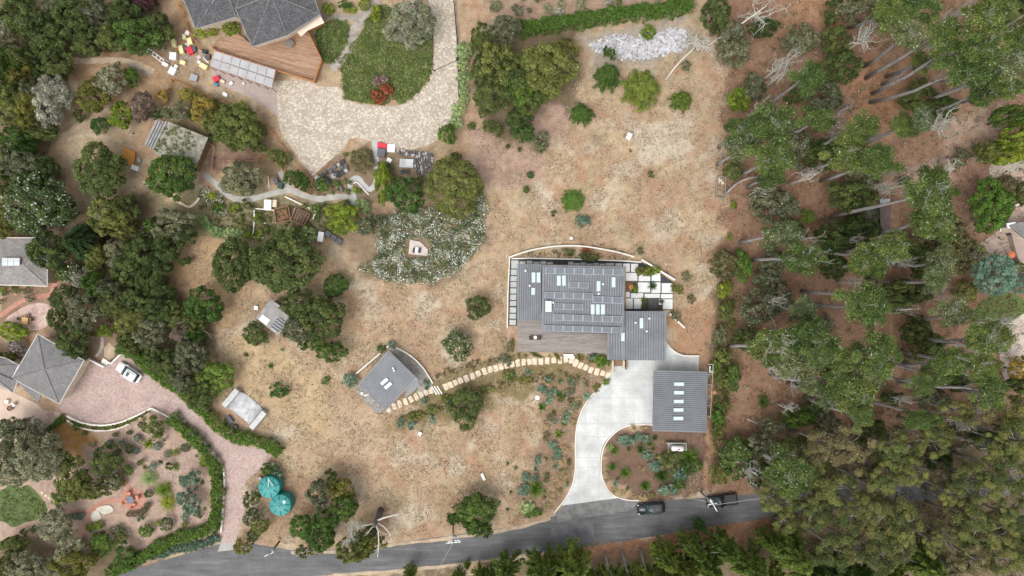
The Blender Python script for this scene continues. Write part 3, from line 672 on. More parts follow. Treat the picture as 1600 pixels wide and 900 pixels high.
# palettes (base colours of leaves, linear)
F = foliage
PAL = dict(
 dark=F('dark_green_leaves', (.054,.082,.024), (.122,.154,.044)),
 deep=F('deep_green_leaves', (.044,.092,.018), (.098,.164,.034)),
 grey=F('grey_green_leaves', (.095,.110,.052), (.185,.192,.105), (.32,.31,.22), .06),
 sage=F('sage_leaves', (.165,.175,.095), (.28,.285,.170), (.40,.39,.29), .06),
 silver=F('silver_leaves', (.22,.22,.16), (.36,.355,.27), (.48,.47,.39), .10),
 olive=F('olive_leaves', (.088,.115,.026), (.185,.205,.056)),
 golden=F('golden_olive_leaves', (.105,.112,.022), (.215,.205,.044)),
 yellow=F('yellow_leaves', (.24,.20,.04), (.40,.31,.07)),
 lime=F('lime_leaves', (.110,.165,.016), (.25,.31,.036)),
 bright=F('bright_green_leaves', (.072,.140,.020), (.150,.235,.042)),
 lawn=F('lawn_leaves', (.110,.150,.042), (.185,.225,.072), (.28,.26,.14), .04),
 mint=F('pale_green_leaves', (.19,.28,.10), (.32,.42,.18)),
 teal=F('blue_green_leaves', (.070,.135,.085), (.160,.245,.160), (.30,.38,.29), .1),
 blue=F('blue_spruce_leaves', (.150,.255,.170), (.265,.40,.285)),
 purple=F('dark_purple_leaves', (.040,.020,.020), (.085,.040,.036)),
 mauve=F('mauve_twiggy_leaves', (.18,.125,.10), (.28,.20,.165)),
 lilac=F('lilac_blossom', (.18,.14,.13), (.36,.27,.30), (.08,.11,.045), .35),
 rust=F('rust_red_leaves', (.19,.055,.025), (.33,.11,.045)),
 brownol=F('brown_olive_leaves', (.095,.090,.036), (.180,.160,.070), (.30,.27,.17), .06),
 pine=F('pine_needles', (.054,.092,.018), (.132,.182,.040), (.34,.35,.24), .06),
 pineg=F('lichened_pine_needles', (.074,.104,.032), (.152,.186,.066), (.42,.43,.32), .11),
 gum=F('gum_leaves', (.062,.082,.024), (.190,.196,.056)),
 spray=F('cypress_sprays', (.060,.110,.018), (.195,.245,.048)),
 weep=F('weeping_sprays', (.036,.070,.020), (.078,.120,.038)),
 fleck=F('green_leaves_with_white_flowers', (.062,.095,.028), (.130,.160,.055), (.60,.60,.52), .09),
 straw=F('straw_blades', (.36,.28,.14), (.50,.40,.23), (.24,.17,.08), .2),
 flower=F('flowering_carpet_leaves', (.090,.145,.060), (.26,.27,.125), (.72,.72,.66), .28),
 brownball=F('brown_clipped_leaves', (.105,.098,.042), (.170,.150,.070)),
)
M_BARK = plain('grey_bark', (0.30, 0.28, 0.265), 0.95, 0.35, 2, fine=12, bmp=.5)
M_BARKD = plain('brown_bark', (0.11, 0.085, 0.065), 0.95, 0.3, 3, fine=12, bmp=.5)
M_DEAD = plain('bleached_wood', (0.58, 0.56, 0.49), 0.95, 0.22, 4, fine=12)
M_LICH = plain('lichened_twigs', (0.44, 0.44, 0.36), 0.95, 0.25, 3, fine=10)
M_TWIG = plain('grey_twigs', (0.24, 0.20, 0.175), 0.95, 0.2, 3, fine=10)

rv = random.Random(11)
def put(name, mesh, mat, parent, loc, rz, scale):
    o = bpy.data.objects.new(name, mesh); col.objects.link(o)
    if parent: o.parent = parent
    o.location = loc; o.rotation_euler = (0, 0, rz); o.scale = scale
    o.material_slots[0].link = 'OBJECT'; o.material_slots[0].material = mat
    return o

# landmarks for telling plants apart in words (photo pixels)
LM = [('red house deck',430,80),('scattered pale boxes',285,90),('mossy old shed roof',285,220),('glazed lean-to roof',375,105),('rust-red lawn shrub',598,140),('tan paver driveway',660,190),
 ('winding gravel path',500,308),('stacked dark pots',520,258),('timber cold frames',455,343),('white-flowering carpet',690,385),('grey plank hut',428,495),('metal-roofed studio',610,590),
 ('white skate ramp',385,638),('parked white car',205,580),('pyramid-roofed garage',72,578),('glazed ridge house',30,408),('flagstone patio',45,495),('brick circle',208,780),('thin lawn patch',40,790),
 ('pair of teal tanks',430,772),('dead-limbed roadside tree',590,800),('solar panel roof',910,465),('metal-roofed garage',1062,625),('white propane tank',1057,697),('black pickup truck',1125,780),('black estate car',1016,792),
 ('long clipped hedge',950,28),('white rubble patch',1000,70),('fallen bleached tree',1090,75),('bare white tree crown',1192,18),('small bleached snag',1228,97),('brown-roofed shed',1390,340),('blue-green round tree',1550,425),
 ('round pale driveway',1585,540),('tan driveway end',1555,266),('fallen log pile',1495,690),('stone-bordered bed',1128,290),('wooden log bin',1128,285),('small solar-roofed shed',155,458),('orange timber stack',205,250),
 ('right-edge lawn',1560,490),('top-left corner',5,5),('bottom right corner',1595,895),('bottom left corner',5,895),('concrete driveway mouth',925,775),('roadside utility pole',708,840),('slim utility pole',422,862),('stepping-stone path',760,575)]
LM = [l for l in LM if l[0] not in ('stone-bordered bed',)]
PLANTS = []      # (root, desc, px, py, custom)
def where(px, py):
    best = min(LM, key=lambda l: math.hypot(px-l[1], py-l[2])); dx, dy = px-best[1], py-best[2]; d = math.hypot(dx, dy)
    if d < 14: rel = 'right by the'
    else:
        a = math.degrees(math.atan2(-dy, dx)) % 360
        rel = ['right of the', 'above right of the', 'above the', 'above left of the', 'left of the', 'below left of the', 'below the', 'below right of the'][int(((a+22.5) % 360)//45)]
    return rel+' '+best[0], d
def finish_labels():
    seen = {}
    for root, desc, px, py, custom in PLANTS:
        if custom: root['label'] = custom; continue
        w, d = where(px, py); seen.setdefault((desc, w), []).append((d, root))
    ordn = ['nearest it', 'second nearest it', 'third nearest it', 'fourth nearest it', 'fifth nearest it', 'sixth nearest it', 'seventh nearest it', 'eighth nearest it', 'ninth nearest it', 'tenth nearest it', 'eleventh nearest it', 'twelfth nearest it', 'thirteenth nearest it', 'fourteenth nearest it', 'fifteenth nearest it']
    for (desc, w), lst in seen.items():
        lst.sort(key=lambda q: q[0])
        for i, (d, root) in enumerate(lst): root['label'] = f'{desc} {w}' if len(lst) == 1 else f'{desc} {w}, {ordn[min(i, 14)]}'

# kind code -> (shape family, palette, object name, category, description, default height as share of radius, trunk?)
def size_fam(key, rad):
    if key == 'oak': return 'oakL' if rad > 3.9 else 'oakM' if rad > 2.1 else 'bush' if rad > .95 else 'small'
    if key == 'cedar': return 'cedarL' if rad > 2.9 else 'cedarM'
    return key
DESC = dict(dark='dark green', deep='deep green', grey='grey-green', sage='pale sage green', silver='silvery grey', olive='olive green', golden='golden olive', yellow='yellow-leaved', lime='lime green',
 bright='bright green', mint='pale mint green', teal='blue-green', blue='blue-green', purple='dark purple', mauve='mauve twiggy', lilac='lilac flowering', rust='rust red', brownol='brownish olive', pine='green', pineg='grey-lichened',
 gum='yellow-olive', spray='feathery green', weep='weeping dark green', fleck='white-flecked green', brownball='brownish green')
def plant(shape, pal, px, py, rx, ry=None, h=None, base=None, label=None, name=None, cat=None, desc=None, group=None, twigs=0, trunkmat=None):
    ry = ry or rx; key0 = shape
    rm = (rx+ry)/2*S
    if h is None:
        h = {'oak': min(10, 1.7*rm+.5), 'cauli': 1.5*rm, 'ball': 1.5*rm, 'pine': 15, 'gum': 13, 'cedar': 1.9*rm, 'spray': 9, 'weep': 8, 'bare': 6, 'bareS': 2.2}.get(shape, 1.2*rm)
    fk = size_fam(shape, rm)
    if shape in ('clump', 'yucca', 'agave'):
        p = W(px, py); o = put(name or dict(clump='grass_clump', yucca='yucca', agave='agave')[shape], rv.choice(PROTO[fk]), PAL[pal], None, p, rv.random()*6.28, (rx*S/RAD[fk], ry*S/RAD[fk], rm/RAD[fk]))
        tag(o, None, cat or dict(clump='grass', yucca='yucca', agave='agave')[shape], group)
        PLANTS.append((o, desc or f"{DESC.get(pal, 'straw coloured')} {dict(clump='grass tuft', yucca='spiky yucca', agave='rosette plant')[shape]}", px, py, label)); return o
    half = HALF[fk]
    if shape in ('pine', 'gum'): zs = rm*(1-h*.8/H)/RAD[fk]*.9; zc = h-half*zs*.8
    else: zs = h*.5/half/ (1.15 if shape != 'ball' else 1.0); zc = h-half*zs*.95
    zc = max(zc, half*zs*.55)
    c = W(px, py, zc); kk = 1-zc/H
    b0 = W(*base) if base else Vector((c.x, c.y, 0))
    tall = shape in ('pine', 'gum', 'spray') and h > 7 or (shape == 'bare')
    nm = name or ('pine_tree' if shape == 'pine' else 'gum_tree' if shape == 'gum' else 'conifer_tree' if shape in ('cedar', 'spray', 'weep') else 'dead_tree' if shape in ('bare', 'bareS') else 'clipped_shrub' if shape == 'ball' else 'shrub' if rm < 1.7 else 'broadleaf_tree')
    ct = cat or ('tree' if 'tree' in nm else 'shrub')
    root = thing(nm, None, ct, b0, group)
    mir = rv.choice((-1, 1))
    if abs(rx-ry) > .12*(rx+ry)/2: rz = rv.choice((0, math.pi))
    else: rz = rv.random()*6.28
    sx, sy = rx*S*kk/RAD[fk], ry*S*kk/RAD[fk]
    loc = c-b0
    if shape in ('bare', 'bareS'):
        put('limbs', rv.choice(PROTO[fk]), PAL_WOOD[pal], root, loc, rz, (sx, sy*mir, zs))
    else:
        put('crown', rv.choice(PROTO[fk]), PAL[pal], root, loc, rz, (sx, sy*mir, zs))
    if twigs: put('dead_twigs', rv.choice(PROTO['fleck']), M_LICH, root, loc+Vector((0, 0, half*zs*.35)), rv.random()*6.28, (sx*RAD[fk]/4*twigs, sy*RAD[fk]/4*twigs, zs*half/1.6*.8))
    bark = trunkmat or (M_BARK if shape in ('pine', 'gum', 'spray') else M_DEAD if shape == 'bare' else M_BARKD)
    if tall:
        r = random.Random(int(px*31+py)); mb = MB(); tr = {'pine': .24, 'gum': .2, 'spray': .2, 'bare': .16}[shape]*(.7+h/40)
        top = c+Vector((0, 0, half*zs*.3)); mid = b0.lerp(top, .5)+Vector((r.gauss(0, .2), r.gauss(0, .2), 0))
        q1 = b0.lerp(mid, .5)+Vector((r.gauss(0, .12), r.gauss(0, .12), 0)); q2 = mid.lerp(top, .5)+Vector((r.gauss(0, .2), r.gauss(0, .2), 0))
        mb.tube([b0, q1, mid, q2, top], [tr*1.25, tr, tr*.85, tr*.65, tr*.25], 8)
        nl = {'pine': 9, 'gum': 9, 'spray': 3, 'bare': 0}[shape]
        for i in range(nl):
            a = i*2.4+r.random(); s0 = mid.lerp(top, r.uniform(.3, .95)); e = c+Vector((math.cos(a)*sx*RAD[fk]*r.uniform(.5, .85), math.sin(a)*sy*RAD[fk]*r.uniform(.5, .85), half*zs*r.uniform(-.2, .45)))
            mb.tube([s0, s0.lerp(e, .5)+Vector((0, 0, .3)), e], [tr*.4, tr*.27, tr*.08], 5)
        mb.build('trunk', bark, root, smooth=True)
    else:
        put('trunk', rv.choice(PROTO['trunk']), bark, root, (loc.x, loc.y, 0), rv.random()*6.28, (min(sx*RAD[fk], h), min(sx*RAD[fk], h), min(h*.85, zc+half*zs*.4)))
    d0 = desc or f"{DESC.get(pal, pal)} {'pine' if shape == 'pine' else 'gum tree' if shape == 'gum' else 'conifer' if shape in ('cedar', 'spray', 'weep') else 'clipped shrub' if shape == 'ball' else 'shrub' if 'shrub' in nm else 'tree'}"
    if not desc:
        d0 = ('small ' if rm < 1.0 else 'large ' if rm > 4.2 and shape in ('oak', 'pine', 'gum') else '')+d0
    PLANTS.append((root, d0, px, py, label)); return root
PAL_WOOD = dict(dead=M_DEAD, lich=plain('pale_lichened_limbs', (0.56, 0.56, 0.48), 0.95, 0.2, 3, fine=10), twig=M_TWIG)

def leaf_stuff(name, label, cat, polys, dens, size, mat, hgt=.3, puff=.35, seed=5, kind='stuff', asp=.6, parent=None, hole=None, spread=None):
    "foliage mass over polygons (photo pixels): leaf clumps on the ground"
    r = np.random.default_rng(seed); Cs = []; K = []; MX = []; BR = []; PR = []
    for poly in polys:
        P = np.array(poly); lo = P.min(0); hi = P.max(0); n = int((hi-lo).prod()*S*S*dens)
        q = r.uniform(lo, hi, (n, 2)); wob = np.stack([fbm(q[:, 0], q[:, 1], seed+1, 30)*4, fbm(q[:, 0], q[:, 1], seed+2, 30)*4], 1)
        q = q[poly_sd(q[:, 0]+wob[:, 0], q[:, 1]+wob[:, 1], [tuple(p) for p in poly]) < 0]
        if hole: q = q[poly_sd(q[:, 0], q[:, 1], hole) > 0]
        Cs.append(q)
    q = np.concatenate(Cs); n = len(q)
    mixf = np.clip(fbm(q[:, 0], q[:, 1], seed+7, 40)*.9+.5+r.normal(0, .2, n), 0, 1); per = 9
    ctr = np.stack([(q[:, 0]-800)*S, (450-q[:, 1])*S, np.full(n, hgt)*r.uniform(.3, 1.0, n)], 1)
    k = np.repeat(np.arange(n), per); m = len(k); ld = sph(r, m, -.2); C = ctr[k]+ld*puff*r.uniform(.5, 1, m)[:, None]*np.array([1, 1, .6]); C[:, 2] = np.maximum(C[:, 2], .04)
    Nn = unit(ld+.7*r.normal(0, 1, (m, 3))+np.array([0, 0, .5])); A = size*r.uniform(.6, 1.4, m); br = r.uniform(.75, 1.25, n)
    fr = np.clip(fbm(q[:, 0], q[:, 1], seed+9, 35)*.5, -.3, .3)
    colr = np.stack([mixf[k], .5*br[k]*r.uniform(.7, 1.3, m), np.clip(r.random(m)+fr[k], 0, 1)], 1)
    me = leaf_mesh(name, C, Nn, sph(r, m), A, A*asp, colr); me.materials[0] = mat
    o = bpy.data.objects.new(name, me); col.objects.link(o); tag(o, label, cat, kind=kind); return o

def hedge(name, label, pts, w, h, mat, seed=3, size=.13, dens=26, cat='hedge'):
    "clipped or shaggy hedge along a centre line in photo pixels; w in px"
    r = np.random.default_rng(seed); P = np.array(smooth_pts(pts, 6)); seg = np.hypot(*np.diff(P, axis=0).T); L = seg.sum()*S; n = int(L*w*S*dens)
    cum = np.concatenate([[0], np.cumsum(seg)]); t = r.uniform(0, cum[-1], n); x = np.interp(t, cum, P[:, 0]); y = np.interp(t, cum, P[:, 1])
    dx = np.gradient(P[:, 0]); dy = np.gradient(P[:, 1]); nl = np.hypot(dx, dy); nxn = np.interp(t, cum, -dy/nl); nyn = np.interp(t, cum, dx/nl)
    u = r.uniform(-1, 1, n); wid = w/2*(1+.16*np.sin(t*.35)+.16*np.sin(t*.13+1)+.1*np.sin(t*.71)); x = x+nxn*u*wid; y = y+nyn*u*wid
    z = h*(1-.45*np.abs(u)**3)*r.uniform(.82, 1.05, n); z = np.where(np.abs(u) > .75, z*r.uniform(.3, 1, n), z)
    ctr = np.stack([(x-800)*S*(1-h/H), (450-y)*S*(1-h/H), z], 1); mixf = r.random(n); br = r.uniform(.75, 1.25, n); per = 10
    k = np.repeat(np.arange(n), per); m = len(k); ld = sph(r, m, -.4); C = ctr[k]+ld*.26*r.uniform(.4, 1, m)[:, None]; C[:, 2] = np.maximum(C[:, 2], .05)
    Nn = unit(ld+.6*r.normal(0, 1, (m, 3))+np.array([0, 0, .4])); A = size*r.uniform(.6, 1.4, m)
    colr = np.stack([np.clip(mixf[k]+r.normal(0, .12, m), 0, 1), .5*br[k]*r.uniform(.7, 1.3, m), r.random(m)], 1)
    root = thing(name, label, cat, W(*pts[len(pts)//2]))
    me = leaf_mesh('foliage', C-np.array(origin(root)), Nn, sph(r, m), A, A*.6, colr); me.materials[0] = mat
    o = bpy.data.objects.new('foliage', me); col.objects.link(o); o.parent = root
    mb = MB(); step = max(1, len(P)//14)
    for i in range(step//2, len(P), step):
        a = W(*P[i]); mb.tube([a, a+Vector((.05, .03, h*.7))], [.05, .03], 5)
    mb.build('stems', M_BARKD, root); return root
# ================================================================== building materials
def shingles(name, c, var=.35, ang=0.0):
    m, t, b, out = nodes(name); p = geo_pos(t)
    mp = N(t, 'ShaderNodeMapping'); mp.inputs['Rotation'].default_value = (0, 0, ang); mp.inputs['Scale'].default_value = (3.5, 3.5, 3.5); t.links.new(p, mp.inputs[0])
    v = N(t, 'ShaderNodeTexVoronoi', Scale=1.6); t.links.new(mp.outputs[0], v.inputs['Vector']); s = t.nodes.new('ShaderNodeSeparateColor'); t.links.new(v.outputs['Color'], s.inputs[0])
    cc = ramp(t, s.outputs[0], [(0, tuple(x*(1-var) for x in c)), (1, tuple(x*(1+var) for x in c))])
    n = noise(t, p, .7, 5, .7); f = noise(t, p, 9, 3, .7)
    cc = mixc(t, .8, cc, ramp(t, n, [(.3, (.72, .72, .72)), (.55, (1, 1, 1)), (.75, (1.35, 1.33, 1.3))]), 'MULTIPLY')
    cc = mixc(t, .8, cc, ramp(t, f, [(.3, (.7, .7, .7)), (.7, (1.25, 1.25, 1.25))]), 'MULTIPLY')
    t.links.new(cc, b.inputs['Base Color']); b.inputs['Roughness'].default_value = .9; bump(t, b, f, .4, .03); return m
M_METAL = plain('grey_standing_seam_metal', (.180,.190,.210), .5, .20, .5, metal=.0, spec=.5, fine=3, bmp=0)
M_SEAM = plain('shade_dark_metal_seam', (.092,.098,.112), .5, .08, .4, fine=3, bmp=0)  # roof metal darkened, so the shade of the ribs is in their colour
M_EAVE = plain('pale_metal_fascia', (.30,.31,.32), .5, .1, 1, bmp=0)
M_SIDING = plain('dark_siding', (.11,.10,.095), .8, .2, 1)
M_SOLAR = plain('solar_cells', (.120,.133,.158), .4, .10, .8, spec=.5, bmp=0)
M_ALU = plain('aluminium_frame', (.62,.64,.66), .4, .05, 2, spec=.5, bmp=0)
M_GLASS = plain('painted_sky_glass', (.50,.60,.63), .15, .05, .6, spec=.6, bmp=0)  # pale sky reflection is put into the pane colour
M_SKYFR = plain('skylight_frame', (.22,.24,.27), .5, .1, 1, bmp=0)
M_WPLAST = plain('white_plastic', (.78,.78,.76), .5, .06, 2, bmp=0)
M_DECKG = boards('weathered_grey_deck', (.20,.175,.16), (.29,.26,.24), 0.01)
M_DECKR = boards('reddish_deck', (.245,.145,.085), (.385,.245,.16), R(-14))
M_ORANGE = plain('orange_cedar', (.42,.19,.07), .7, .25, 2)
M_REDRAIL = plain('redwood_rail', (.36,.19,.14), .75, .2, 2)
M_SHING = shingles('dark_shake_shingles', (.085,.083,.088), .45)
M_SHINGT = shingles('taupe_shingles', (.235,.215,.205), .18)
M_SHINGG = shingles('grey_shingles', (.185,.18,.18), .2)
M_TIMB = plain('brown_timber', (.24,.15,.10), .8, .25, 2)
M_GREYW = plain('weathered_planks', (.29,.28,.27), .85, .25, 1.2)
M_DARK = plain('black_plastic', (.035,.036,.04), .5, .3, 3)
M_DGREY = plain('dark_grey_plastic', (.11,.11,.12), .6, .3, 3)
M_YEL = plain('pale_yellow_paint', (.72,.63,.34), .7, .08, 2)
M_REDP = plain('crimson_plastic', (.58,.035,.06), .5, .1, 2)
M_BLUEP = plain('blue_plastic', (.07,.22,.38), .5, .1, 2)
M_TERRA = plain('terracotta', (.50,.24,.13), .85, .15, 3)
M_TEAL = plain('teal_polyethylene', (.022,.235,.225), .45, .12, .6, spec=.4, fine=4, bmp=0)
M_TEALD = plain('dark_teal_rib', (.012,.13,.12), .5, .1, 1, bmp=0)
M_STEEL = plain('galvanised_sheet', (.44,.45,.46), .5, .30, .6, spec=.5, fine=2.5, bmp=0)
M_GLAZE = plain('lean_to_glazing', (.34,.345,.355), .35, .15, .5, spec=.5, bmp=0)
M_BOULD = plain('orange_boulder', (.46,.20,.08), .9, .35, 2)
M_MOSS = plain('mossy_old_roofing', (.28,.265,.215), .95, .5, 1.2)
M_BROWNR = plain('darker_brown_roof', (.115,.085,.078), .8, .25, .8)

def quad(c, u, v):
    a = c[0].lerp(c[1], u); b = c[3].lerp(c[2], u); return a.lerp(b, v)
def slab_quad(mb, pts, th):
    "closed slab from a list of world points (top face), thickness th downwards"
    n = len(pts); mb.add([tuple(p) for p in pts]+[(p.x, p.y, p.z-th) for p in pts], [tuple(range(n)), tuple(range(n, 2*n))[::-1]]+[(i, n+i, n+(i+1) % n, (i+1) % n) for i in range(n)]); return mb
def zquad(px, zs): return [W(x, y, z) for (x, y), z in zip(px, zs)]
def seam_roof(parent, c, n, along, th=.16):
    "standing-seam roof: slab plus one raised rib per seam; c = TL TR BR BL world corners"
    rf = slab_quad(MB(), c, th).build('roof', M_METAL, parent)
    for i in range(1, n):
        t = i/n
        p, q = (quad(c, t, .004), quad(c, t, .996)) if along == 'v' else (quad(c, .004, t), quad(c, .996, t))
        up = Vector((0, 0, .05)); d = (q-p).normalized(); s = Vector((-d.y, d.x, 0))*.055
        MB().add([p-s, p+s, q+s, q-s, p-s+up, p+s+up, q+s+up, q-s+up], [(4,5,6,7),(0,1,5,4),(1,2,6,5),(2,3,7,6),(3,0,4,7)]).build('seam', M_SEAM, rf)
    return rf
def walls(parent, pts, h, mat, inset=.35, name='wall'):
    cx = sum(p[0] for p in pts)/len(pts); cy = sum(p[1] for p in pts)/len(pts)
    P = []
    for x, y in pts:
        w_ = W(x, y, h); c_ = W(cx, cy, h); d = (c_-w_); P.append(w_+d.normalized()*inset*1.4)
    return MB().prism(P, 0, h).build(name, mat, parent)
def skylight(parent, px, z, name='skylight'):
    "px: 4 corners; framed glass raised above the roof"
    P = [W(x, y, z) for x, y in px]
    fr = slab_quad(MB(), [p+Vector((0, 0, .14)) for p in P], .16).build(name, M_SKYFR, parent)
    c = sum(P, Vector())/4; Q = [p.lerp(c, .09)+Vector((0, 0, .17)) for p in P]
    slab_quad(MB(), Q, .03).build('pane', M_GLASS, fr); return fr
def rectpx(x0, y0, x1, y1, tilt=0.0): return [(x0, y0), (x1, y0+(x1-x0)*tilt), (x1-(y1-y0)*tilt, y1+(x1-x0)*tilt), (x0-(y1-y0)*tilt, y1)]
def rotrect(cx, cy, w, h, deg):
    a = R(deg); ca, sa = math.cos(a), math.sin(a)
    return [(cx+x*ca-y*sa, cy+x*sa+y*ca) for x, y in ((-w/2,-h/2),(w/2,-h/2),(w/2,h/2),(-w/2,h/2))]

# ================================================================== main house
hs_ = thing('main_house', 'modern house with grey seamed metal roofs covered in solar panels', 'house', W(900, 480))
ZM, ZW, ZS = 4.2, 3.6, 3.2
cW = zquad([(808.5,412),(846,413),(845,501),(808,500.5)], [ZW]*4)
cM = zquad([(847.5,414),(976.5,416.5),(974,521),(846,519)], [ZM+.15, ZM+.15, ZM-.1, ZM-.1])
cS1 = zquad([(974,486),(1041,486.5),(1040.5,563.5),(973.5,562.5)], [ZS]*4)
cS2 = zquad([(949,521),(974,521.3),(973.5,562.4),(949,562)], [ZS-.02]*4)
seam_roof(hs_, cW, 11, 'v'); seam_roof(hs_, cM, 33, 'v'); seam_roof(hs_, cS1, 17, 'v'); seam_roof(hs_, cS2, 6, 'v')
walls(hs_, [(810,414),(845,414),(845,499),(810,499)], ZW-.2, M_SIDING); walls(hs_, [(849,416),(975,418),(972,519),(848,517)], ZM-.3, M_SIDING)
walls(hs_, [(975,488),(1039,488),(1038,560),(975,560)], ZS-.2, M_SIDING); walls(hs_, [(952,523),(974,523),(973,548),(952,548)], ZS-.25, M_SIDING)
for (x0, y0, x1, y1, n, hh) in ((852,418,973,420.7,8,9.4),(889,440.4,919.7,441.2,2,9.3),(851,456.2,926.5,458.2,5,9.6),(926.5,463,972,464.2,3,10),(866,474,911,475,3,9.3),(865,491,972,494.2,7,9.3),(849.7,508,971,511.6,8,9)):
    for i in range(n):
        a = (x0+(x1-x0)*(i+.02)/n, y0+(y1-y0)*i/n); b2 = (x0+(x1-x0)*(i+.98)/n, y0+(y1-y0)*(i+1)/n)
        P = [W(*a, ZM+.3), W(*b2, ZM+.3), W(b2[0]-.3, b2[1]+hh, ZM+.22), W(a[0]-.3, a[1]+hh, ZM+.22)]
        p_ = slab_quad(MB(), P, .05).build('solar_panel', M_ALU, hs_)
        c_ = sum(P, Vector())/4; Q = [p.lerp(c_, .05)+Vector((0, 0, .012)) for p in P]; slab_quad(MB(), Q, .012).build('cells', M_SOLAR, p_)
for r_, z_ in (((830.6,425,836.6,442),ZW),((838.4,425.2,844.6,442.2),ZW),((830,449.4,836,461),ZW),((870,430,876.2,447),ZM+.1),((878,430,884,447),ZM+.1),((932,438.7,938,455.6),ZM+.05),((955.6,432.5,961.5,449.4),ZM+.1),
              ((923,475,929,492),ZM),((931,475,937,492),ZM),((938.7,475,945,492),ZM),((999,496.3,1005,513.4),ZS),((970,519,976,533.5),ZS+.1)):
    skylight(hs_, rectpx(*r_), z_)
hv = MB().box(W(857, 478.5, ZM+.5), (1.0, 1.75, .9), 0, bev=.06).build('roof_unit', M_WPLAST, hs_)
MB().lathe(W(857.5, 477, ZM+.95), [(.34, 0), (.34, .12), (.2, .2), (.05, .22)], 16).build('fan_cowl', M_WPLAST, hv)
for x, y, z_ in ((821,423,ZW),(827.5,446.5,ZW),(942,444,ZM),(935,459,ZM),(864,472.5,ZM),(992.5,504,ZS),(1014,497.5,ZS),(1010,517.5,ZS)):
    MB().lathe(W(x, y, z_), [(.1, 0), (.1, .28), (.17, .3), (.17, .36), (.05, .42)], 10).build('roof_vent', M_WPLAST, hs_)
DK = [(809,500),(846.5,500.5),(846.5,519),(950,521.5),(950,553.5),(808.5,549)]
MB().prism(WP(DK, .55), 0, .55).build('deck', M_DECKG, hs_)
for k, (x, y) in enumerate(((888,553.6),(890,557.2))):
    MB().box(W(x, y)+Vector((0, -.1, .17-k*.08)), (1.75, .34, .34-.16*k), -.02, bev=.02).build('step', M_WHITE, hs_)
for k in range(4): MB().box(W(965.5, 563+k*2.6)+Vector((0, 0, .27-.06*k)), (1.35, .27, .5-.12*k), 0, bev=.015).build('entry_step', M_TIMB, hs_)
for x, y0, y1 in ((973.5,562,575),(977.5,562,576.5),(956.5,562,582)):
    MB().box((W(x, y0)+W(x, y1))/2+Vector((0, 0, .5)), (.22, (y1-y0)*S, 1.0), 0, bev=.02).build('entry_wall', M_CREAM if x != 977.5 else M_TIMB, hs_)
# ---- deck furniture
t_ = thing('side_table', 'small round white table between two dark chairs on the grey deck', 'table', W(836.3, 527, .55))
MB().lathe(W(836.3,527,.55), [(.16,0),(.04,.03),(.04,.45)], 14).build('pedestal', M_WPLAST, t_); MB().lathe(W(836.3,527,1.0), [(.27,0),(.27,.03)], 18).build('tabletop', M_WPLAST, t_)
def chair(label, px, py, z0, rot, mat, wd=.58, group=None, name='deck_chair'):
    b0 = W(px, py, z0); t = thing(name, label, 'chair', b0, group); M = Matrix.Rotation(rot, 3, 'Z')
    def P(x, y, z): return b0+M @ Vector((x, y, z))
    MB().box(P(0,0,.4), (wd, wd, .08), rot, bev=.02).build('seat', mat, t)
    MB().box(P(0,wd*.5,.66), (wd, .07, .55), rot, rx=-.2, bev=.02).build('backrest', mat, t)
    for sx in (-1, 1):
        MB().box(P(sx*wd*.5,0,.58), (.06, wd, .05), rot).build('armrest', mat, t)
        for sy in (-1, 1): MB().box(P(sx*wd*.45, sy*wd*.43, .2), (.05, .05, .4), rot).build('leg', mat, t)
    return t
M_MAROON = plain('dark_maroon_frame', (.075,.04,.04), .6, .2, 3)
chair('dark low chair on the grey deck, left of the small white table', 830.3, 527.6, .55, R(90), M_MAROON)
chair('dark low chair on the grey deck, right of the small white table', 842, 527.6, .55, R(-90), M_MAROON)

# ---- courtyard: dark gravel with pale slabs
CY = [(797,403),(975,407.5),(1003,410),(1016,417),(1032,427),(1052,441),(1052,484),(978,487),(978,416),(808,411.5),(808,509),(794.5,509)]
cy = tag(MB().flat(WP(CY), .015).build('gravel_courtyard', M_BLACKGRAVEL), kind='structure')
M_PAVER = plain('grey_paver', (.47,.48,.46), .85, .12, 1, fine=4); M_PAVW = plain('white_paver', (.66,.67,.65), .8, .08, 1, fine=4)
PAV = [(798.5,407,810,419.5)]+[(797.8-.25*i, a, 807.6-.2*i, b_) for i, (a, b_) in enumerate(((421,429.7),(431.2,439.3),(440.6,449),(450.6,458.7),(460.2,468.7),(470.3,478.1),(480.2,488.5),(490.2,497.8),(499.7,507.9)))]
PAV += [(780+a/8, 370+y0/8, 780+b_/8, 370+y1/8) for a, b_, y0, y1 in ((255,330,308,338),(345,415,300,336),(428,502,312,340),(515,585,305,342),(600,672,317,345),(865,928,312,350),(935,1008,328,352),(1017,1087,320,356),(1095,1170,334,358),(1178,1245,326,358),(1255,1318,336,360),(1330,1435,330,362),(1450,1535,332,366))]
for r_ in PAV: slab_parts(cy, None, [rectpx(*r_)], M_PAVER, .05, 0, name='paver')
PAV2 = [(268,335,352,437),(367,337,455,440),(290,450,447,550),(462,452,608,555),(625,452,735,555),(455,570,608,695),(622,570,735,702),(750,580,890,702),(287,690,352,757),(365,705,520,765),(535,712,727,765),(740,715,888,770),(305,770,390,900),(403,773,500,900),(765,780,888,905),(715,780,752,850)]
for r_ in PAV2:
    q = [(940+x/8, 370+y/8) for x, y in rectpx(*r_)]; slab_parts(cy, CY, [q], M_PAVW, .05, 0, name='paver')
pl = thing('courtyard_planter', 'square dark planting bed holding an orange boulder in the white-slab courtyard', 'planter', W(986.5,447.5))
MB().prism(WP(rectpx(977.5,439,996,456)), .01, .12).build('bed', M_MUL, pl)
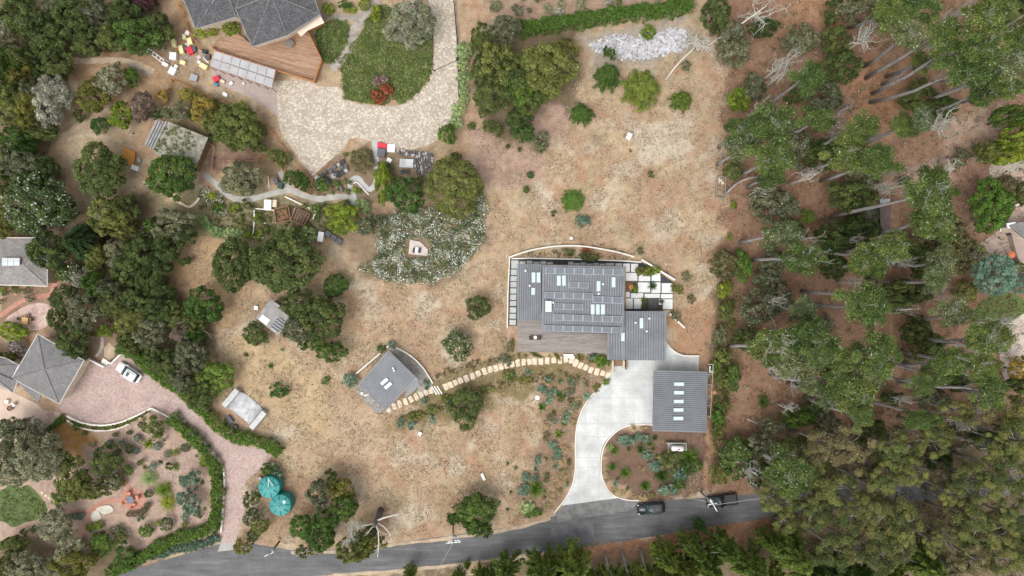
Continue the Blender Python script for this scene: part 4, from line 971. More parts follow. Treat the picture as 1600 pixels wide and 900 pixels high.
def boulder(name, label, px, py, rx, ry, h, mat, seed, rot=0, group=None, cat='boulder'):
    r = random.Random(seed); bm = bmesh.new(); bmesh.ops.create_icosphere(bm, subdivisions=2, radius=1); b0 = W(px, py)
    for v in bm.verts:
        k = 1+.18*math.sin(v.co.x*3+seed)+.15*math.sin(v.co.y*4+seed*2)+r.uniform(-.07, .07); v.co *= k
        v.co = Matrix.Rotation(R(rot), 3, 'Z') @ Vector((v.co.x*rx*S, v.co.y*ry*S, max(v.co.z, -.45)*h*.7)); v.co.z += .3*h
    me = bpy.data.meshes.new(name); bm.to_mesh(me); bm.free(); me.materials.append(mat); o = bpy.data.objects.new(name, me); col.objects.link(o); o.location = b0
    return tag(o, label, cat, group)
boulder('boulder', 'orange weathered boulder standing in the courtyard planting bed', 985.5, 447.5, 4.5, 7.5, .9, M_BOULD, 4, 20)
st_ = thing('garden_steps', 'flight of dark timber steps among the white courtyard slabs', 'steps', W(1020,476))
for k in range(5): MB().box(W(1020,468.5+k*3.4)+Vector((0,0,.06+.03*(4-k))), (1.65,.32,.12+.06*(4-k)), 0, bev=.015).build('step', plain('charcoal_timber', (.10,.09,.09), .8, .2, 2), st_)
wall('courtyard_wall', 'long curved white retaining wall behind the solar-panelled house', [(796,402),(817,394.5),(840,388.8),(867,385),(892,384),(915,385.2),(942,389.4),(967,394.4),(991,401.3)], .22, .7, M_WHITE, 4)
wall('courtyard_wall', 'straight thin white planter wall between house pavers and curved wall', [(799,404),(830,403.6),(900,405),(975,407.6),(1002,409.6)], .2, .45, M_WHITE)
wall('courtyard_wall', 'straight white side wall left of the house paver strip', [(796.3,402),(793.5,460),(792.6,513)], .18, .6, M_WHITE)
wall('courtyard_wall', 'slanting white wall at the upper right of the slab courtyard', [(1002.5,405.6),(1017.5,414.4),(1032.5,423.8),(1055,437.5)], .26, .8, M_WHITE, 3)
wall('courtyard_wall', 'short detached white wall on the bank right of the house', [(1047,490.5),(1070,512.5)], .26, .7, M_WHITE)
wall('courtyard_wall', 'white kerb wall curving round the upper corner of the driveway', [(1040,533.7),(1046,542),(1055,550),(1065,554.7),(1074,556.2),(1092.5,556.2)], .2, .5, M_WHITE, 4)
# ================================================================== garage
ga = thing('garage', 'detached grey metal-roofed garage with a line of five skylights', 'garage', W(1062, 626))
cG = zquad([(1022,578.5),(1106,581),(1104,676),(1020,673.5)], [3.5,3.3,3.3,3.5]); seam_roof(ga, cG, 30, 'h')
walls(ga, [(1024,581),(1104,583),(1102,673),(1022,671)], 3.0, M_SIDING)
for k, y in enumerate((600,613.3,627,640.2,653.4)): skylight(ga, rectpx(1052.6-.3*k, y-2.9, 1069-.3*k, y+2.9), 3.42)
tr = thing('garden_trellis', 'narrow timber lean-to frame along the right side of the garage', 'frame', W(1110,612))
for a, b_ in (((1114.5,569),(1110,652)),((1106,569.5),(1114.5,569)),((1106,601),(1113,601.5)),((1106,618),(1111,618.5)),((1105.5,633.5),(1111,634)),((1104.8,650.5),(1110,651.5)),((1105.5,585),(1113.5,585.5))):
    MB().tube([W(*a,2.2), W(*b_,2.2)], .07, 4).build('beam', plain('pale_timber', (.42,.36,.31), .8, .2, 2), tr)
for x, y in ((1114.5,569),(1113,601),(1111,634),(1110,652)): MB().tube([W(x,y,2.2)*1, Vector((W(x,y,2.2).x, W(x,y,2.2).y, 0))], .06, 4).build('post', M_TIMB, tr)
cr = thing('garden_cabinet', 'pale grey storage cabinet beside the upper right corner of the garage', 'cabinet', W(1108.5,576)); MB().box(W(1108.5,576)+Vector((0,0,.6)), (.7,1.0,1.2), .02, bev=.03).build('body', M_EAVE, cr); MB().box(W(1108.5,576)+Vector((0,0,1.23)), (.8,1.1,.06), .02).build('lid', M_WPLAST, cr)
# ================================================================== studio
sd_ = thing('studio', 'small grey metal-roofed studio turned at an angle to the stepping-stone path', 'building', W(605, 595))
cT = zquad([(561,600),(607,547),(651,590),(603,641.5)], [3.3,3.3,3.0,3.0]); seam_roof(sd_, cT, 19, 'v' if False else 'h')
cT2 = zquad([(640,601.5),(651.5,589.5),(656,603),(632,622)], [2.95]*4); slab_quad(MB(), cT2, .14).build('porch_roof', M_METAL, sd_)
walls(sd_, [(565,600),(607,551),(647,590),(603,637)], 2.7, M_SIDING)
skylight(sd_, rotrect(600.8,596,14,5.3,-40), 3.18); skylight(sd_, rotrect(606.5,602.3,14,5.3,-40), 3.15)
for x, y in ((614.8,575),(616,578.5)): MB().lathe(W(x,y,3.2), [(.09,0),(.09,.25),(.16,.28),(.16,.34),(.04,.38)], 10).build('roof_vent', M_WPLAST, sd_)
sheet('studio_terrace', [(606,543),(616,543.5),(640,557),(660,576),(675,600),(676,607),(660,617),(650,614),(655,604),(650,590),(612,549)], .03, M_CONC2)
sheet('studio_deck', [(553.5,607),(561.5,600.5),(602,641.5),(590,646),(575,633)], .06, M_GREYW)
for i, (x, y, r_) in enumerate(((566.5,614,3.2),(573,616.5,4))): boulder('garden_stone', f"{'small' if i == 0 else 'long'} white rock lying beside the lower left edge of the studio", x, y, r_, 2.4, .35, M_WHITE, 9+i, 25, cat='rock')
wall('studio_wall', 'straight white retaining wall along the upper left side of the studio', [(555,585),(594,552)], .22, .6, M_WHITE)
wall('studio_wall', 'very short white wall at the top corner of the studio', [(604,543.5),(608.5,539.5)], .22, .6, M_WHITE)
wall('studio_wall', 'curved white retaining wall right of the studio terrace', [(617,543),(630,549),(645,559),(660,574),(670,589),(676,599)], .2, .6, M_WHITE, 4)
sw = thing('garden_steps', 'three white steps joining the studio terrace to the stepping-stone path', 'steps', W(682,610))
for k in range(3): MB().box(W(678.5+k*4.2,610-k*.4)+Vector((0,0,.06+.0*k)), (.24,1.65,.12+.05*k), R(32), bev=.015).build('step', M_WHITE, sw)
# ---- stepping stones
sp_ = thing('stepping_stone_path', None, None, W(760,580)); tag(sp_, kind='structure')
def stones(pts, step, w, seed):
    P = [Vector(p) for p in smooth_pts(pts, 8)]; acc = 0; r = random.Random(seed); last = P[0]
    for a, b_ in zip(P[:-1], P[1:]):
        acc += (b_-a).length
        if acc >= step:
            acc = 0; d = (b_-a).normalized(); n = Vector((-d.y, d.x)); hw = w/2*r.uniform(.85, 1.12); hl = step/2*.97
            q = [b_+d*x*hl*r.uniform(.82, 1.05)+n*y*hw*r.uniform(.8, 1.1) for x, y in ((-1,-.8),(-.7,-1),(.7,-1),(1,-.8),(1,.75),(.7,1),(-.7,1),(-1,.8))]
            MB().prism(WP(q), .005, .06+r.uniform(0,.03)).build('stepping_stone', M_CREAM, sp_)
stones([(600,642),(622,632),(640,625),(656,617),(668,612),(676,609)], 7.4, 11, 3)
stones([(688,608),(700,603),(712,598),(735,589),(760,579),(783,573),(806,568),(830,565),(850,564),(870,563),(888,562),(900,567),(912,573),(925,579),(940,583),(952,587)], 7.8, 11, 5)
# ================================================================== plank hut
hu = thing('plank_hut', 'small grey flat-roofed plank hut in the field beside dark oaks', 'hut', W(428,496))
RP = [(423,467),(460,494),(434,524.5),(400,497)]; Pq = [W(x,y,2.6) for x, y in RP]
rf = slab_quad(MB(), Pq, .14).build('roof', M_GREYW, hu); walls(hu, RP, 2.4, M_TIMB, .25)
slab_quad(MB(), [W(x,y,2.68) for x, y in rotrect(413,499.5,14.5,9.5,36)], .07).build('white_panel', M_WPLAST, rf)
gf = slab_quad(MB(), [W(x,y,2.75) for x, y in rotrect(434,507.5,14,19,36)], .12).build('glazed_frame', M_DGREY, rf)
for k in range(5):
    a = rotrect(434,507.5,14,19,36); p = Vector(a[0]).lerp(Vector(a[3]), k/4); q = Vector(a[1]).lerp(Vector(a[2]), k/4); MB().tube([W(p.x,p.y,2.8), W(q.x,q.y,2.8)], .06, 4).build('glazing_bar', M_ALU, hu)
# ================================================================== skate ramp
ra = thing('skate_ramp', 'pale grey wooden half-pipe skate ramp with raised platforms at both ends', 'skate ramp', W(385.5,638))
A = W(361,617.5); B = W(409.5,657.5); ux = (B-A).normalized(); uy = Vector((-ux.y, ux.x, 0)); Lr = (B-A).length; Wd = 1.78
def prof(s):
    e = .95; rr = 1.9; h = 1.15
    d = min(s, Lr-s)
    if d < e: return h
    x = d-e
    return max(.12, h-math.sqrt(max(0, rr*rr-(rr-x)**2))*h/rr*1.0) if x < rr else .12
ss = [0, .94]+[.95+1.9*k/8 for k in range(9)]; ss = ss+[Lr-s for s in ss[::-1]]
vsx = []
for s in ss: vsx.append((s, prof(s)))
mid = [(s, z) for s, z in vsx if .95 <= s <= Lr-.95]
mb = MB()
for s, z in mid: mb.v += [tuple(A+ux*s+uy*Wd+Vector((0,0,z))), tuple(A+ux*s-uy*Wd+Vector((0,0,z)))]
mb.f = [(2*i, 2*i+1, 2*i+3, 2*i+2) for i in range(len(mid)-1)]; mb.build('riding_surface', M_STEEL, ra)
for s0 in (0, Lr-.95):
    c_ = A+ux*(s0+.475); MB().box(c_+Vector((0,0,.6)), (.95, Wd*2, 1.14), math.atan2(ux.y, ux.x), bev=.02).build('platform', plain('white_boards', (.50,.50,.50), .7, .15, 2), ra)
for s0 in (.97, Lr-.97):
    c_ = A+ux*s0+Vector((0,0,1.17)); MB().tube([c_+uy*Wd, c_-uy*Wd], .04, 6).build('coping', M_DGREY, ra)
for sg in (1, -1):
    mb = MB(); o_ = uy*Wd*sg; n_ = len(mid)
    mb.add([A+ux*s+o_+Vector((0,0,z)) for s, z in mid]+[A+ux*s+o_+Vector((0,0,0)) for s, z in mid], [(i,i+1,n_+i+1,n_+i) for i in range(n_-1)]); mb.build('side_panel', M_GREYW, ra)
# ================================================================== shingled houses
def fan_roof(parent, apex, pts, mat, th=.12, soff=None):
    "hipped or pyramid roof: apex/ridge list of world pts, eave polygon world pts"
    mb = MB(); n = len(pts)
    mb.add(pts+[apex], [(i, (i+1) % n, n) for i in range(n)]); mb.add([(p.x, p.y, p.z-th) for p in pts]+[tuple(p) for p in pts], [(i, n+i, n+(i+1) % n, (i+1) % n) for i in range(n)]+[tuple(range(n))])
    rf = mb.build('roof', mat, parent)
    for i in range(n):
        d = (apex-pts[i]); 
        if d.length > 1.5: MB().tube([pts[i].lerp(apex,.02)+Vector((0,0,.03)), pts[i].lerp(apex,.98)+Vector((0,0,.03))], .09, 5).build('hip_cap', plain('pale_ridge_cap', (.20,.195,.195), .9, .5, 2) if mat is M_SHING else mat, rf)
    for i in range(n): MB().tube([pts[i], pts[(i+1) % n]], .06, 4).build('gutter', M_EAVE if mat is M_SHING else M_WHITE, rf)
    return rf
h2 = thing('shingled_house', 'large house with dark weathered shake roofs at the top edge beside a red deck', 'house', W(430,20))
rA = [W(x,y,4.0) for x, y in ((278,-22),(306,45),(369,26.5),(395,-30))]; fan_roof(h2, W(350,-24,5.2), rA, M_SHING)
rB = [W(x,y,4.3) for x, y in ((368,14),(394,73),(449,55.5),(500,22.5),(478,-40),(390,-45))]; fan_roof(h2, W(424,-8,5.9), rB, M_SHING)
MB().prism([W(x,y,3.6) for x, y in ((288,-20),(308,39),(365,22),(380,-28))], 0, 3.85).build('wall', M_CREAM, h2)
MB().prism([W(x,y,3.8) for x, y in ((372,12),(395,66),(447,50),(493,20),(474,-36),(395,-40))], 0, 4.1).build('wall', M_CREAM, h2)
slab_quad(MB(), [W(x,y,3.3) for x, y in ((500.5,23),(506.5,35.5),(481,47.5),(470,57),(463,49))], .12).build('awning', plain('cream_awning', (.70,.58,.48), .7, .08, 1), h2)
DK2 = [(330,70),(371,52),(394,70),(449,52),(466,46),(480,47.5),(502.5,93.5),(490.5,127),(415,104),(400,98),(335,77)]
dk = MB().prism(WP(DK2,1.3), 0, 1.3).build('deck', M_DECKR, h2)
rail = [(506,35),(480.5,48),(502.5,93.5),(490.5,127),(415,104.5),(366,87),(334,77),(330,70)]
for a, b_ in zip(rail[:-1], rail[1:]): 
    p, q = W(*a,2.2), W(*b_,2.2); MB().tube([p,q], .11, 4).build('cap_rail', M_ORANGE, dk)
    n_ = max(1, int((q-p).length/1.6))
    for k in range(n_): c_ = p.lerp(q, k/n_); MB().box((c_.x,c_.y,1.75), (.1,.1,.9)).build('rail_post', M_ORANGE, dk)
    MB().strip([p, q], .05, 1.4, 2.1).build('rail_panel', M_ORANGE, dk)
t_ = thing('patio_table', 'round dark table standing on the red deck under the shingled roof', 'table', W(452.5,67.5,1.3))
MB().lathe(W(452.5,67.5,1.3), [(.3,0),(.06,.05),(.06,.7)], 14).build('pedestal', M_DGREY, t_); MB().lathe(W(452.5,67.5,2.0), [(.68,0),(.7,.04),(.6,.06)], 24).build('tabletop', plain('slate_top', (.17,.15,.145), .7, .2, 2), t_)
# glazed lean-to
lt = thing('glazed_lean_to', 'long glazed lean-to roof of pale panels along the edge of the red deck', 'pergola', W(378,106))
c = zquad([(335.5,79),(431,109),(425,138),(328.5,104)], [2.7,2.7,2.3,2.3])
for i in range(7):
    for j in range(2):
        P = [quad(c,(i+.05)/7,j/2+.02), quad(c,(i+.95)/7,j/2+.02), quad(c,(i+.95)/7,j/2+.48), quad(c,(i+.05)/7,j/2+.48)]; slab_quad(MB(), P, .03).build('glass_panel', M_GLAZE, lt)
    MB().tube([quad(c,i/7,-.04)+Vector((0,0,.05)), quad(c,i/7,1.03)+Vector((0,0,.05))], .06, 4).build('rafter', plain('pale_rafter', (.55,.42,.35), .7, .15, 2), lt)
MB().tube([quad(c,1,-.04)+Vector((0,0,.05)), quad(c,1,1.03)+Vector((0,0,.05))], .06, 4).build('rafter', M_REDRAIL, lt)
MB().tube([quad(c,0,0), quad(c,1,0)], .09, 4).build('beam', M_REDRAIL, lt); MB().tube([quad(c,0,1)-Vector((0,0,.1)), quad(c,1,1)-Vector((0,0,.1))], .07, 4).build('beam', M_REDRAIL, lt)
for i in range(0,8,1): q = quad(c,i/7,1); MB().box((q.x,q.y,1.1), (.1,.1,2.2)).build('post', M_REDRAIL, lt)
# pyramid-roofed garage at left
pg = thing('pyramid_roofed_garage', 'garage with a grey shingled pyramid roof beside the pink brick court', 'garage', W(70,578))
eav = [W(x,y,3.2) for x, y in ((59,522),(131.5,563),(92.5,631),(18.7,591))]
slab_quad(MB(), [W(x,y,3.12) for x, y in ((18.7,591),(64,616.5),(61,629))], .1).build('lower_roof', M_SHINGG, pg)
fan_roof(pg, W(70,577.5,4.3), eav, M_SHINGG); MB().prism([W(x,y,2.9) for x, y in ((60,528),(126,565),(91,625),(64,609),(24,590))], 0, 3.05).build('wall', M_CREAM, pg)
MB().tube([W(123,580,2.7), W(100,620,2.7)], .22, 4).build('door_canopy', plain('pinkish_trim', (.52,.40,.36), .7, .1, 2), pg)
p2 = thing('side_house', 'low grey-shingled house wing at the left edge below the lilac shrub', 'house', W(0,585))
fan_roof(p2, W(-30,572,4.3), [W(x,y,3.2) for x, y in ((-70,535),(12,561),(29,570.5),(19,591),(27,597),(21,613),(-10,598),(-75,575))], M_SHINGG); MB().prism([W(x,y,3) for x, y in ((-65,540),(10,564),(25,571),(16,605),(-8,592),(-70,572))], 0, 3.05).build('wall', M_CREAM, p2)
p3 = thing('glazed_ridge_house', 'grey taupe-shingled house at the left edge with a glazed white ridge light', 'house', W(20,408))
E = [(-70,371),(73.5,371.5),(74,447),(-70,443)]; zE, zR = 3.2, 4.4; r1, r2 = W(-40,408,zR), W(36,413,zR); e = [W(x,y,zE) for x, y in E]
mb = MB(); mb.add(e+[r1,r2], [(0,1,5,4),(1,2,5),(2,3,4,5),(3,0,4),(0,3,2,1)]); rf3 = mb.build('roof', M_SHINGT, p3)
for a, b_ in ((e[1],r2),(e[2],r2),(r1,r2)): MB().tube([a,b_], .08, 5).build('hip_cap', M_SHINGT, rf3)
for i in range(4): MB().tube([e[i], e[(i+1)%4]], .08, 4).build('gutter', M_WHITE, rf3)
MB().prism([W(x,y,3) for x, y in ((-65,376),(69,376),(70,442),(-65,439))], 0, 3.1).build('wall', M_CREAM, p3)
for i in range(3):
    x0 = 3+i*9.3; sk = slab_quad(MB(), [W(x0,403,zR+.25), W(x0+8.8,403,zR+.25), W(x0+8.8,409,zR+.5), W(x0,409,zR+.5)], .25).build('ridge_light', M_ALU, p3); slab_quad(MB(), [W(x0+.3,409.2,zR+.52), W(x0+8.6,409.2,zR+.52), W(x0+8.8,415,zR+.2), W(x0+.3,415,zR+.2)], .2).build('pane', M_GLASS, sk)
# mossy old shed
ms = thing('mossy_shed', 'old low shed with a mossy flat roof under a deep green tree', 'shed', W(285,222))
MR = [(263,190),(325,215),(304,267),(238,238)]; slab_quad(MB(), [W(x,y,2.5) for x, y in MR], .15).build('roof', M_MOSS, ms); walls(ms, MR, 2.3, M_TIMB, .2)
SR = [(243,187.5),(261,190.5),(240,233),(225,226)]; rr_ = slab_quad(MB(), [W(x,y,2.65) for x, y in SR], .12).build('side_roof', M_GREYW, ms)
for k in range(1,4): cq = [W(x,y,2.7) for x, y in SR]; MB().tube([quad(cq,k/4,.01), quad(cq,k/4,.99)], .07, 4).build('roof_batten', M_DGREY, rr_)
leaf_stuff('roof_moss', 'green moss patches growing on the old flat shed roof', 'moss', [[(262,196),(300,208),(318,218),(300,255),(250,236)]], 4.5, .11, PAL['olive'], 0, .3, 61)
mo = bpy.data.objects['roof_moss']; mo.location.z = 2.52
# brown-roofed shed in the wood
bs = thing('brown_shed', 'small brown-roofed shed under the pines in the right-hand wood', 'shed', W(1391,345))
slab_quad(MB(), [W(x,y,2.6) for x, y in ((1374,318),(1391,317),(1391,371),(1376,353))], .12).build('roof', M_BROWNR, bs); slab_quad(MB(), [W(x,y,2.58) for x, y in ((1391.2,317),(1405,316),(1407,371),(1391.2,371))], .12).build('roof', plain('paler_brown_roof', (.21,.125,.08), .95, .3, 1.2), bs)  # right half of the roof coloured a paler brown than the left
walls(bs, [(1376,321),(1403,320),(1404,368),(1380,366)], 2.4, M_SIDING, .2)
slab_quad(MB(), [W(x,y,2.5) for x, y in ((1374.5,311),(1391,310),(1391,317),(1375.5,318))], .1).build('porch_roof', M_EAVE, bs)
# small solar-roofed shed at left
ss_ = thing('solar_shed', 'tiny shed with dark panel roof under trees left of centre', 'shed', W(152,458))
slab_quad(MB(), [W(x,y,2.4) for x, y in ((140,446.5),(157,447),(157,466.5),(141,465.5))], .1).build('roof', plain('blue_black_panel', (.075,.085,.11), .4, .1, 1), ss_); slab_quad(MB(), [W(x,y,2.38) for x, y in ((157.3,447.5),(165,448.5),(165,466),(157.3,466.5))], .08).build('side_roof', M_STEEL, ss_); walls(ss_, [(142,448),(163,449),(163,465),(142,464)], 2.2, M_TIMB, .15)
MB().tube([W(140,454,2.5), W(176,459,2.5)], .03, 4).build('cable', M_WPLAST, ss_)
# house at right edge
rh = thing('right_edge_house', 'flat grey-roofed house corner at the right edge beside an orange parasol', 'house', W(1600,375))
slab_quad(MB(), [W(x,y,3.2) for x, y in ((1577,352),(1592,347.5),(1660,343),(1660,400),(1600,372),(1580,356))], .2).build('roof', M_SHINGG, rh); MB().prism([W(x,y,3) for x, y in ((1582,354),(1655,348),(1655,394),(1602,371))], 0, 3.0).build('wall', M_CREAM, rh)
MB().prism(WP([(1579,358),(1590,357),(1600,380),(1600,408),(1594,410),(1588,395)],1.2), 0, 1.2).build('bay', plain('mauve_bay_roof', (.36,.28,.25), .8, .1, 1), rh)
MB().box(W(1580,352,2.9), (1.5,.9,.3), .15, bev=.04).build('roof_unit', M_WPLAST, rh)
um = thing('parasol', 'orange garden parasol at the right edge beside the house', 'parasol', W(1581,398)); MB().lathe(W(1581,398,2.1), [(.62,0),(.45,.12),(.2,.24),(.03,.3)], 8).build('canopy', plain('orange_canvas', (.62,.17,.07), .8, .1, 2), um); MB().tube([W(1581,398), W(1581,398)+Vector((0,0,2.15))], .03, 6).build('pole', M_WPLAST, um)
for i, (x, y) in enumerate(((1573.5,360.5),(1573.5,365.5),(1576.5,370))):
    b_ = thing('wheelie_bin', ['uppermost','middle','lowest'][i]+' dark bin of three standing by the right-edge house', 'bin', W(x,y), 'bins by the right-edge house'); MB().box(W(x,y)+Vector((0,0,.5)), (.5,.55,1.0), .1, bev=.03).build('body', M_DGREY, b_); MB().box(W(x,y)+Vector((0,0,1.03)), (.55,.62,.08), .1, bev=.03).build('lid', M_DARK, b_)
# ================================================================== vehicles
def paint(name, c, rough=.25): 
    m = plain(name, c, rough, .04, 1, spec=.45, bmp=0); m.node_tree.nodes['Principled BSDF'].inputs['Coat Weight'].default_value = .15; return m
M_TYRE = plain('tyre_rubber', (.025,.025,.027), .9, .2, 5); M_RIM = plain('alloy_rim', (.45,.46,.47), .35, .05, 5, bmp=0); M_CGLASS = plain('car_glass', (.025,.045,.05), .08, .1, 1, spec=.6, bmp=0)
M_LAMP = plain('lamp_lens', (.7,.72,.74), .15, .05, 5, bmp=0); M_TAIL = plain('tail_lens', (.32,.02,.02), .2, .05, 5, bmp=0)
def car(name, label, cat, px, py, heading, L, Wd, Hh, mat, kind='suv', roofmat=None):
    "heading: degrees in photo space of the bonnet direction (0 right, 90 up)"
    b0 = W(px, py); t = thing(name, label, cat, b0); a = R(heading); M = Matrix.Rotation(a, 4, 'Z'); T = Matrix.Translation(b0) @ M
    def loft(secs, nm, mt, smooth=True):
        "secs: (x, halfwidth, z0, z1, inset at top) along the length"
        mb = MB(); vs = []; k = 8
        for x, w, z0, z1, ins in secs:
            r = min(.12, (z1-z0)*.3); vs += [(x,-w*.93,z0),(x,-w,z0+r),(x,-w,z1-r*1.6-ins*.3),(x,-w+ins,z1),(x,w-ins,z1),(x,w,z1-r*1.6-ins*.3),(x,w,z0+r),(x,w*.93,z0)]
        fs = [(i*k+j, i*k+(j+1)%k, (i+1)*k+(j+1)%k, (i+1)*k+j) for i in range(len(secs)-1) for j in range(k)]+[tuple(range(k))[::-1], tuple(range((len(secs)-1)*k, len(secs)*k))]
        mb.add([T @ Vector(v) for v in vs], fs); return mb.build(nm, mt, t, smooth=smooth)
    l, w = L/2, Wd/2; zb = .22; zh = Hh*.56
    body = loft([(-l,w*.74,zb+.12,zh*.9,.06),(-l+.12,w*.9,zb,zh*.98,.07),(-l+.6,w,zb,zh,.08),(-l*.2,w,zb,zh,.08),(l*.35,w,zb,zh,.09),(l-.75,w*.98,zb,zh*.94,.12),(l-.2,w*.88,zb,zh*.84,.14),(l,w*.66,zb+.12,zh*.7,.1)], 'body', mat)
    cab0, cab1 = (-l+.35, l*.42) if kind == 'suv' else (-l*.05, l*.48)
    gl = loft([(cab0-.05,w*.78,zh-.05,zh+.02,.05),(cab0+.35,w*.82,zh-.05,Hh-.08,.1),(cab1-.75,w*.82,zh-.05,Hh-.08,.1),(cab1+.05,w*.86,zh-.05,zh+.02,.05)], 'windows', M_CGLASS)
    rf = loft([(cab0+.2,w*.84,Hh-.18,Hh-.03,.06),(cab0+.7,w*.9,Hh-.18,Hh,.06),(cab1-1.1,w*.9,Hh-.18,Hh,.06),(cab1-.75,w*.84,Hh-.18,Hh-.04,.06)], 'roof', roofmat or mat)
    if kind == 'suv':
        MB().box(T @ Vector((cab1-1.35,0,Hh+.005)), (.55,w*.8,.02), a).build('sunroof', M_CGLASS, rf)
        for sg in (-1,1): MB().tube([T @ Vector((cab0+.45,sg*w*.6,Hh+.05)), T @ Vector((cab1-1.0,sg*w*.6,Hh+.05))], .025, 5).build('roof_rail', M_DGREY, rf)
    else:
        MB().box(T @ Vector((-l*.55,0,zh-.02)), (L*.36,Wd*.8,.05), a).build('bed_cover', M_DARK, body)
        for sg in (-1,1): MB().box(T @ Vector((-l*.53,sg*w*.88,zh+.03)), (L*.4,.09,.1), a).build('bed_rail', mat, body)
        MB().box(T @ Vector((-l+.1,0,zh+.0)), (.09,Wd*.82,.12), a).build('tailgate', mat, body)
    for x in (l*.62,-l*.6):
        for sg in (-1,1):
            c_ = T @ Vector((x,sg*(w-.1),.34)); ax = M @ Vector((0,1,0)); ty = MB().tube([c_-ax*.11,c_+ax*.11], .34, 16).build('wheel', M_TYRE, t); MB().tube([c_-ax*.12,c_+ax*.12], .2, 12).build('rim', M_RIM, ty)
    for sg in (-1,1):
        MB().box(T @ Vector((cab1-.35,sg*(w+.09),zh+.06)), (.16,.2,.14), a, bev=.03).build('mirror', mat, t)
        MB().box(T @ Vector((l-.22,sg*w*.68,zh*.74)), (.22,.34,.14), a, ry=.3, bev=.03).build('headlight', M_LAMP, t)
        MB().box(T @ Vector((-l+.09,sg*w*.7,zh*.8)), (.12,.3,.16), a, bev=.02).build('tail_light', M_TAIL, t)
    return t
car('white_car', 'white estate car with dark glass parked on the pink brick court', 'car', 204.5, 581, -33+180, 4.6, 1.85, 1.6, paint('white_car_paint', (.78,.80,.80)))
car('black_estate_car', 'black estate car with silvery roof reflection parked on the road beside the driveway', 'car', 1016, 792.5, 186, 4.7, 1.9, 1.65, paint('black_car_paint', (.018,.019,.021)), roofmat=paint('black_roof_painted_sheen', (.06,.065,.07)))  # roof colour lightened to paint in the silvery sky reflection
car('black_pickup_truck', 'black pickup truck parked on the road under the utility pole', 'pickup truck', 1126, 780, 187, 5.3, 1.95, 1.8, paint('black_truck_paint', (.014,.015,.017)), 'pickup')
# ================================================================== water tanks
def tank(label, px, py, rad, hh, rot, extra):
    b0 = W(px, py, hh); b0.z = 0; t = thing('water_tank', label, 'water tank', b0, 'teal water tanks')
    MB().lathe(b0, [(rad,0),(rad,hh*.3),(rad*1.015,hh*.33),(rad,hh*.36),(rad,hh*.62),(rad*1.015,hh*.65),(rad,hh*.68),(rad,hh*.95),(rad*.97,hh)], 36).build('shell', M_TEAL, t, smooth=False)
    lid = MB().lathe(b0+Vector((0,0,hh)), [(rad*.99,-.02),(rad*.95,.03),(rad*.6,.2),(rad*.25,.3),(rad*.2,.36),(.02,.37)], 36).build('roof', M_TEAL, t)
    for k in range(8):
        a = rot+k*math.pi/4; d = Vector((math.cos(a), math.sin(a), 0)); MB().tube([b0+d*rad*.5+Vector((0,0,hh+.235)), b0+d*rad*.93+Vector((0,0,hh+.07))], .075, 5).build('rib', M_TEALD, lid)
    MB().lathe(b0+Vector((rad*.42,rad*.36,hh+.17)), [(.25,0),(.25,.09),(.2,.11)], 16).build('hatch', M_TEALD if extra else M_WPLAST, lid); MB().lathe(b0+Vector((0,0,hh+.35)), [(.17,0),(.17,.06),(.1,.08)], 14).build('vent_cap', M_DGREY, lid)
    if extra:
        MB().tube([b0+Vector((0,.1,hh+.4)), b0+Vector((.05,1.6,hh+.35))], .05, 6).build('pipe', M_WPLAST, t); MB().tube([b0+Vector((0,1.6,hh+.38)), b0+Vector((.75,.35,hh+.25))], .05, 6).build('pipe', M_WPLAST, t)
    return t
tank('upper teal ribbed water tank with white pipes, beside the brick driveway', 420.3, 761.5, 1.82, 2.3, .3, True)
tank('lower teal ribbed water tank without pipes, nearer the road', 437.8, 789.5, 1.82, 2.3, .1, False)
def crate(name, label, px, py, w, h, ht, rot, mat, lidmat=None, cat='box', group=None, z0=0.0, lip=.04):
    "lidded box; w,h in photo pixels, rot in degrees clockwise on the photo"
    b0 = W(px, py, z0); t = thing(name, label, cat, b0, group); a = R(-rot)
    MB().box(b0+Vector((0,0,ht/2)), (w*S, h*S, ht), a).build('body', mat, t)
    ld = MB().box(b0+Vector((0,0,ht+.025)), (w*S+lip, h*S+lip, .06), a, bev=.02).build('lid', lidmat or mat, t)
    return t
crate('valve_box', 'small white box at the top of the bush above the teal tanks', 425, 724.5, 7, 5, .5, 20, M_WPLAST)
crate('valve_box', 'pale grey pump box against the upper teal tank', 408, 746, 5, 4, .6, -25, M_EAVE)
# ================================================================== propane tank
pt = thing('propane_tank', 'white capsule-shaped propane tank beside a low wall below the garage', 'propane tank', W(1056.5,699))
p0 = W(1046.8,699)+Vector((0,0,.75)); p1 = W(1066.5,699)+Vector((0,0,.75)); n_ = 8
path = [p0.lerp(p1, s) for s in (0,.02,.06,.12,.88,.94,.98,1)]; MB().tube(path, [.08,.28,.42,.5,.5,.42,.28,.08], 18).build('vessel', M_WPLAST, pt, smooth=True)
MB().lathe(p0.lerp(p1,.82)+Vector((0,0,.45)), [(.16,0),(.16,.16),(.12,.2)], 12).build('dome', M_WPLAST, pt); MB().box(p0.lerp(p1,.6)+Vector((0,-.05,.5)), (.42,.16,.03), 0).build('marking', plain('maroon_print', (.20,.04,.06), .6, .3, 8), pt)
for s in (.22,.78): q = p0.lerp(p1,s); MB().box((q.x,q.y,.16), (.25,.8,.32)).build('saddle', M_CONC2, pt)
wall('tank_wall', 'low grey L-shaped wall behind the white propane tank', [(1041.5,692.5),(1072.3,692.5),(1072.3,704)], .14, .9, M_CONC2)
sheet('tank_pad', [(1043,693),(1072,693),(1072,705),(1043,705)], .03, M_CONC2)
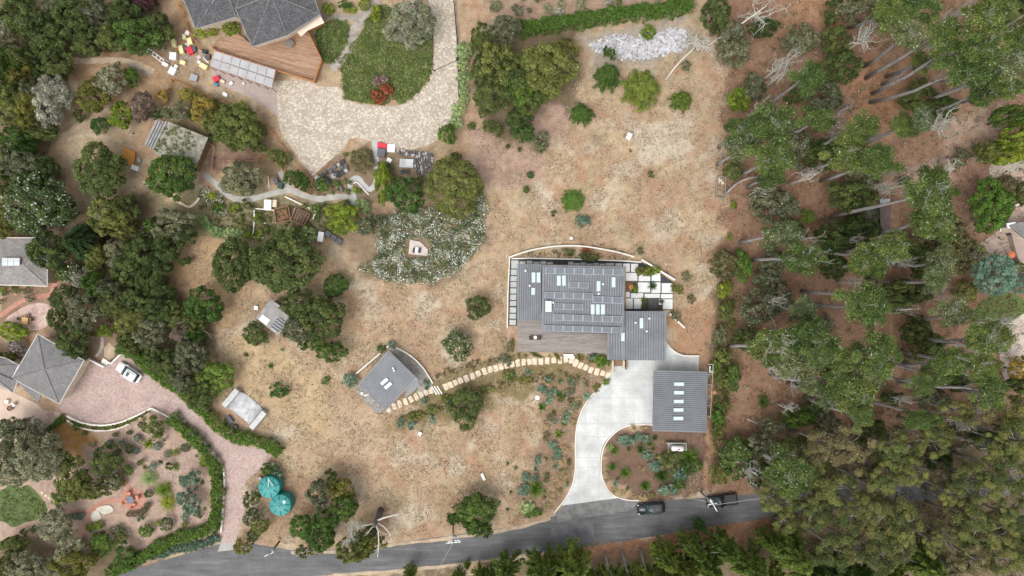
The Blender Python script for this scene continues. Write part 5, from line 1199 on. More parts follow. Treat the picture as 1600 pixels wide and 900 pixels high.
# ================================================================== utility poles
M_POLE = plain('pale_pole_wood', (.36,.33,.29), .9, .2, 3)
def pole(label, base, top, zt, arms, extra=None, mat=None):
    b0 = W(*base); tp = W(*top, zt); t = thing('utility_pole', label, 'utility pole', b0); mat = mat or M_POLE
    MB().tube([b0, b0.lerp(tp,.5), tp], [.17,.15,.12], 10).build('pole', mat, t, smooth=True)
    for dz, ln, ang in arms:
        c_ = tp-Vector((0,0,dz)); d = Vector((math.cos(R(ang)), math.sin(R(ang)), 0))*ln/2; ar = MB().box(c_, (ln,.13,.13), R(ang)).build('crossarm', M_WPLAST, t)
        for s in (-.9,-.45,.45,.9): MB().lathe(c_+d*s+Vector((0,0,.06)), [(.09,0),(.11,.1),(.05,.22)], 8).build('insulator', M_WPLAST, ar)
    if extra: MB().lathe(tp+Vector((extra[0],extra[1],-1.6)), [(.28,0),(.3,.1),(.3,.75),(.2,.85)], 14).build('transformer', M_EAVE, t)
    return tp
tpA = pole('utility pole with white crossarms leaning over the middle of the road', (708,822), (708.5,848), 8, [(.15,2.4,5),(.9,2.0,5)], (.1,.45))
tpB = pole('slim utility pole with white fittings beside the brick driveway mouth', (436,847), (420.5,866), 7, [(.1,1.6,25)], (.25,.2), M_BARKD)
tpC = pole('pale utility pole leaning over the black pickup truck', (1095,768.5), (1115,789.5), 8, [(.1,2.2,-60),(.7,1.5,10)], (-.1,.35))
M_WIRE = plain('pale_wire', (.42,.42,.42), .6, .05, 3, bmp=0)
def wire(label, a, b_, sag, r=.022):
    pts = []
    for k in range(13): s = k/12; p = a.lerp(b_, s); p = Vector((p.x, p.y, p.z-sag*4*s*(1-s))); pts.append(p)
    tag(MB().tube(pts, r, 5).build('power_line', M_WIRE), label, 'cable')
wire('pale power line running right from the pole over the pickup truck', tpC, W(1330,762,8), .5, .03)
wire('thin power line sloping down left across the road from the middle pole', tpA, W(676,905,7), .3)
wire('thin wire between the pickup truck pole and the bank by the island', tpC-Vector((0,0,1.5)), W(1045,776,5.2), .5)
# ================================================================== clutter by the shingled house
crates = [
 ('hive_box','pale yellow upright box at the left of the yard clutter',274,69,6,11,-12,M_YEL,.7),('hive_box','long pale yellow box next to the crimson crate, on its left',286,79.5,6,12,-14,M_YEL,.7),('hive_box','pale yellow box above the crimson crate by the orange fence',299,66.5,7,10,-18,M_YEL,.7),
 ('hive_box','smallest pale yellow box, topmost of the yard clutter',290,59,5,7,-8,M_YEL,.6),('hive_box','pale yellow box lying in the middle of the track clutter',287.5,99,8,6,22,M_YEL,.5),('hive_box','pale yellow box tilted near the lower left corner of the lean-to',320,105,12,7,28,M_YEL,.6),
 ('white_crate','large white square crate left of the yellow boxes',272.5,89,10,11,3,M_WPLAST,.6),('white_crate','large white tilted crate at the corner of the orange fence',271.5,112.5,10,11,28,M_WPLAST,.6),('white_crate','white oblong box below the white ladder frame',260,102,9,5,25,M_WPLAST,.5),('white_crate','little white box touching the tilted white crate',276.5,105,4.5,5,28,M_WPLAST,.4),
 ('crimson_crate','crimson covered crate amid grey tubs in the yard clutter',299,80.5,8,11,-22,M_REDP,.6),('crimson_crate','crimson covered barrow-size crate on the mauve patio',340,124.5,9,8,-28,M_REDP,.6),('grey_tub','blue-grey tub left of the crimson crate',292.5,76,5,7,-20,M_DGREY,.5),('grey_tub','grey tub right of the crimson crate',305,78,5,8,-10,M_DGREY,.5),('grey_tub','dusty pink tub above the crimson crate',294.5,71.5,6,6,-15,plain('dusty_pink',(.55,.42,.42),.7,.1,2),.5),
 ('grey_panel_box','grey square panelled box below the track',304.5,122.5,11,10,18,M_EAVE,.5),('blue_tub','blue round-topped tub beside the crimson crate on the patio',339.5,133,5,4,20,M_BLUEP,.5),('cream_box','cream box lying right of the crimson patio crate',349,128,7,4,28,M_CREAM,.4),('white_box','small white box alone on the mauve patio',362.5,131,4,5,40,M_WPLAST,.4),('white_box','tiny white box right of the lone patio box',381.5,131,3,3,10,M_WPLAST,.3),
 ('white_box','white box leaning by the orange fence below patio',353,148.5,7,5,30,M_WPLAST,.4),('pink_box','pinkish box above the long white board by lean-to',313,91,6,5,-25,plain('dusty_pink',(.55,.42,.42),.7,.1,2),.5),('white_box','small white box near the lower yellow box',312.5,98,4,4,25,M_WPLAST,.4),('white_box','white bucket box at the top of the orange fence',294.5,53,6,6,30,M_WPLAST,.5),
 ('grey_tub','dark tub at the upper left corner of the lean-to',322,82,7,6,20,M_DARK,.6),('grey_tub','grey sack heap beside the lean-to corner',326,90,7,8,10,M_DGREY,.5),
 ('white_table','white oblong table above the timber cold frames',420.5,321,11,16,2,M_WPLAST,.7),('cream_box','cream box beside the white oblong table',431,318.5,6,11,3,M_CREAM,.6),('white_freezer','white chest freezer beside dark crates below the cold frames',503,370.5,8,15,10,M_WPLAST,.9),
 ('checker_board','white slatted pallet board with orange top by the concrete path',611.5,232,12,12,5,M_WPLAST,.3),('red_tarp_box','red covered box at the driveway edge by the concrete path',598,228.5,14,8,12,M_REDP,.5),('charcoal_bin','charcoal compost bin below the red covered box',597,240,12,12,10,M_DGREY,.9),('white_tub','white rounded tub right of the charcoal compost bin',609,251,7,6,30,M_WPLAST,.5),
 ('white_freezer','pale galvanised trough among dark stone slabs',636,256,21,13,3,M_STEEL,.6),('equipment_box','white box with a dark top standing alone in the upper field',982,214,7,9,25,M_WPLAST,.8),('equipment_box','tiny white box just above the curved house wall',892.3,372.3,4,4,0,M_WPLAST,.4),
 ('equipment_box','white square lid among succulents left of the driveway',839.7,621,6,6,3,M_WHITE,.2),('equipment_box','small white box below the border left of the driveway',656.5,677,5,5,25,M_WPLAST,.4),('grey_box','grey metal box in the dirt beside the skate ramp',360,655,7,13,-38,M_DGREY,.5),('grey_box','dark motor box below the skate ramp near the hedge',369,667,7,7,20,M_DARK,.6),
 ('grey_bin','grey box beside the winding path near the white table',386.5,320,7,6,-20,M_EAVE,.5),('dark_barrel_box','dark blue-grey bin in the straw patch above the path',433,283.5,6,9,-25,M_DGREY,.8),('dark_barrel_box','dark green bin in the straw patch above the path',440,291,7,9,10,plain('dark_green_plastic',(.04,.075,.06),.6,.2,2),.8),('dark_barrel_box','dark bin lying near the zigzag path wall',534,296,4,8,-25,M_DGREY,.4),
]
for n_, lab, x, y, w, h, rt, mt, ht in crates: crate(n_, lab, x, y, w, h, ht, rt, mt)
for i in range(3): crate('dark_crate', ['upper left','middle','lower right'][i]+' one of three dark crates in a diagonal row below the cold frames', 514+i*8.3, 366+i*5.6, 8.5, 8, .6, 32, M_DGREY, group='dark crates in a row')
def plank(name, label, a, b_, w, mat, z=.06, cat='plank', group=None):
    p, q = W(*a), W(*b_); d = q-p; o = MB().box((p+q)/2+Vector((0,0,z)), (d.length, w, .08), math.atan2(d.y,d.x), bev=.01).build(name, mat); return tag(o, label, cat, group)
plank('board','long pale weathered board lying along the dirt track below the trees',(203,101),(236,116),.3,M_GREYW)
plank('board','second weathered board lying beside the long track board',(206,106),(230,119),.2,M_GREYW,.08)
plank('board','long white board leaning by the corner of the lean-to',(315,87),(327,99),.18,M_WHITE,.2)
plank('board','brown plank on the track beside the white frame',(240,78),(266,96),.25,M_TIMB)
plank('board','thin grey plank at the top of the track near the trees',(242,67),(258,79),.16,M_GREYW)
plank('board','orange plank lying under trees above the dark dome shrub',(112,164),(134,169),.2,M_ORANGE)
plank('board','grey bench board beside the garage of the bottom left garden',(124,864),(139,853),.3,M_GREYW)
plank('board','long pale pole lying in the scrub above the skate ramp',(282,572),(298,551),.3,M_GREYW,.3)
plank('board','pale stick lying in the dirt below the skate ramp',(362,649),(380,667),.1,M_GREYW)
plank('board','white board propped in the straw patch above the gravel path',(419,276),(421,292),.15,M_WHITE,.1)
plank('board','brown crosspiece board in the straw patch above the gravel path',(420,275),(433,274),.15,M_TIMB,.1)
fr_ = thing('garden_lattice', 'white slatted window frame lying by the boxes on the track', 'frame', W(243,90))
for a, b_ in (((229,80),(254,98)),((233,76),(256,93)),((229,80),(233,76)),((237,86),(240,81)),((243,90),(246,86)),((249,94),(252,90)),((254,98),(256,93))): MB().tube([W(*a,.12),W(*b_,.12)], .09, 4).build('bar', M_WPLAST, fr_)
# orange timber stack
ot = thing('timber_stack', 'stack of orange timber boards beside the round dark oak', 'timber stack', W(204,249))
for k in range(7): plank_p = (W(197+k*2.6,231.5+k*1.1)*1, W(192.5+k*2.6+1,248+k*2.0)); p, q = plank_p; d = q-p; MB().box((p+q)/2+Vector((0,0,.3+.03*(k%2))), (d.length,.25,.5), math.atan2(d.y,d.x), bev=.02).build('board', plain('fresh_orange_timber', (.60,.28,.06), .75, .2, 2), ot)
ot2 = thing('timber_stack', 'smaller heap of orange boards under the deep green tree', 'timber stack', W(238,278))
for k, (x, y, an) in enumerate(((240,266,35),(243,270,38),(236,277,35),(240,281,32),(233,283,36))): MB().box(W(x,y)+Vector((0,0,.1+.05*k)), (1.6,.24,.12), R(-an), bev=.02).build('board', MATS['fresh_orange_timber'], ot2)
crate('rubble_sack','white rubble sack below the orange timber stack',213,263,11,7,.5,22,M_WPLAST,cat='sack'); crate('rubble_sack','pinkish grey sack right of the orange timber stack',219,251,5,7,.4,-10,M_EAVE,cat='sack')
# ---- fences
def fence(label, pts, h, mat, step=2.0, rails=(.35,.9), panel=True, cat='fence', name='garden_fence', cap=.07):
    t = thing(name, label, cat, W(*pts[len(pts)//2]))
    for a, b_ in zip(pts[:-1], pts[1:]):
        p, q = W(*a,h), W(*b_,h); L_ = (q-p).length; n = max(1, round(L_/step))
        for k in range(n): c_ = p.lerp(q,k/n); MB().box((c_.x,c_.y,h/2+.04), (.11,.11,h+.08)).build('post', mat, t)
        for r_ in rails: MB().strip([p.lerp(q,.01),q.lerp(p,.01)], .05, h*r_-.05, h*r_+.05).build('rail', mat, t)
        MB().tube([p,q], cap, 4).build('cap_rail' if cap > .03 else 'wire', mat, t)
    c_ = W(*pts[-1],h); MB().box((c_.x,c_.y,h/2+.04), (.11,.11,h+.08)).build('post', mat, t); return t
fence('long orange timber fence between the mauve patio and the sunken garden plot', [(268,123),(300,137),(332,152),(365,166),(398,180),(424,206),(448,238),(470,264),(488,279)], 1.0, M_ORANGE)
fence('short orange fence arm dropping from the fence corner to the mossy shed', [(267,124),(258,152),(252,187)], 1.0, M_ORANGE)
fence('orange fence zigzag at the lower point of the tan driveway', [(488,280),(483.5,303),(467,295.5),(440,263),(428,250),(405,243)], .9, M_ORANGE)
fence('reddish rail enclosing the sunken plot right of the mossy shed', [(325,223),(334,228),(330,265),(347,268),(349,250),(403,251),(404,243)], .9, M_REDRAIL)
fence('orange timber fence dividing the dirt track from the shingled house', [(272,-12),(291,42),(311,75)], 1.1, M_ORANGE)
fence('low timber edge rail along the pot stacks below the tan driveway', [(489,277),(512,257),(538,247)], .5, M_REDRAIL, rails=(.5,))
fence('black metal railing along the right side of the tan driveway', [(709,0),(714,60),(716,110),(717,150)], .9, M_DARK, 2.4, rails=(.2,.6))
fence('wire boundary fence with thin posts between the dry field and pine wood', [(1137,120),(1134,220),(1133,320),(1127,400),(1122,450),(1114,540),(1112,566)], 1.2, M_GREYW, 3.0, rails=(), name='boundary_fence', cap=.015)
fence('low brown rail running down from the garage to the road', [(1101,680),(1098,730),(1095,765)], .5, M_TIMB, 2.5, rails=(.5,), name='boundary_fence')
fence('dark rail below the clipped hedge at the top', [(850,47),(920,37),(1000,24),(1075,17)], .6, M_TIMB, 3, rails=(.5,))
ba = thing('barrier_arm', 'black barrier arm reaching across the tan driveway from the railing', 'barrier', W(714,94))
MB().box(W(714,94)+Vector((0,0,.5)), (.25,.25,1.0), bev=.03).build('post', M_DARK, ba); MB().tube([W(714,94,1.0),W(679,110.5,1.0)], .05, 6).build('arm', M_DARK, ba); MB().lathe(W(678.5,110.7,.9), [(.05,0),(.17,.06),(.17,.16),(.05,.22)], 12).build('end_weight', M_DARK, ba)
# ---- raised beds and cold frames
wall('bed_edging','white L-shaped bed edging above left of the cold frames',[(397,339),(397,325.5),(428,328.5)],.22,.4,M_WHITE)
wall('bed_edging','white bed edging forming three sides below the cold frames',[(415,348.7),(397,347),(394.5,370),(411,371.5)],.22,.4,M_WHITE)
wall('bed_edging','slanting white edging between gravel path and cold frames',[(445,307),(470,319),(492,329.5),(492.5,333),(489,342)],.22,.35,M_WHITE,3)
wall('path_edging','small white hook-shaped edging inside the zigzag path bend',[(552,287),(556,284.5),(560,287),(568,296),(576,304)],.16,.3,M_WHITE,3)
wall('path_wall','pale curving wall below the heap of orange boards',[(224,283),(240,295),(262,306),(285,319),(296,323),(306,316),(311,309)],.4,.3,M_CREAM,4)
cf = thing('cold_frame','square timber cold frame with open slatted top near the gravel path','cold frame',W(470,340))
def frame_rect(t, pts, h, mat, bars=0, w=.1):
    n = len(pts)
    for i in range(n): MB().strip([W(*pts[i],h),W(*pts[(i+1)%n],h)], w, 0, h).build('side_board', mat, t)
    for k in range(1,bars+1):
        a = Vector(pts[0]).lerp(Vector(pts[1]),k/(bars+1)); b_ = Vector(pts[3]).lerp(Vector(pts[2]),k/(bars+1)); MB().tube([W(a.x,a.y,h+.03),W(b_.x,b_.y,h+.03)], .05, 4).build('slat', mat, t)
frame_rect(cf, [(462,324),(484,334),(475,352),(454,344)], .7, M_REDRAIL, 4); MB().prism(WP([(463,326),(482,335),(474,350),(456,343)]), 0, .25).build('soil', M_MUL, cf)
cf2 = thing('cold_frame','wider timber bed frame with red-brown corner left of the slatted frame','cold frame',W(441,337))
frame_rect(cf2, [(428,327),(450,321.5),(454,344),(431,348)], .6, M_REDRAIL, 0); MB().prism(WP([(430,329),(449,324),(452,342),(433,346)]), 0, .2).build('soil', plain('red_mulch',(.24,.12,.08),.95,.3,2), cf2)
# ---- stacked pots and slabs
M_POT = [M_DARK, M_DGREY, plain('pale_grey_pot', (.36,.35,.36), .7, .15, 3)]
ORD = ['first','second','third','fourth','fifth','sixth','seventh','eighth','ninth','tenth','eleventh','twelfth','thirteenth','fourteenth','fifteenth','sixteenth','seventeenth','eighteenth','nineteenth','twentieth']+['later']*40
rp = random.Random(5); pots = []
for i in range(90):
    s, u = rp.random(), rp.random(); x = 494+s*46+u*5; y = 277-s*28+u*17
    if any((x-a)**2+(y-b_)**2 < 22 for a, b_ in pots): continue
    pots.append((x, y))
pots.sort()
for i, (x, y) in enumerate(pots):
    b0 = W(x,y); hh = rp.uniform(.3,.55); w_ = rp.uniform(.55,.9); m = MB(); rz = rp.uniform(-.3,.3)+.6
    if i % 2: m.lathe(b0, [(w_*.36,0),(w_*.5,hh),(w_*.55,hh+.01),(w_*.55,hh+.06),(w_*.47,hh+.06),(w_*.44,hh-.06),(.02,hh-.07)], 12)
    else: m.box(b0+Vector((0,0,hh/2)), (w_*.8,w_*.8,hh), rz).box(b0+Vector((0,0,hh+.03)), (w_*.92,w_*.92,.06), rz, bev=.02)
    tag(m.build('plant_pot', M_POT[0 if rp.random()<.4 else 1 if rp.random()<.6 else 2]), ('round ' if i % 2 else 'square ')+f'empty plant pot, {ORD[i//2]} of its shape from the left in the dark cluster', 'plant pot', 'plant pots below the tan driveway')
i = 0
for row in range(7):
    for k in range(14):
        x = 624+k*3.9+row*.6; y = 235+row*5.2+k*.6
        if row >= 2 and k < 6: continue
        if row > 4 and k > 10: continue
        tag(MB().box(W(x+rp.uniform(-1,1),y+rp.uniform(-1.2,1.2))+Vector((0,0,.2)), (rp.uniform(.22,.42),rp.uniform(.35,.62),rp.uniform(.25,.5)), rp.uniform(-.35,.35)-.1, rx=rp.uniform(-.25,.25), bev=.04).build('stone_block', M_POT[2] if rp.random()<.4 else M_DGREY), f'grey stone block, {ORD[k]} from the left in the {ORD[row] if row else "top"} row by the galvanised trough', 'stone block', 'stone blocks stored in rows')
for k in range(2): tag(MB().lathe(W(630+k*7,269), [(.26,0),(.36,.4),(.38,.41),(.38,.48),(.3,.48),(.28,.38),(.02,.37)], 14).build('plant_pot', M_DARK), f"{'left' if k == 0 else 'right'} one of two big black pots below the galvanised trough", 'plant pot')
# ---- stone seat in the flowering carpet
se = thing('garden_terrace','small pale stone terrace with two dark seats among the white-flowering carpet','terrace',W(652,388)); MB().prism(WP([(641,374.5),(657,378),(669,390),(668,400),(638.5,397),(640,384)]), .01, .25).build('base', plain('pale_flagstone',(.52,.45,.42),.85,.12,1), se)
for x in (647.5,656): MB().box(W(x,391.5)+Vector((0,0,.5)), (.34,.85,.5), -.15, bev=.03).build('seat_back', M_DARK, se)
MB().box(W(651.8,391)+Vector((0,0,.45)), (.55,.95,.4), -.15, bev=.03).build('table', M_WPLAST, se)
tp_ = thing('rock_cluster','patch of reddish rocks inside the white-flowering carpet','rocks',W(670,360))
for k in range(10): a = k*2.4; q = W(668+k*.9*math.cos(a), 359+k*.5*math.sin(a)); MB().lathe(q, [(.3,0),(.38,.1),(.25,.3),(.05,.36)], 7).build('rock', M_TERRA, tp_)
# ---- garden furniture, lower left
tb = thing('round_table','round dark garden table at the centre of the brick circle','table',W(206.5,779)); MB().lathe(W(206.5,779), [(.3,0),(.06,.05),(.06,.68)], 12).build('pedestal', M_DGREY, tb); MB().lathe(W(206.5,779)+Vector((0,0,.68)), [(.62,0),(.64,.04),(.5,.06)], 24).build('tabletop', plain('blue_grey_top',(.13,.14,.17),.5,.2,2), tb)
M_ORC = plain('coral_cushion', (.60,.27,.16), .85, .1, 3)
for lab, x, y, rt in (('above',203,770,0),('to the right',217,776,-75),('to the left',198.5,783,105),('below',210.5,788,170)): chair(f'coral cushioned garden chair {lab} of the round dark table' if lab in ('above','below') else f'coral cushioned garden chair {lab} of the round dark table on brick', x, y, .03, R(rt), M_ORC, .62, name='garden_chair')
tb = thing('wooden_table','square yellowish wooden table on the pink flagstone patio','table',W(43.3,501)); MB().box(W(43.3,501)+Vector((0,0,.74)), (1.05,1.2,.06), R(-10), bev=.015).build('tabletop', plain('honey_wood',(.56,.36,.14),.7,.2,2), tb)
for sx in (-.42,.42):
    for sy in (-.48,.48): MB().box(W(43.3,501)+Vector((sx,sy,.36)), (.08,.08,.72)).build('leg', M_TIMB, tb)
for lab, x, y, rt in (('left',35,497.5,90),('above',46,493.5,0),('right',51,499,-90)): chair(f'brown patio chair {lab} of the yellowish wooden table', x, y, .02, R(rt), M_TIMB, .55, name='patio_chair')
crate('barbecue','blue-grey covered barbecue below the flagstone patio table',31,510,7,6,.8,15,plain('blue_grey_cover',(.16,.18,.22),.7,.15,2),cat='barbecue')
pt2 = thing('terracotta_pot','round brown pot on the pale stone terrace','plant pot',W(18,637.5)); MB().lathe(W(18,637.5), [(.28,0),(.42,.45),(.46,.46),(.46,.53),(.38,.53),(.36,.42),(.02,.4)], 18).build('pot', M_TIMB, pt2); MB().lathe(W(18,637.5)+Vector((0,0,.41)), [(.35,0),(.3,.04),(.02,.06)], 12).build('soil', M_MUL, pt2)
chair('pale garden chair on the stone terrace above the brown pot', 24, 631.5, .02, R(-50), M_WPLAST, .6, name='garden_chair'); crate('white_planter','white planter on the stone terrace at the left edge',13.5,627,6,5,.5,10,M_WHITE,cat='planter')
bn = thing('garden_bench','white garden bench half under trees at the bottom left','bench',W(68,891)); MB().box(W(68,891)+Vector((0,0,.45)), (1.75,.5,.07), R(32), bev=.02).build('seat', M_WPLAST, bn); MB().box(W(67,889.2)+Vector((0,0,.72)), (1.75,.07,.5), R(32), bev=.02).build('backrest', M_WPLAST, bn)
for s in (-.75,.75): MB().box(W(68,891)+Vector((s*math.cos(R(32)),s*math.sin(R(32)),.21)), (.08,.45,.42), R(32)).build('leg', M_WPLAST, bn)
pd = thing('garden_pond','pale round-edged stone pond slab beside the terracotta path','pond',W(160,797)); MB().prism(WP(smooth_pts([(151,795),(160,790),(172,789.5),(177,794),(176,799),(165,803),(157,800)],4,True)), .01, .16).build('slab', plain('pale_stone_slab',(.55,.52,.44),.8,.15,1), pd); MB().prism(WP(smooth_pts([(144,802),(151,797),(157,803),(158,811),(148,815),(144,811)],4,True)), .01, .12).build('slab', MATS['pale_stone_slab'], pd)
tp2 = thing('stepping_pads', None, None, W(76,776)); tag(tp2, kind='structure')
for x, y in ((66,770),(71.5,774.5),(77,778.5),(82.5,783),(86.5,787)): MB().box(W(x,y)+Vector((0,0,.03)), (.42,.42,.06), .6, bev=.01).build('paving_pad', M_CREAM, tp2)
# ---- loose things in the field and by the wood
lb = thing('log_bin','open timber bin holding pale stones on the field boundary','bin',W(1127.5,292)); frame_rect(lb, [(1121,276),(1134.5,275),(1133,309),(1119,308)], .6, M_GREYW)
for k in range(14): MB().lathe(W(1122.5+rp.random()*8, 278+rp.random()*9)+Vector((0,0,.02)), [(.12,0),(.2,.12),(.14,.3),(.03,.36)], 6).build('stone', M_CREAM, lb)
def log(label, pts, z, r0, r1, mat=None, name='fallen_log', cat='log'):
    P = [W(x,y)+Vector((0,0,zz)) for (x,y), zz in zip(pts, z)]; n = len(P); t = thing(name, label, cat, P[0]*1); t.location.z = 0; ORG[t.name] = Vector((P[0].x,P[0].y,0))
    MB().tube(P, [r0+(r1-r0)*i/(n-1) for i in range(n)], 9).build('trunk', mat or M_BARK, t, smooth=True)
    r = random.Random(n*7+int(pts[0][0])); d = (P[-1]-P[-2]).normalized(); mb = MB()
    for k in range(3): twig_mb(mb, r, P[-1].lerp(P[-2], .3*k), (d+Vector((r.gauss(0,.6),r.gauss(0,.6),.25))).normalized(), 1.6, r1*.6, 1, 4, .6, 0, 2)
    mb.v = [(x, y, max(z_, .03)) for x, y, z_ in mb.v]; mb.build('limbs', mat or M_BARK, t); return t
log('grey fallen trunk arching away from the timber bin into the wood', smooth_pts([(1134,303),(1148,288),(1165,281),(1185,280),(1200,289)],2), [.25,.6,1.0,1.4,1.8,2.0,2.0,1.6,1.2], .24, .1)
log('short cut grey log on bare needles below the dark oaks', [(1306,178),(1318,171),(1328,166)], [.3,.32,.3], .26, .24)
log('upper pale fallen log of the log pile in the right wood', [(1466,668),(1490,672),(1510,670)], [.3,.5,.4], .22, .12, M_DEAD)
log('middle grey fallen log of the log pile in the right wood', [(1455,694),(1480,702),(1505,698)], [.3,.4,.4], .2, .12)
log('lower brown fallen log of the log pile in the right wood', [(1475,707),(1495,709),(1512,712)], [.3,.4,.4], .24, .14, M_BARKD)
log('thin pale fallen log right of the log pile', [(1482,682),(1500,687),(1516,685)], [.3,.3,.3], .16, .1, M_DEAD)
log('thin bleached stick lying on the needles below the boundary shrubs', [(1166,654),(1180,661)], [.1,.1], .09, .05, M_DEAD)
log('heap of pale broken branches below the deep oak by the field', [(306,507),(318,516),(326,520)], [.3,.4,.3], .16, .08, M_DEAD)
# roadside dead-limbed tree
dt = thing('dead_limbed_tree','leaning grey roadside tree with long bare white limbs above the road','tree',W(595,797)); b0 = W(595,797); r = random.Random(3)
def Z(px,py,z): return W(px,py,z)
MB().tube([b0, Z(592,806,2.5), Z(588,815,5), Z(584,822,6.5)], [.55,.5,.42,.3], 10).build('trunk', plain('dark_grey_bark',(.115,.10,.095),.95,.3,3), dt, smooth=True)
for pts, r0 in (([(588,814,5),(600,809,6),(612,806,6.4),(622,803,6.6)],.16),([(588,816,5.2),(600,823,6),(607,831,6.3),(611,838,6.4)],.13),([(587,819,5.6),(591,830,6.8),(592,850,7.2),(590,871,7.4)],.15),([(586,817,5.4),(592,827,6.2),(595,836,6.4)],.09),([(585,819,5.8),(578,828,6.4),(575,833,6.6)],.1),([(584,818,5.8),(576,820,6.6),(566,822,7)],.13)):
    n_ = len(pts); P = [Z(*p) for p in pts]; mb = MB(); mb.tube(P, [r0*(1-.6*i/(n_-1)) for i in range(n_)], 6)
    for k in range(3): twig_mb(mb, r, P[-1].lerp(P[-2],r.random()), (P[-1]-P[-2]).normalized()+Vector((r.gauss(0,.4),r.gauss(0,.4),.1)), .9, .05, 0)
    mb.build('limb', M_DEAD, dt)
for (x, y, z, s) in ((556,822,7,.95),(548,834,7,.9),(540,846,6.5,.7)): put('lichened_twigs', PROTO['bare'][1], M_LICH, dt, Z(x,y,z)-b0, r.random()*6, (.85*s,.85*s,.4*s))
# white rubble patch
def rubble(name, label, poly, n, mat, size, seed):
    r = np.random.default_rng(seed); P = np.array(poly); q = r.uniform(P.min(0),P.max(0),(n,2)); q = q[poly_sd(q[:,0]+r.normal(0,3,len(q)),q[:,1]+r.normal(0,3,len(q)),poly) < 0]; mb = MB(); rr = random.Random(seed)
    for x, y in q: s = size*rr.uniform(.4,1.4); mb.box(W(x,y)+Vector((0,0,s*.25)), (s*rr.uniform(.7,1.5),s,s*.6), rr.uniform(0,3), rr.uniform(-.5,.5), rr.uniform(-.5,.5))
    return tag(mb.build(name, mat), label, 'rubble', kind='stuff')
rubble('white_rubble','patch of broken white rubble below the clipped hedge',[(912,72),(940,62),(960,55),(1000,62),(1030,52),(1055,42),(1075,48),(1072,70),(1040,85),(1000,92),(970,95),(955,80)],1900,plain('white_broken_stone',(.50,.49,.51),.9,.3,1.5,fine=6),.34,71)
rubble('garden_stones','pale loose stones scattered in the lower left garden bed',[(240,700),(290,690),(325,740),(322,800),(290,825),(250,800),(240,750)],300,plain('mauve_stone',(.42,.36,.36),.9,.25,2),.16,73)
rubble('road_edge_bark','orange bark chips along the bank below the road',[(850,858),(960,846),(1100,826),(1200,808),(1250,806),(1200,830),(1060,848),(900,875)],1500,plain('orange_bark_chip',(.36,.19,.10),.95,.4,3),.2,75)
rubble('yard_debris','small pale scraps littering the yard by the boxes',[(262,60),(300,50),(312,75),(325,100),(345,130),(400,170),(360,165),(280,118),(255,100)],380,M_EAVE,.2,77)
crate('cistern_cover','round white cistern lid left of the grey plank hut',401,481,6,6,.3,10,M_WPLAST,cat='lid'); crate('pipe_end','white pipe box in the field above the roadside oak',755,744.5,4,11,.3,-25,M_WPLAST,cat='pipe')
pb = thing('ground_pot','brown round lid pot beside the garage side frame','pot',W(1115.5,613)); MB().lathe(W(1115.5,613), [(.25,0),(.36,.3),(.38,.34),(.3,.36),(.05,.38)], 16).build('pot', M_TERRA, pb)
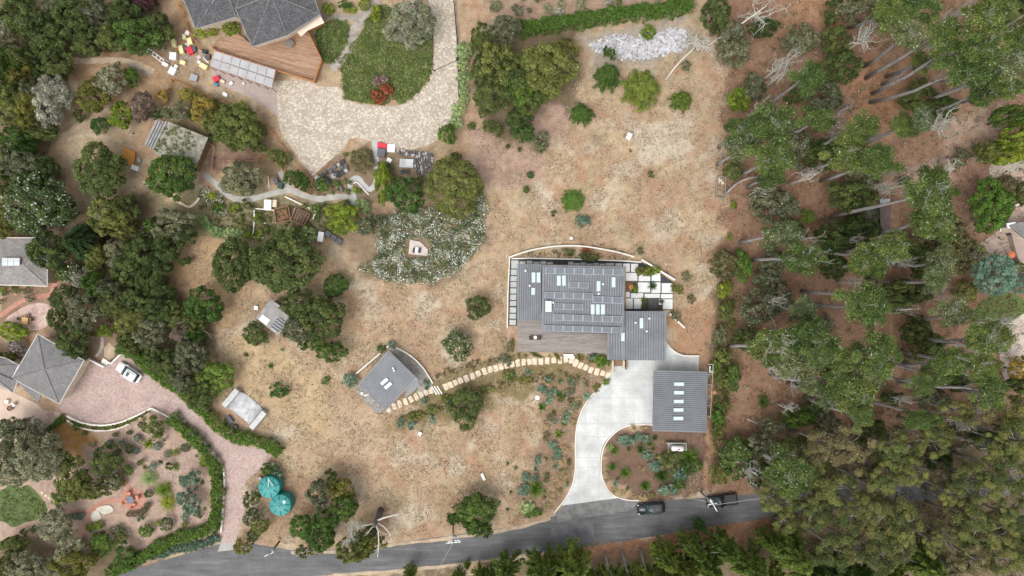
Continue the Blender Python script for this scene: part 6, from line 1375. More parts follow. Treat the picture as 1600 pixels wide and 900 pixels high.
# ================================================================== vegetation
# one plant per line: shape palette x y rx [ry] [h=..] [b=basex,basey] [t=twigs] [| own label]
VEG = '''
oak dark 36 22 36 30
oak silver 6 38 16 20 | pale silvery lichen-covered tree at the left edge below the corner
oak grey 10 78 24 20
oak dark 72 56 34 30
oak dark 118 34 34 34
oak grey 152 26 26 25 t=.8
oak dark 180 56 28 24
oak deep 218 58 38 28
oak dark 248 50 24 28
oak grey 88 14 24 20 t=.7
oak dark 195 18 26 22
oak dark 140 68 26 20
oak purple 222 4 27 14 | dark purple-leaved tree at the top edge left of the shingled house
oak dark 90 98 25 26
oak dark 58 92 26 20
oak golden 25 118 28 26
oak olive 18 160 27 34
oak golden 48 168 22 36
oak dark 66 126 14 20
oak silver 84 156 31 39 h=7 t=.5 | big silvery grey tree with bare limbs left of the golden olive tree
oak golden 146 150 25 27
oak sage 178 126 26 24
oak bright 206 122 12 15
oak lime 190 180 18 22 | lime green shrub beside the dark round shrub on the dirt path
ball deep 158 197 16 15 h=2.6 | dark green dome-shaped shrub standing on the dirt path
bareS lich 205 207 14 12 h=1.5 | small pale dead bush above the orange timber stack
oak mauve 224 166 19 24 t=.4
oak dark 124 182 11 10
oak dark 64 206 30 16
oak deep 26 216 34 18
oak dark 243 178 14 12
oak yellow 254 150 9 12
oak grey 276 176 22 16 t=.5
oak yellow 292 148 14 11
oak yellow 318 172 20 20 | broad yellow-leaved tree inside the orange-railed garden plot
oak olive 372 200 36 38 h=6 | big olive green tree filling the middle of the orange-railed garden plot
oak olive 338 192 22 22
oak dark 404 230 12 10
oak dark 158 268 42 42 h=7 | big round dark green oak below the dirt path left of orange timber
oak grey 34 252 34 30
oak yellow 3 258 9 11
oak fleck 62 318 52 50 h=8 | very large dark tree flecked with pale twigs above the grey house
oak golden 10 348 20 24
oak olive 172 340 36 30 t=.5
oak dark 198 328 22 24
oak grey 272 350 38 24
oak deep 270 276 35 38 h=7 | dense deep green tree overhanging the mossy old shed roof
oak grey 378 278 33 27 h=6 | dull grey-green tree overhanging the red-railed plot
oak dark 226 396 32 30
oak dark 262 382 24 28
oak dark 205 420 30 28
oak grey 188 400 22 28
oak dark 236 430 26 24
weep weep 125 378 42 38 h=8 | dark weeping conifer with long drooping boughs beside the grey house
oak dark 76 392 30 32 h=7 | dense rounded dark tree overlapping the corner of the grey house
oak dark 368 413 34 42 h=7
oak dark 446 410 58 48 h=8.5 | very broad dark oak above the grey plank hut
oak deep 290 409 10 8
oak fleck 112 425 20 16
oak silver 128 436 16 18 t=.7
oak bright 100 428 11 14
oak olive 150 420 14 14
oak lime 540 343 24 26 h=3.5 | lime green rounded bush left of the white-flowering carpet
ball mint 566 321 13 12 h=1.6 | pale mint round shrub at the end of the winding gravel path
ball mint 480 366 15 13 h=1.6 | pale mint oval shrub below the timber cold frames
oak grey 577 350 18 20
oak lime 598 288 15 34 h=4 | lime green upright bush hugging the concrete zigzag path
oak deep 634 304 32 28 h=6 | deep green tree between the zigzag path and the round olive tree
cauli olive 709 292 45 48 h=6.5 | big round olive tree of tight leaf clumps above the white-flowering carpet
oak bright 699 213 14 18
oak deep 461 278 16 17
oak deep 476 288 10 12
oak bright 503 288 11 12
ball brownball 566 253 20 21 h=1.8 | variegated flowering shrub between the stacked pots and the concrete path
oak deep 525 446 22 19 h=3 | deep green irregular shrub alone below the broad dark oak
oak dark 104 466 22 24
oak grey 132 486 26 32
oak dark 92 500 16 22
oak dark 116 528 28 26
oak dark 118 548 20 16
oak lime 22 518 25 15 h=2.5 | bright yellow-green hedge bush left of the flagstone patio
oak lilac 26 546 17 14 h=2 | lilac flowering shrub beside the pyramid-roofed garage
oak olive 10 560 14 12
oak dark 176 470 24 26
oak dark 216 466 26 24
oak dark 250 480 26 24
oak olive 204 500 26 22 t=.5
oak golden 152 520 10 8
oak lime 168 516 13 13
oak grey 236 520 26 26
oak dark 204 536 20 18
oak dark 272 492 22 22
oak deep 319 476 29 30 h=6 | big deep green oak on the field edge left of the grey plank hut
oak golden 262 500 14 14
oak grey 300 556 26 28 t=.5
oak dark 262 566 26 22
oak mauve 288 516 22 22 t=.5
oak bright 338 590 30 26 h=4 | bright green rounded shrub above left of the white skate ramp
oak grey 284 590 20 22
oak dark 314 616 24 22
oak dark 240 556 16 16
oak dark 470 474 32 26 h=6
oak dark 505 500 34 36 h=7
oak grey 466 512 26 22 h=6
oak deep 518 550 27 16 h=4
oak deep 486 536 22 14
oak dark 400 521 21 19 h=3 | dark green shrub tucked under the lower corner of the grey plank hut
oak deep 437 611 16 13 h=1.8 | small deep green shrub right of the white skate ramp
oak dark 747 481 20 19 h=3.2 | round dark green shrub alone in the field left of the solar roof
oak fleck 716 541 23 25 h=3.6 | pale-flecked green shrub above the stepping-stone path
oak dark 728 637 28 32 h=4 | dark green tree below the stepping-stone path beside the studio
oak grey 26 690 38 40 h=7
oak sage 66 712 38 40 h=8 | large pale sage tree above the thin lawn patch
oak sage 20 730 36 30
oak silver 50 670 24 20
oak olive 116 744 28 38 h=6
oak dark 168 718 26 26 h=5
oak olive 146 762 28 17 h=5
oak grey 176 748 16 18
oak bright 94 778 12 14
clump mint 235 746 19 17 | pale green plumed grass beside the brick circle
clump lime 258 764 18 18
clump lime 264 784 18 17
ball bright 200 734 9 8
ball bright 228 829 12 11
ball olive 191 839 11 11
oak bright 160 852 20 19 h=3
oak deep 196 868 18 20 h=3
oak olive 24 852 24 16 h=4
oak sage 88 820 26 26 h=5 t=.6
oak sage 110 855 22 28 h=5
oak golden 118 882 34 24 h=6
oak sage 40 882 34 24 h=6 t=.4
oak olive 10 890 24 24 h=6
oak sage 72 884 22 18 h=5
oak deep 56 826 7 7
oak deep 38 832 6 6
ball teal 215 684 6 6
ball teal 192 692 6 6
ball teal 172 694 8 7
ball teal 213 704 6 6
ball teal 184 708 7 6
agave lime 233 693 10 11
ball deep 133 677 5 4
ball deep 180 679 5 4
ball deep 202 676 5 4
oak deep 119 668 7 6
ball olive 182 742 6 6
ball olive 187 750 6 5
ball olive 192 755 6 6
ball yellow 181 763 6 5
ball brownball 203 803 6 5
ball brownball 212 803 6 5
ball brownball 220 801 6 5
ball brownball 226 796 6 5
ball brownball 231 789 6 5
ball dark 233 771 8 7
oak teal 297 748 16 14
oak teal 288 776 12 14
oak teal 300 790 14 16
oak deep 265 728 7 7
agave teal 218 811 6 5
oak teal 118 806 14 8 h=.9
ball fleck 260 819 11 11
oak lime 148 822 14 9 h=1
oak fleck 185 828 12 8 h=1
oak olive 242 668 20 18 h=3
ball dark 220 664 5 5
ball deep 340 824 5 4
oak deep 420 733 14 11 h=1.8
oak teal 432 745 12 12 h=1.8
oak dark 393 780 13 16 h=3
oak grey 392 806 14 14
ball olive 407 819 15 14 h=3
ball golden 381 852 16 14 h=3.4 | golden olive round tree at the mouth of the brick driveway
ball dark 396 836 10 10
oak grey 500 772 20 24 h=5
oak golden 532 762 20 18 h=5
oak deep 538 790 24 22 h=5
oak dark 520 748 14 14 h=4
oak bright 472 822 20 20 h=4
oak deep 500 838 24 24 h=5
oak deep 508 815 24 20 h=5
oak fleck 482 860 20 12 h=4
oak olive 552 860 30 18 h=7
oak dark 566 836 22 16 h=7
oak olive 580 846 24 14 h=8
oak deep 744 800 36 30 h=5.5 | deep green roadside oak above the road, standing alone
oak deep 716 806 18 14 h=4
oak deep 748 824 22 16 h=5
cedar bright 895 313 22 19 h=1.6 | bright green spiky conifer alone in the upper field
oak teal 911 345 13 11 h=1.2 | blue-green low shrub below the bright spiky conifer
oak bright 815 140 24 30 h=6
oak olive 780 100 34 34 h=7
oak olive 852 110 44 46 h=7 | large olive tree filling the right of the tree mass left of rubble
oak dark 805 120 34 34 h=7
oak dark 770 152 32 30 h=6
oak olive 828 150 30 28 h=6
oak grey 790 48 26 22 h=6
oak olive 752 60 18 24 h=5
oak dark 752 110 18 30 h=5
oak dark 812 188 22 22 h=4
oak deep 818 208 16 18 h=4
oak dark 770 200 16 14 h=2.5
oak grey 846 220 14 14 h=2
oak golden 880 82 24 20 h=6
ball deep 736 198 7 7
ball deep 794 229 4 4
ball deep 812 234 4 4
ball deep 822 296 6 6
ball deep 829 273 6 6
oak dark 865 334 5 6
oak grey 1000 392 7 6
oak olive 1017 273 6 6
cedar deep 950 118 25 27 h=4.5
cedar spray 1003 136 34 36 h=5.5 | largest dark green bushy conifer below the white rubble patch
cedar spray 1066 156 21 20 h=3.5
cedar deep 909 177 22 19 h=3
ball lime 1013 50 12 12 h=2 | lime green round shrub at the edge of white rubble
ball lime 1155 155 19 21 h=3.2 | lime green globe shrub on the boundary beside a grey bush
oak grey 1072 103 9 8
oak deep 952 84 10 12
oak dark 1118 22 26 26 h=6
oak dark 1120 48 12 14
oak grey 1147 82 27 25 h=4
oak dark 1192 46 26 16 h=6
oak grey 1178 138 20 22 h=4
oak grey 1250 62 32 24 h=5
oak dark 1305 66 22 26 h=6
oak dark 1316 106 28 26 h=7
oak grey 1288 150 30 26 h=5
oak dark 1244 145 18 20 h=3
pine pine 1208 192 46 34 h=16 t=.8
pine pine 1160 205 32 22 h=13 t=.9
pine pine 1278 186 30 20 h=14
oak grey 1340 14 36 24 h=8
oak dark 1302 18 20 18 h=5
pine pine 1352 196 24 24 h=16
pine pine 1392 24 34 32 h=22 b=1325,43
pine pine 1440 12 34 26 h=22 b=1357,50
pine pineg 1420 54 30 26 h=22 b=1350,104 t=.8
pine pine 1474 50 28 30 h=22
pine pine 1538 28 40 34 h=24 b=1432,70 t=.6
pine pine 1486 80 34 22 h=22
pine pine 1536 76 40 32 h=24 b=1385,120 t=.7
pine pine 1510 112 48 26 h=22 b=1360,160 t=.7
pine pine 1440 98 20 20 h=12
oak dark 1590 28 28 34 h=9
pine pineg 1578 100 30 30 h=22 t=.9
pine pine 1574 140 32 22 h=20 b=1496,160 t=.7
oak dark 1436 152 32 26 h=5
pine pine 1414 196 24 22 h=15
oak dark 1470 170 28 20 h=6
oak lime 1588 212 28 22 h=8
oak deep 1574 184 26 18 h=8
pine pineg 1165 228 38 22 h=13 b=1120,258 t=1.
pine pine 1206 246 40 28 h=15 t=.8
oak dark 1145 266 18 16 h=3
pine pine 1206 276 26 20 h=12
oak grey 1208 322 40 30 h=8 t=1.
oak lime 1145 321 6 8 h=1
oak lime 1140 370 5 6 h=1
oak dark 1284 244 32 26 h=8
pine pine 1326 242 42 30 h=17 t=.7
oak dark 1330 308 38 26 h=8
oak bright 1262 338 12 12 h=2
pine pine 1452 304 46 44 h=24 b=1297,340 t=.7
pine pine 1376 250 34 28 h=20
pine pineg 1222 366 36 22 h=14 b=1155,379 t=.9
pine pine 1254 404 36 28 h=16 b=1173,406 t=1.
oak dark 1236 362 26 18 h=6
oak brownol 1132 414 26 24 h=4 | brownish olive spreading bush on the boundary above right of the courtyard
oak bright 1160 416 16 26 h=3.5
oak grey 1196 438 22 18 h=5 t=.8
oak dark 1304 372 36 28 h=8
oak dark 1342 362 26 28 h=8
pine pine 1348 404 30 28 h=17 b=1288,393 t=.9
oak dark 1300 418 26 20 h=6
pine pine 1460 348 40 30 h=20 t=.5
pine pine 1392 386 34 28 h=19 t=.8
pine pine 1366 416 26 24 h=16
oak brownol 1468 372 44 36 h=10 t=.8
oak dark 1436 400 32 28 h=8
oak brownol 1500 400 30 26 h=9 t=.6
oak bright 1546 322 30 42 h=8 | tall bright green tree beside the white wall near the right edge
ball brownball 1574 300 17 26 h=3 | brownish clipped dome shrub left of the salmon forecourt
oak lime 1572 240 36 18 h=6
oak olive 1540 238 22 18 h=6
oak grey 1500 248 15 14 h=3
cauli blue 1552 430 33 34 h=7 | big round blue-green tree above the right-edge lawn
cauli blue 1592 444 16 16 h=5 | smaller blue-green tree at the right edge beside the bigger one
oak lime 1524 392 14 18 h=3
oak bright 1515 406 18 10 h=2
oak olive 1590 420 12 12 h=3
oak dark 1600 300 12 20 h=5
oak bright 1490 302 10 8 h=2
oak dark 1412 282 10 8 h=3
oak grey 1188 478 34 30 h=7
oak grey 1216 462 22 26 h=7
pine pineg 1252 484 24 26 h=14 t=.9
pine pine 1212 540 44 36 h=17 b=1138,541 t=1.
pine pine 1268 528 36 36 h=18 t=.7
pine pineg 1248 572 40 24 h=17 t=1.
oak dark 1168 530 26 20 h=4
pine pine 1346 474 40 32 h=20 b=1252,455 t=.7
oak sage 1290 506 12 14 h=3
pine pine 1322 562 34 26 h=18 t=.8
pine pine 1310 600 30 26 h=18
pine pine 1336 620 36 34 h=19 t=.7
pine pineg 1290 618 24 26 h=15 t=1.
oak bright 1246 652 28 16 h=5
oak grey 1208 664 20 14 h=5 t=.8
clump deep 1192 627 15 13
oak dark 1248 602 12 10 h=3
pine pine 1364 480 28 36 h=20
oak dark 1402 462 30 26 h=9
oak dark 1430 452 26 22 h=8
pine pine 1372 556 36 42 h=21 t=.6
oak dark 1430 514 24 22 h=7
pine pineg 1488 488 34 24 h=18 b=1425,505 t=.9
pine pine 1546 530 42 30 h=22 b=1417,529 t=.8
pine pine 1490 562 40 26 h=21 b=1403,569 t=.8
pine pine 1532 570 34 24 h=21 t=.8
pine pine 1546 612 30 30 h=21 b=1405,596 t=.6
oak dark 1446 540 24 24 h=8
ball olive 1508 456 18 18 h=3 | olive green globe shrub left of the round blue-green tree
oak dark 1392 622 18 14 h=4
pine pine 1440 654 34 18 h=18
oak yellow 1592 578 18 22 h=6
oak dark 1588 606 20 18 h=6
gum gum 1592 648 32 28 h=13
gum brownol 1530 644 30 24 h=12
gum gum 1494 640 26 18 h=11
oak lime 1132 452 11 16 h=2.5
oak olive 1134 486 11 18 h=2.5
oak grey 1124 524 12 20 h=2.5
oak olive 1128 558 14 16 h=2.5
oak bright 1118 574 9 12 h=2
oak olive 1128 590 14 14 h=2.5
oak bright 1120 648 12 18 h=2.5
oak deep 1146 590 12 22 h=2.5
oak dark 1132 630 7 7 h=1.5
oak olive 1120 672 10 14 h=2.5
oak pine 1150 715 30 34 h=5 t=.5
oak grey 1190 694 22 24 h=6
oak olive 1122 740 14 20 h=4
pine pine 1232 740 40 36 h=17 t=.8
oak dark 1186 740 20 22 h=6 t=.7
gum brownol 1284 696 30 28 h=13
gum brownol 1330 694 36 34 h=14
gum gum 1262 726 26 26 h=13
gum gum 1298 766 34 30 h=14
gum gum 1226 812 22 22 h=11 b=1216,816
gum gum 1270 804 28 26 h=13 b=1262,814
gum gum 1330 806 28 26 h=14
gum gum 1304 858 34 30 h=14
gum brownol 1352 756 28 28 h=13
gum gum 1404 704 30 34 h=15
gum gum 1384 750 28 26 h=15
gum gum 1426 738 22 26 h=15
gum gum 1372 812 28 34 h=15
gum gum 1412 818 28 38 h=15
gum gum 1378 866 32 30 h=15
gum brownol 1340 860 24 26 h=13
gum gum 1462 690 26 26 h=12
gum gum 1584 686 32 34 h=15
gum gum 1546 700 26 22 h=14
gum gum 1578 738 34 32 h=15
gum gum 1512 744 30 24 h=14
gum gum 1540 764 28 24 h=14
gum brownol 1500 790 26 22 h=11
gum gum 1524 822 32 30 h=14
gum gum 1562 838 28 26 h=14
gum gum 1588 806 28 30 h=14
gum gum 1572 872 30 26 h=14
gum brownol 1522 874 28 26 h=13
gum brownol 1480 840 28 30 h=11
gum brownol 1490 888 26 22 h=12
gum gum 1596 770 20 22 h=13
spray spray 1238 866 40 36 h=13
spray spray 1204 902 34 22 h=11
spray spray 1268 904 34 22 h=11
spray deep 1346 902 34 20 h=11
spray spray 1396 906 36 22 h=11
spray spray 1476 908 30 20 h=11
spray spray 930 908 26 16 h=8
spray spray 896 906 30 18 h=9
spray spray 716 902 14 12 h=5
spray spray 770 904 24 16 h=7
spray spray 1436 876 42 34 h=13
spray spray 1130 856 32 26 h=12
spray spray 1106 884 36 28 h=12
spray spray 1172 884 38 28 h=12
spray spray 1064 896 38 26 h=12
spray deep 1302 894 40 28 h=11
spray spray 1200 846 22 18 h=9
spray spray 894 884 40 30 h=12
spray spray 846 890 36 26 h=12
spray spray 962 914 36 24 h=12 b=945,862
spray spray 990 918 36 24 h=12 b=972,860
spray spray 1016 912 36 26 h=12 b=999,856
spray spray 1046 906 36 28 h=12 b=1025,855
spray deep 850 916 30 20 h=11 b=843,880
spray spray 792 888 30 22 h=10
spray spray 1040 872 28 22 h=11
spray spray 1084 856 26 20 h=11
spray deep 870 904 28 18 h=9
spray spray 640 896 14 12 h=6
spray spray 748 900 16 16 h=7
spray spray 730 884 7 7 h=3
spray deep 1094 822 12 12 h=5
bare dead 1192 16 42 26 h=13 b=1120,64 | bare white tree crown at the top edge with a long leaning trunk
bare dead 1228 96 30 24 h=9 b=1211,140 | small bleached snag with a fan of bare white limbs
bare dead 1092 66 42 38 h=6 b=1040,125 | fallen-looking bleached tree beside the white rubble patch
bare dead 1355 55 24 32 h=14
bare lich 1545 545 26 22 h=20
bare dead 1262 372 22 16 h=14
bare lich 1385 405 22 18 h=16
bare lich 1340 440 20 16 h=12
bare lich 1180 222 28 18 h=13
bare dead 1545 62 18 14 h=20
bare lich 1258 404 26 20 h=16
bare lich 1300 560 24 20 h=16
bare dead 1420 410 30 14 h=10
bare lich 1308 208 26 16 h=9
bare lich 1474 194 20 30 h=12
bare lich 1486 264 24 22 h=7
bare dead 1268 274 34 16 h=12 b=1232,288
bare dead 1402 292 22 20 h=18
bare lich 1216 562 30 34 h=16
bare lich 1178 738 16 24 h=12
bare lich 1210 720 22 16 h=12
bare dead 1496 22 26 18 h=22
bare dead 1510 664 34 16 h=12
oak dark 712 246 10 10 h=2
oak bright 700 200 10 8 h=2
ball mint 725 79 13 14 h=1.7
ball mint 723 101 10 10 h=1.5
ball mint 724 123 12 12 h=1.6
ball mint 725 142 9 9 h=1.4
ball mint 725 156 8 8 h=1.3
ball mint 717 170 13 12 h=1.7
ball mint 713 190 13 12 h=1.7
ball mint 316 342 10 9 h=1.2
ball mint 325 355 10 9 h=1.2
ball mint 338 362 12 10 h=1.3
ball mint 359 363 10 9 h=1.2
ball mint 373 364 10 8 h=1.2
oak rust 590 152 12 11 h=1.4
oak rust 604 142 11 13 h=1.4
oak mauve 594 126 12 10 h=1.6 | rust red and grey bushy shrub topping the lawn clump
oak sage 642 38 38 40 h=6 t=1.3 | twiggy grey tree over the lawn edge beside the tan paver driveway
oak lime 588 22 12 12 h=2.5
ball lime 320 50 20 10 h=1.6 | wide lime green hedge shrub under the shingled eaves
ball lime 360 44 14 13 h=1.8 | round lime green shrub in the nook between two shingled roofs
ball lime 512 14 11 11 h=1.5
ball lime 546 16 12 6 h=1
ball lime 570 6 11 10 h=1.5
oak deep 540 8 12 8 h=1.4
oak dark 920 401 15 9 h=2 | dark olive domed shrub on the white planter wall behind the house
oak olive 889 395 10 7 h=1
oak rust 916 393 8 6 h=.9
oak golden 1004 424 12 9 h=1.4
oak lime 1018 424 13 10 h=1.4
oak bright 992 450 6 9 h=1
clump weep 1019 447 9 9
clump olive 1006 469 7 7
clump olive 1004 479 7 5
clump brownball 1033 471 5 7
clump brownball 1032 483 6 4
oak olive 1058 452 10 9 h=1
oak grey 1072 432 9 7 h=.9
oak brownol 1080 468 8 7 h=1
oak grey 1056 494 8 10 h=1
oak bright 942 566 11 10 h=1.2
oak lime 936 562 8 10 h=1.2
oak teal 927 557 9 7 h=1
oak deep 596 545 7 7 h=.9
oak teal 614 538 8 7 h=.9
oak teal 547 594 13 11 h=1.5 | blue-green bush at the left end of the studio wall
oak teal 666 602 6 9 h=.9
oak deep 509 595 7 7 h=.8
oak teal 664 626 6 6 h=.6
oak teal 706 628 7 7 h=.8
oak teal 627 660 6 10 h=.8
oak teal 643 666 7 8 h=.6
oak teal 676 655 5 9 h=.6
oak grey 684 588 5 4 h=.6
agave teal 826 580 7 7
oak teal 845 606 8 8 h=.6
oak teal 856 592 6 6 h=.5
oak teal 861 612 8 9 h=.6
oak teal 858 624 7 8 h=.6
agave bright 874 616 8 8
agave bright 846 636 10 10
agave blue 916 618 9 9
agave teal 875 595 6 6
oak teal 868 658 5 5 h=.4
oak teal 884 652 7 9 h=.6
agave bright 874 678 10 9
oak bright 949 597 7 6 h=.6
oak golden 932 606 7 7 h=.6
oak grey 894 596 10 10 h=.5
oak grey 890 612 9 9 h=.5
oak grey 900 632 9 9 h=.5
oak teal 864 694 8 9 h=.7
oak teal 871 708 9 10 h=.7
oak teal 842 719 7 9 h=.6
agave teal 837 733 6 6
agave teal 868 728 6 7
oak teal 822 746 8 10 h=.8
yucca bright 837 763 18 18 | big dark green yucca clump left of the driveway mouth
oak teal 818 765 9 12 h=.8
oak mint 824 792 12 12 h=.9
oak bright 834 802 14 8 h=.8
agave deep 793 724 4 4
agave deep 806 730 4 4
agave deep 798 768 4 4
agave deep 793 796 4 5
clump straw 876 748 14 16
clump straw 884 738 10 12
clump straw 868 760 10 10
clump straw 862 776 10 10
clump straw 880 720 9 12
clump straw 882 700 8 12
clump straw 855 790 9 8
oak teal 975 688 11 9 h=.6
oak teal 985 690 8 9 h=.6
agave mint 953 697 7 8
yucca bright 960 704 9 9
oak teal 1004 684 12 9 h=.6
yucca deep 1001 702 8 10
yucca bright 957 729 9 11
yucca bright 977 738 12 12
yucca bright 1008 759 11 11
oak teal 1012 712 9 9 h=.6
oak teal 1024 728 12 9 h=.7
agave blue 961 756 7 6
yucca deep 1034 743 15 14
oak dark 1046 720 16 20 h=2
yucca bright 1076 712 18 18
oak deep 1080 730 16 14 h=2
oak teal 1064 740 12 14 h=1.6
oak teal 1046 764 16 12 h=1.4
oak deep 1060 756 12 10 h=1.6
yucca dark 1023 684 7 7
clump straw 990 668 10 5
clump straw 1006 669 10 5
clump straw 960 766 8 8
clump straw 972 770 8 7
clump straw 990 774 8 6
clump straw 948 742 5 10
agave mint 442 546 5 5
agave bright 424 572 6 7
clump brownball 385 554 6 5
agave olive 985 236 4 4
clump dark 845 232 12 10
oak grey 790 562 10 10 h=.8
oak olive 796 588 10 12 h=.8
oak golden 820 594 12 7 h=.5
oak olive 760 610 12 8 h=.6
oak golden 700 622 12 8 h=.6
oak olive 676 640 10 8 h=.6
oak golden 650 650 14 8 h=.6
oak brownol 798 540 6 14 h=.6
clump straw 786 532 8 9
clump straw 790 546 8 7
clump olive 838 555 18 4
clump golden 870 556 14 4
clump golden 905 557 12 4
'''
GRP = {'pine': 'pines of the right-hand wood', 'gum': 'gum trees in the bottom right grove', 'spray': 'conifers along the lower edge'}
for ln in VEG.strip().splitlines():
    lab = None
    if '|' in ln: ln, lab = [q.strip() for q in ln.split('|')]
    tk = ln.split(); nums = [float(q) for q in tk[2:] if '=' not in q]; kw = dict(q.split('=') for q in tk[2:] if '=' in q)
    base = tuple(float(q) for q in kw['b'].split(',')) if 'b' in kw else None
    plant(tk[0], tk[1], nums[0], nums[1], nums[2], nums[3] if len(nums) > 3 else None, float(kw['h']) if 'h' in kw else None, base, lab, twigs=float(kw.get('t', 0)), group=GRP.get(tk[0]))

# ---- further trees filling the woods and garden between the ones listed above
placed = []
for ln in VEG.strip().splitlines():
    tk = ln.split('|')[0].split(); nm = [float(q) for q in tk[2:] if '=' not in q]; placed.append((nm[0], nm[1], nm[2]))
OPEN = [(1285,20,48,28),(1380,150,52,60),(1545,205,32,30),(1275,300,50,38),(1190,350,30,26),(1310,505,28,45),(1398,520,30,42),(1190,625,46,36),(1400,636,44,18),(1460,255,60,26),(1225,280,16,20),(1262,50,14,40),(1215,120,30,40),(1390,340,24,36),(1245,455,28,14),(1160,265,20,16),(1440,790,24,18),(1420,250,40,20),(1500,290,26,26),(1165,395,18,14),(1590,380,60,54),(1560,490,60,64),(1580,268,44,30),(1600,550,46,70),(1550,320,40,50),(1520,410,30,20),(1345,100,30,30)]
def fill(poly, n, rmin, rmax, choose, seed, gap=.62, op=()):
    r = random.Random(seed); xs_ = [p[0] for p in poly]; ys_ = [p[1] for p in poly]; k = 0; tries = 0
    while k < n and tries < n*60:
        tries += 1; x, y = r.uniform(min(xs_), max(xs_)), r.uniform(min(ys_), max(ys_)); rr = r.uniform(rmin, rmax)
        if poly_sd(np.array([x]), np.array([y]), poly)[0] > 0: continue
        if any(((x-a)/(c+rr*.5))**2+((y-b_)/(d+rr*.5))**2 < 1 for a, b_, c, d in op): continue
        if any(math.hypot(x-a, y-b_) < gap*(c+rr)*.8 for a, b_, c in placed): continue
        sh, pl_, hh, tw = choose(r)
        bx, by = 800+(x-800)*(1-hh*.88/H), 450+(y-450)*(1-hh*.88/H)
        if hh > 6 and (bx < 1146 and x > 1100 or poly_sd(np.array([bx]), np.array([by]), ROAD)[0] < 3): continue
        if hh > 9 and any(((bx-a)/c)**2+((by-b_)/d)**2 < 1 for a, b_, c, d in op): continue
        placed.append((x, y, rr)); ry = rr*r.uniform(.75, 1.2); k += 1
        plant(sh, pl_, round(x, 1), round(y, 1), rr, ry, hh, None, None, twigs=tw, group=GRP.get(sh))
WOOD = [(1140,5),(1600,5),(1600,640),(1300,660),(1150,680),(1142,480),(1150,300)]
fill(WOOD, 26, 18, 30, lambda r: r.choice((('pine','pine',r.uniform(15,20),.5),('pine','pineg',r.uniform(14,19),.8),('oak','grey',r.uniform(4,7),.6),('oak','dark',r.uniform(4,7),0),('pine','pine',r.uniform(16,21),0))), 3, .6, OPEN)
fill(WOOD, 20, 14, 22, lambda r: ('bare', r.choice(('lich','dead','lich')), r.uniform(8,15), 0), 5, .3, OPEN[:6])
fill([(1210,690),(1600,650),(1600,900),(1200,860)], 26, 18, 28, lambda r: r.choice((('gum','gum',r.uniform(10,13),.5),('gum','brownol',r.uniform(9,12),.8),('oak','dark',r.uniform(5,8),.6),('gum','gum',r.uniform(10,14),0))), 7, .5, [(1440,780,30,22),(1490,690,30,26)])
fill([(0,5),(240,5),(190,75),(110,85),(100,190),(60,230),(120,330),(110,360),(0,365)], 12, 14, 24, lambda r: ('oak', r.choice(('dark','deep','grey','olive','dark')), r.uniform(5,8), r.choice((0,0,.6))), 9, .55)
fill([(150,335),(300,350),(255,440),(310,500),(330,600),(300,630),(190,540),(150,440)], 12, 14, 22, lambda r: ('oak', r.choice(('dark','deep','grey','olive','dark')), r.uniform(4,7), r.choice((0,0,.5))), 11, .55)
fill([(265,130),(300,140),(420,190),(470,265),(405,240),(330,215),(262,185)], 12, 7, 14, lambda r: ('oak', r.choice(('grey','olive','lime','golden','bright','dark')), r.uniform(1.2,2.6), 0), 13, .6)
fill([(310,300),(400,318),(440,305),(540,315),(545,330),(520,362),(498,352),(440,360),(400,376),(330,352)], 26, 4, 9, lambda r: ('oak', r.choice(('grey','olive','lime','golden','bright','dark','sage')), r.uniform(.6,1.4), 0), 15, .7, [(450,336,40,16),(420,320,16,12),(470,312,80,5)])
fill([(112,682),(150,688),(215,672),(245,668),(320,715),(330,810),(250,835),(150,840),(140,815),(195,810),(230,800),(240,770),(215,750),(160,700)], 26, 4, 8, lambda r: (r.choice(('oak','ball','clump','oak')), r.choice(('grey','olive','lime','teal','bright','dark','sage')), r.uniform(.6,1.3), 0), 17, .8, [(208,780,24,22),(165,798,18,10)])
fill([(820,572),(945,590),(905,635),(896,750),(860,790),(815,800),(845,700),(855,640)], 34, 3.5, 7, lambda r: (r.choice(('oak','agave','clump','oak','oak')), r.choice(('grey','teal','straw','straw','olive','sage','brownol')), r.uniform(.4,.8), 0), 19, .75, [(880,563,60,8)])
fill([(945,700),(990,670),(1035,672),(1090,720),(1090,765),(1000,778),(955,765)], 16, 3.5, 7, lambda r: (r.choice(('oak','yucca','clump','oak')), r.choice(('grey','teal','straw','olive','bright')), r.uniform(.4,.8), 0), 21, .75, [(1057,697,20,10)])
fill([(490,245),(545,235),(690,240),(700,290),(560,300),(500,300)], 14, 4, 8, lambda r: ('oak', r.choice(('olive','bright','grey','lime')), r.uniform(.6,1.2), 0), 23, .8, [(520,260,30,18),(650,255,34,22),(570,265,20,32),(600,235,20,14)])
fill([(745,-5),(900,-5),(1060,0),(820,22),(770,20)], 14, 5, 10, lambda r: ('oak', r.choice(('sage','grey','olive','silver')), r.uniform(.8,1.6), 0), 25, .7)
fill([(0,430),(70,452),(20,490),(0,490)], 8, 4, 9, lambda r: ('oak', r.choice(('bright','olive','lime','grey')), r.uniform(.6,1.2), 0), 27, .8)
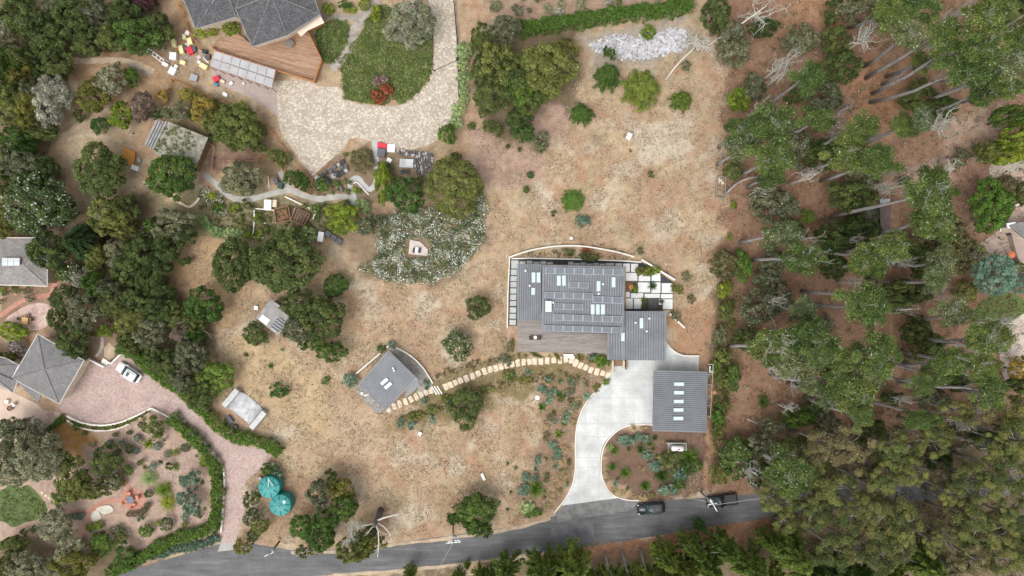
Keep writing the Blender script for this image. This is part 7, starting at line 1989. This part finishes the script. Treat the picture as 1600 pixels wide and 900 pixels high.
# ---- hedges
hedge('clipped_hedge', 'long bright green clipped hedge running across the top above white rubble', [(812,42),(860,35),(920,26),(980,17),(1040,12),(1084,2)], 25, 2.2, PAL['bright'])
hedge('driveway_hedge', 'shaggy dark green hedge along the upper side of the brick driveway', [(182,540),(212,558),(242,586),(275,606),(305,634),(330,658),(360,682),(395,690),(420,698),(436,710)], 20, 1.8, PAL['bright'], 5)
hedge('garden_hedge', 'tall green hedge curving inside the white wall of the lower left garden', [(262,652),(284,672),(308,694),(328,722),(336,752),(336,790),(330,822),(310,834),(275,842),(240,860),(205,880),(165,900)], 19, 1.6, PAL['bright'], 7)
hedge('terrace_hedge', 'narrow clipped green hedge on the slope below the terrace', [(60,686),(75,672),(88,660),(97,651)], 9, 1.1, PAL['bright'], 9)
hedge('roadside_groundcover', 'blue-green groundcover strip along the road below the garden hedge', [(200,882),(240,868),(280,858),(320,850),(340,838)], 13, .5, PAL['teal'], 11, cat='groundcover')
hedge('planter_plants', 'thin strip of low plants between the two curved white walls', [(112,660),(150,669),(185,665),(215,653),(230,644)], 5, .5, PAL['olive'], 13, cat='planting')

# ---- masses nobody could count
leaf_stuff('flowering_carpet', 'sprawling white-flowering shrub carpet around the small stone seat', 'groundcover', [[(560,420),(590,400),(590,340),(640,330),(680,325),(730,345),(752,300),(762,320),(758,370),(740,400),(715,425),(680,440),(640,442),(600,440)]], 16, .12, PAL['flower'], .7, .42, 21, hole=[(632,372),(672,372),(672,404),(632,404)])
leaf_stuff('lawn_groundcover', 'thick green groundcover lawn inside the bend of the tan driveway', 'lawn', [LAWN1], 14, .13, PAL['lawn'], .12, .35, 23)
leaf_stuff('lawn_groundcover', 'small oval green groundcover lawn beside the wooden deck', 'lawn', [LAWN2], 14, .13, PAL['lawn'], .12, .35, 25)
leaf_stuff('lawn_grass', 'green grass of the lawn at the right edge', 'lawn', [[(1537,470),(1560,460),(1585,462),(1600,474),(1596,490),(1580,505),(1562,525),(1545,535),(1522,520),(1520,490)]], 8, .1, PAL['lawn'], .06, .3, 27)
leaf_stuff('lawn_grass', 'thin green grass patch at the left edge of the lower garden', 'lawn', [[(0,768),(20,758),(44,762),(68,786),(72,800),(50,812),(20,820),(0,814)]], 5, .1, PAL['lawn'], .05, .3, 28)
leaf_stuff('garden_undergrowth', 'tangled low green undergrowth around the timber cold frames', 'undergrowth', [[(330,320),(400,318),(480,320),(560,330),(520,372),(420,380),(330,350)],[(480,285),(545,278),(545,300),(500,306)],[(310,300),(350,310),(365,330),(340,345),(310,330)]], 3.2, .12, PAL['olive'], .25, .35, 29)
leaf_stuff('cream_flower_bed', 'cream-flowered shrub bed beside the curving wall under the mossy shed', 'flower bed', [[(318,290),(345,305),(358,330),(345,342),(325,318),(310,302)]], 14, .11, PAL['flower'], .5, .35, 31)
leaf_stuff('path_border_plants', 'low green-brown border plants along both sides of the stepping-stone path', 'planting', [[(690,590),(690,580),(760,560),(810,553),(945,558),(942,570),(915,565),(885,553),(820,556),(760,568),(705,590)],[(625,655),(700,618),(760,600),(820,584),(880,578),(890,585),(820,604),(760,606),(700,640),(640,668)]], 5, .1, PAL['brownol'], .2, .3, 33)
leaf_stuff('bank_plants', 'low plants behind the curved white wall of the house', 'planting', [[(818,396),(870,388),(930,390),(985,402),(978,405),(820,402)],[(1000,402),(1040,425),(1056,440),(1060,455),(1052,445),(1020,420)],[(850,382),(950,382),(1000,398),(960,391),(880,381)]], 5, .08, PAL['brownol'], .15, .25, 35)
leaf_stuff('woodland_undergrowth', 'tangled undergrowth on the floor of the bottom right grove', 'undergrowth', [[(1200,690),(1600,640),(1600,900),(1200,860)]], 1.1, .2, PAL['brownol'], .9, .7, 37)
leaf_stuff('woodland_undergrowth', 'dark undergrowth under the woodland along the left edge', 'undergrowth', [[(0,0),(255,0),(250,80),(110,90),(100,180),(60,230),(120,340),(0,370)],[(160,340),(300,352),(260,440),(320,500),(340,600),(190,545),(150,440)]], 1.3, .2, PAL['dark'], .7, .6, 39)
leaf_stuff('boundary_undergrowth', 'scrubby undergrowth along the boundary strip right of the field', 'undergrowth', [[(1122,430),(1150,430),(1145,560),(1140,660),(1118,740),(1110,690),(1116,560)]], 3, .14, PAL['olive'], .5, .45, 41)
leaf_stuff('pine_wood_scrub', 'scattered low scrub on the needle-covered floor of the pine wood', 'undergrowth', [[(1140,0),(1600,0),(1600,640),(1150,680)]], .22, .16, PAL['grey'], .25, .6, 43)

# ---- dry grass: tufts of straw blades over the field
def grass_field(name, label, poly, n, mat, L=.2, seed=51, holes=(), bare=-.08):
    r = np.random.default_rng(seed); P = np.array(poly); q = r.uniform(P.min(0), P.max(0), (n, 2)); q = q[poly_sd(q[:, 0], q[:, 1], poly) < 0]
    for h in holes: q = q[poly_sd(q[:, 0], q[:, 1], h) > 0]
    dn = fbm(q[:, 0], q[:, 1], seed, 60, 5); q = q[dn*1.3+r.normal(0, .2, len(q)) > bare]
    m = len(q); C = np.stack([(q[:, 0]-800)*S, (450-q[:, 1])*S, r.uniform(.02, .14, m)], 1); a = r.uniform(0, 6.28, m)
    U = np.stack([np.cos(a), np.sin(a), r.uniform(-.4, .4, m)], 1); Nn = unit(np.stack([r.normal(0, .5, m), r.normal(0, .5, m), np.ones(m)], 1)); A = L*r.uniform(.5, 1.6, m)
    mx = np.clip(fbm(q[:, 0], q[:, 1], seed+3, 45, 4)*.8+.5+r.normal(0, .2, m), 0, 1)
    me = leaf_mesh(name, C, Nn, U, A, A*.22, np.stack([mx, .5*r.uniform(.7, 1.35, m), r.random(m)], 1)); me.materials[0] = mat
    o = bpy.data.objects.new(name, me); col.objects.link(o); return tag(o, label, 'grass', kind='stuff')
HOUSEHOLE = [(790,380),(900,378),(1000,398),(1062,445),(1052,490),(1098,556),(1112,680),(1000,785),(860,805),(900,690),(948,590),(800,560),(788,515)]
FIELD = [(255,380),(330,365),(385,380),(500,375),(560,440),(690,445),(760,400),(770,300),(725,190),(840,240),(910,110),(1090,45),(1132,60),(1132,300),(1122,430),(1112,560),(1100,770),(880,790),(800,818),(700,832),(560,850),(440,850),(380,760),(440,690),(340,620),(345,520),(260,450)]
M_STRAW = foliage('dry_grass_blades', (.36,.275,.175), (.48,.395,.28), (.22,.16,.105), .2, .1, .9, 0)
grass_field('dry_grass', 'short dry straw-coloured grass covering the open field', FIELD, 190000, M_STRAW, .17, 51, [HOUSEHOLE, DRIVE, BRK])
grass_field('field_weeds', 'sparse grey-green weeds dotted through the dry field', FIELD, 16000, foliage('weed_leaves', (.13,.135,.07), (.22,.21,.12), (.12,.08,.05), .35, .1, .9, 0), .19, 57, [HOUSEHOLE, DRIVE, BRK], .12)
M_NEEDLE = foliage('fallen_needles', (.20,.10,.055), (.33,.19,.11), (.42,.35,.27), .06, .05, .9, 0)
grass_field('needle_litter', 'fallen pine needles and twigs littering the right-hand wood', [(1118,0),(1600,0),(1600,700),(1200,690),(1150,780),(1105,770),(1120,450)], 90000, M_NEEDLE, .17, 53)
finish_labels()
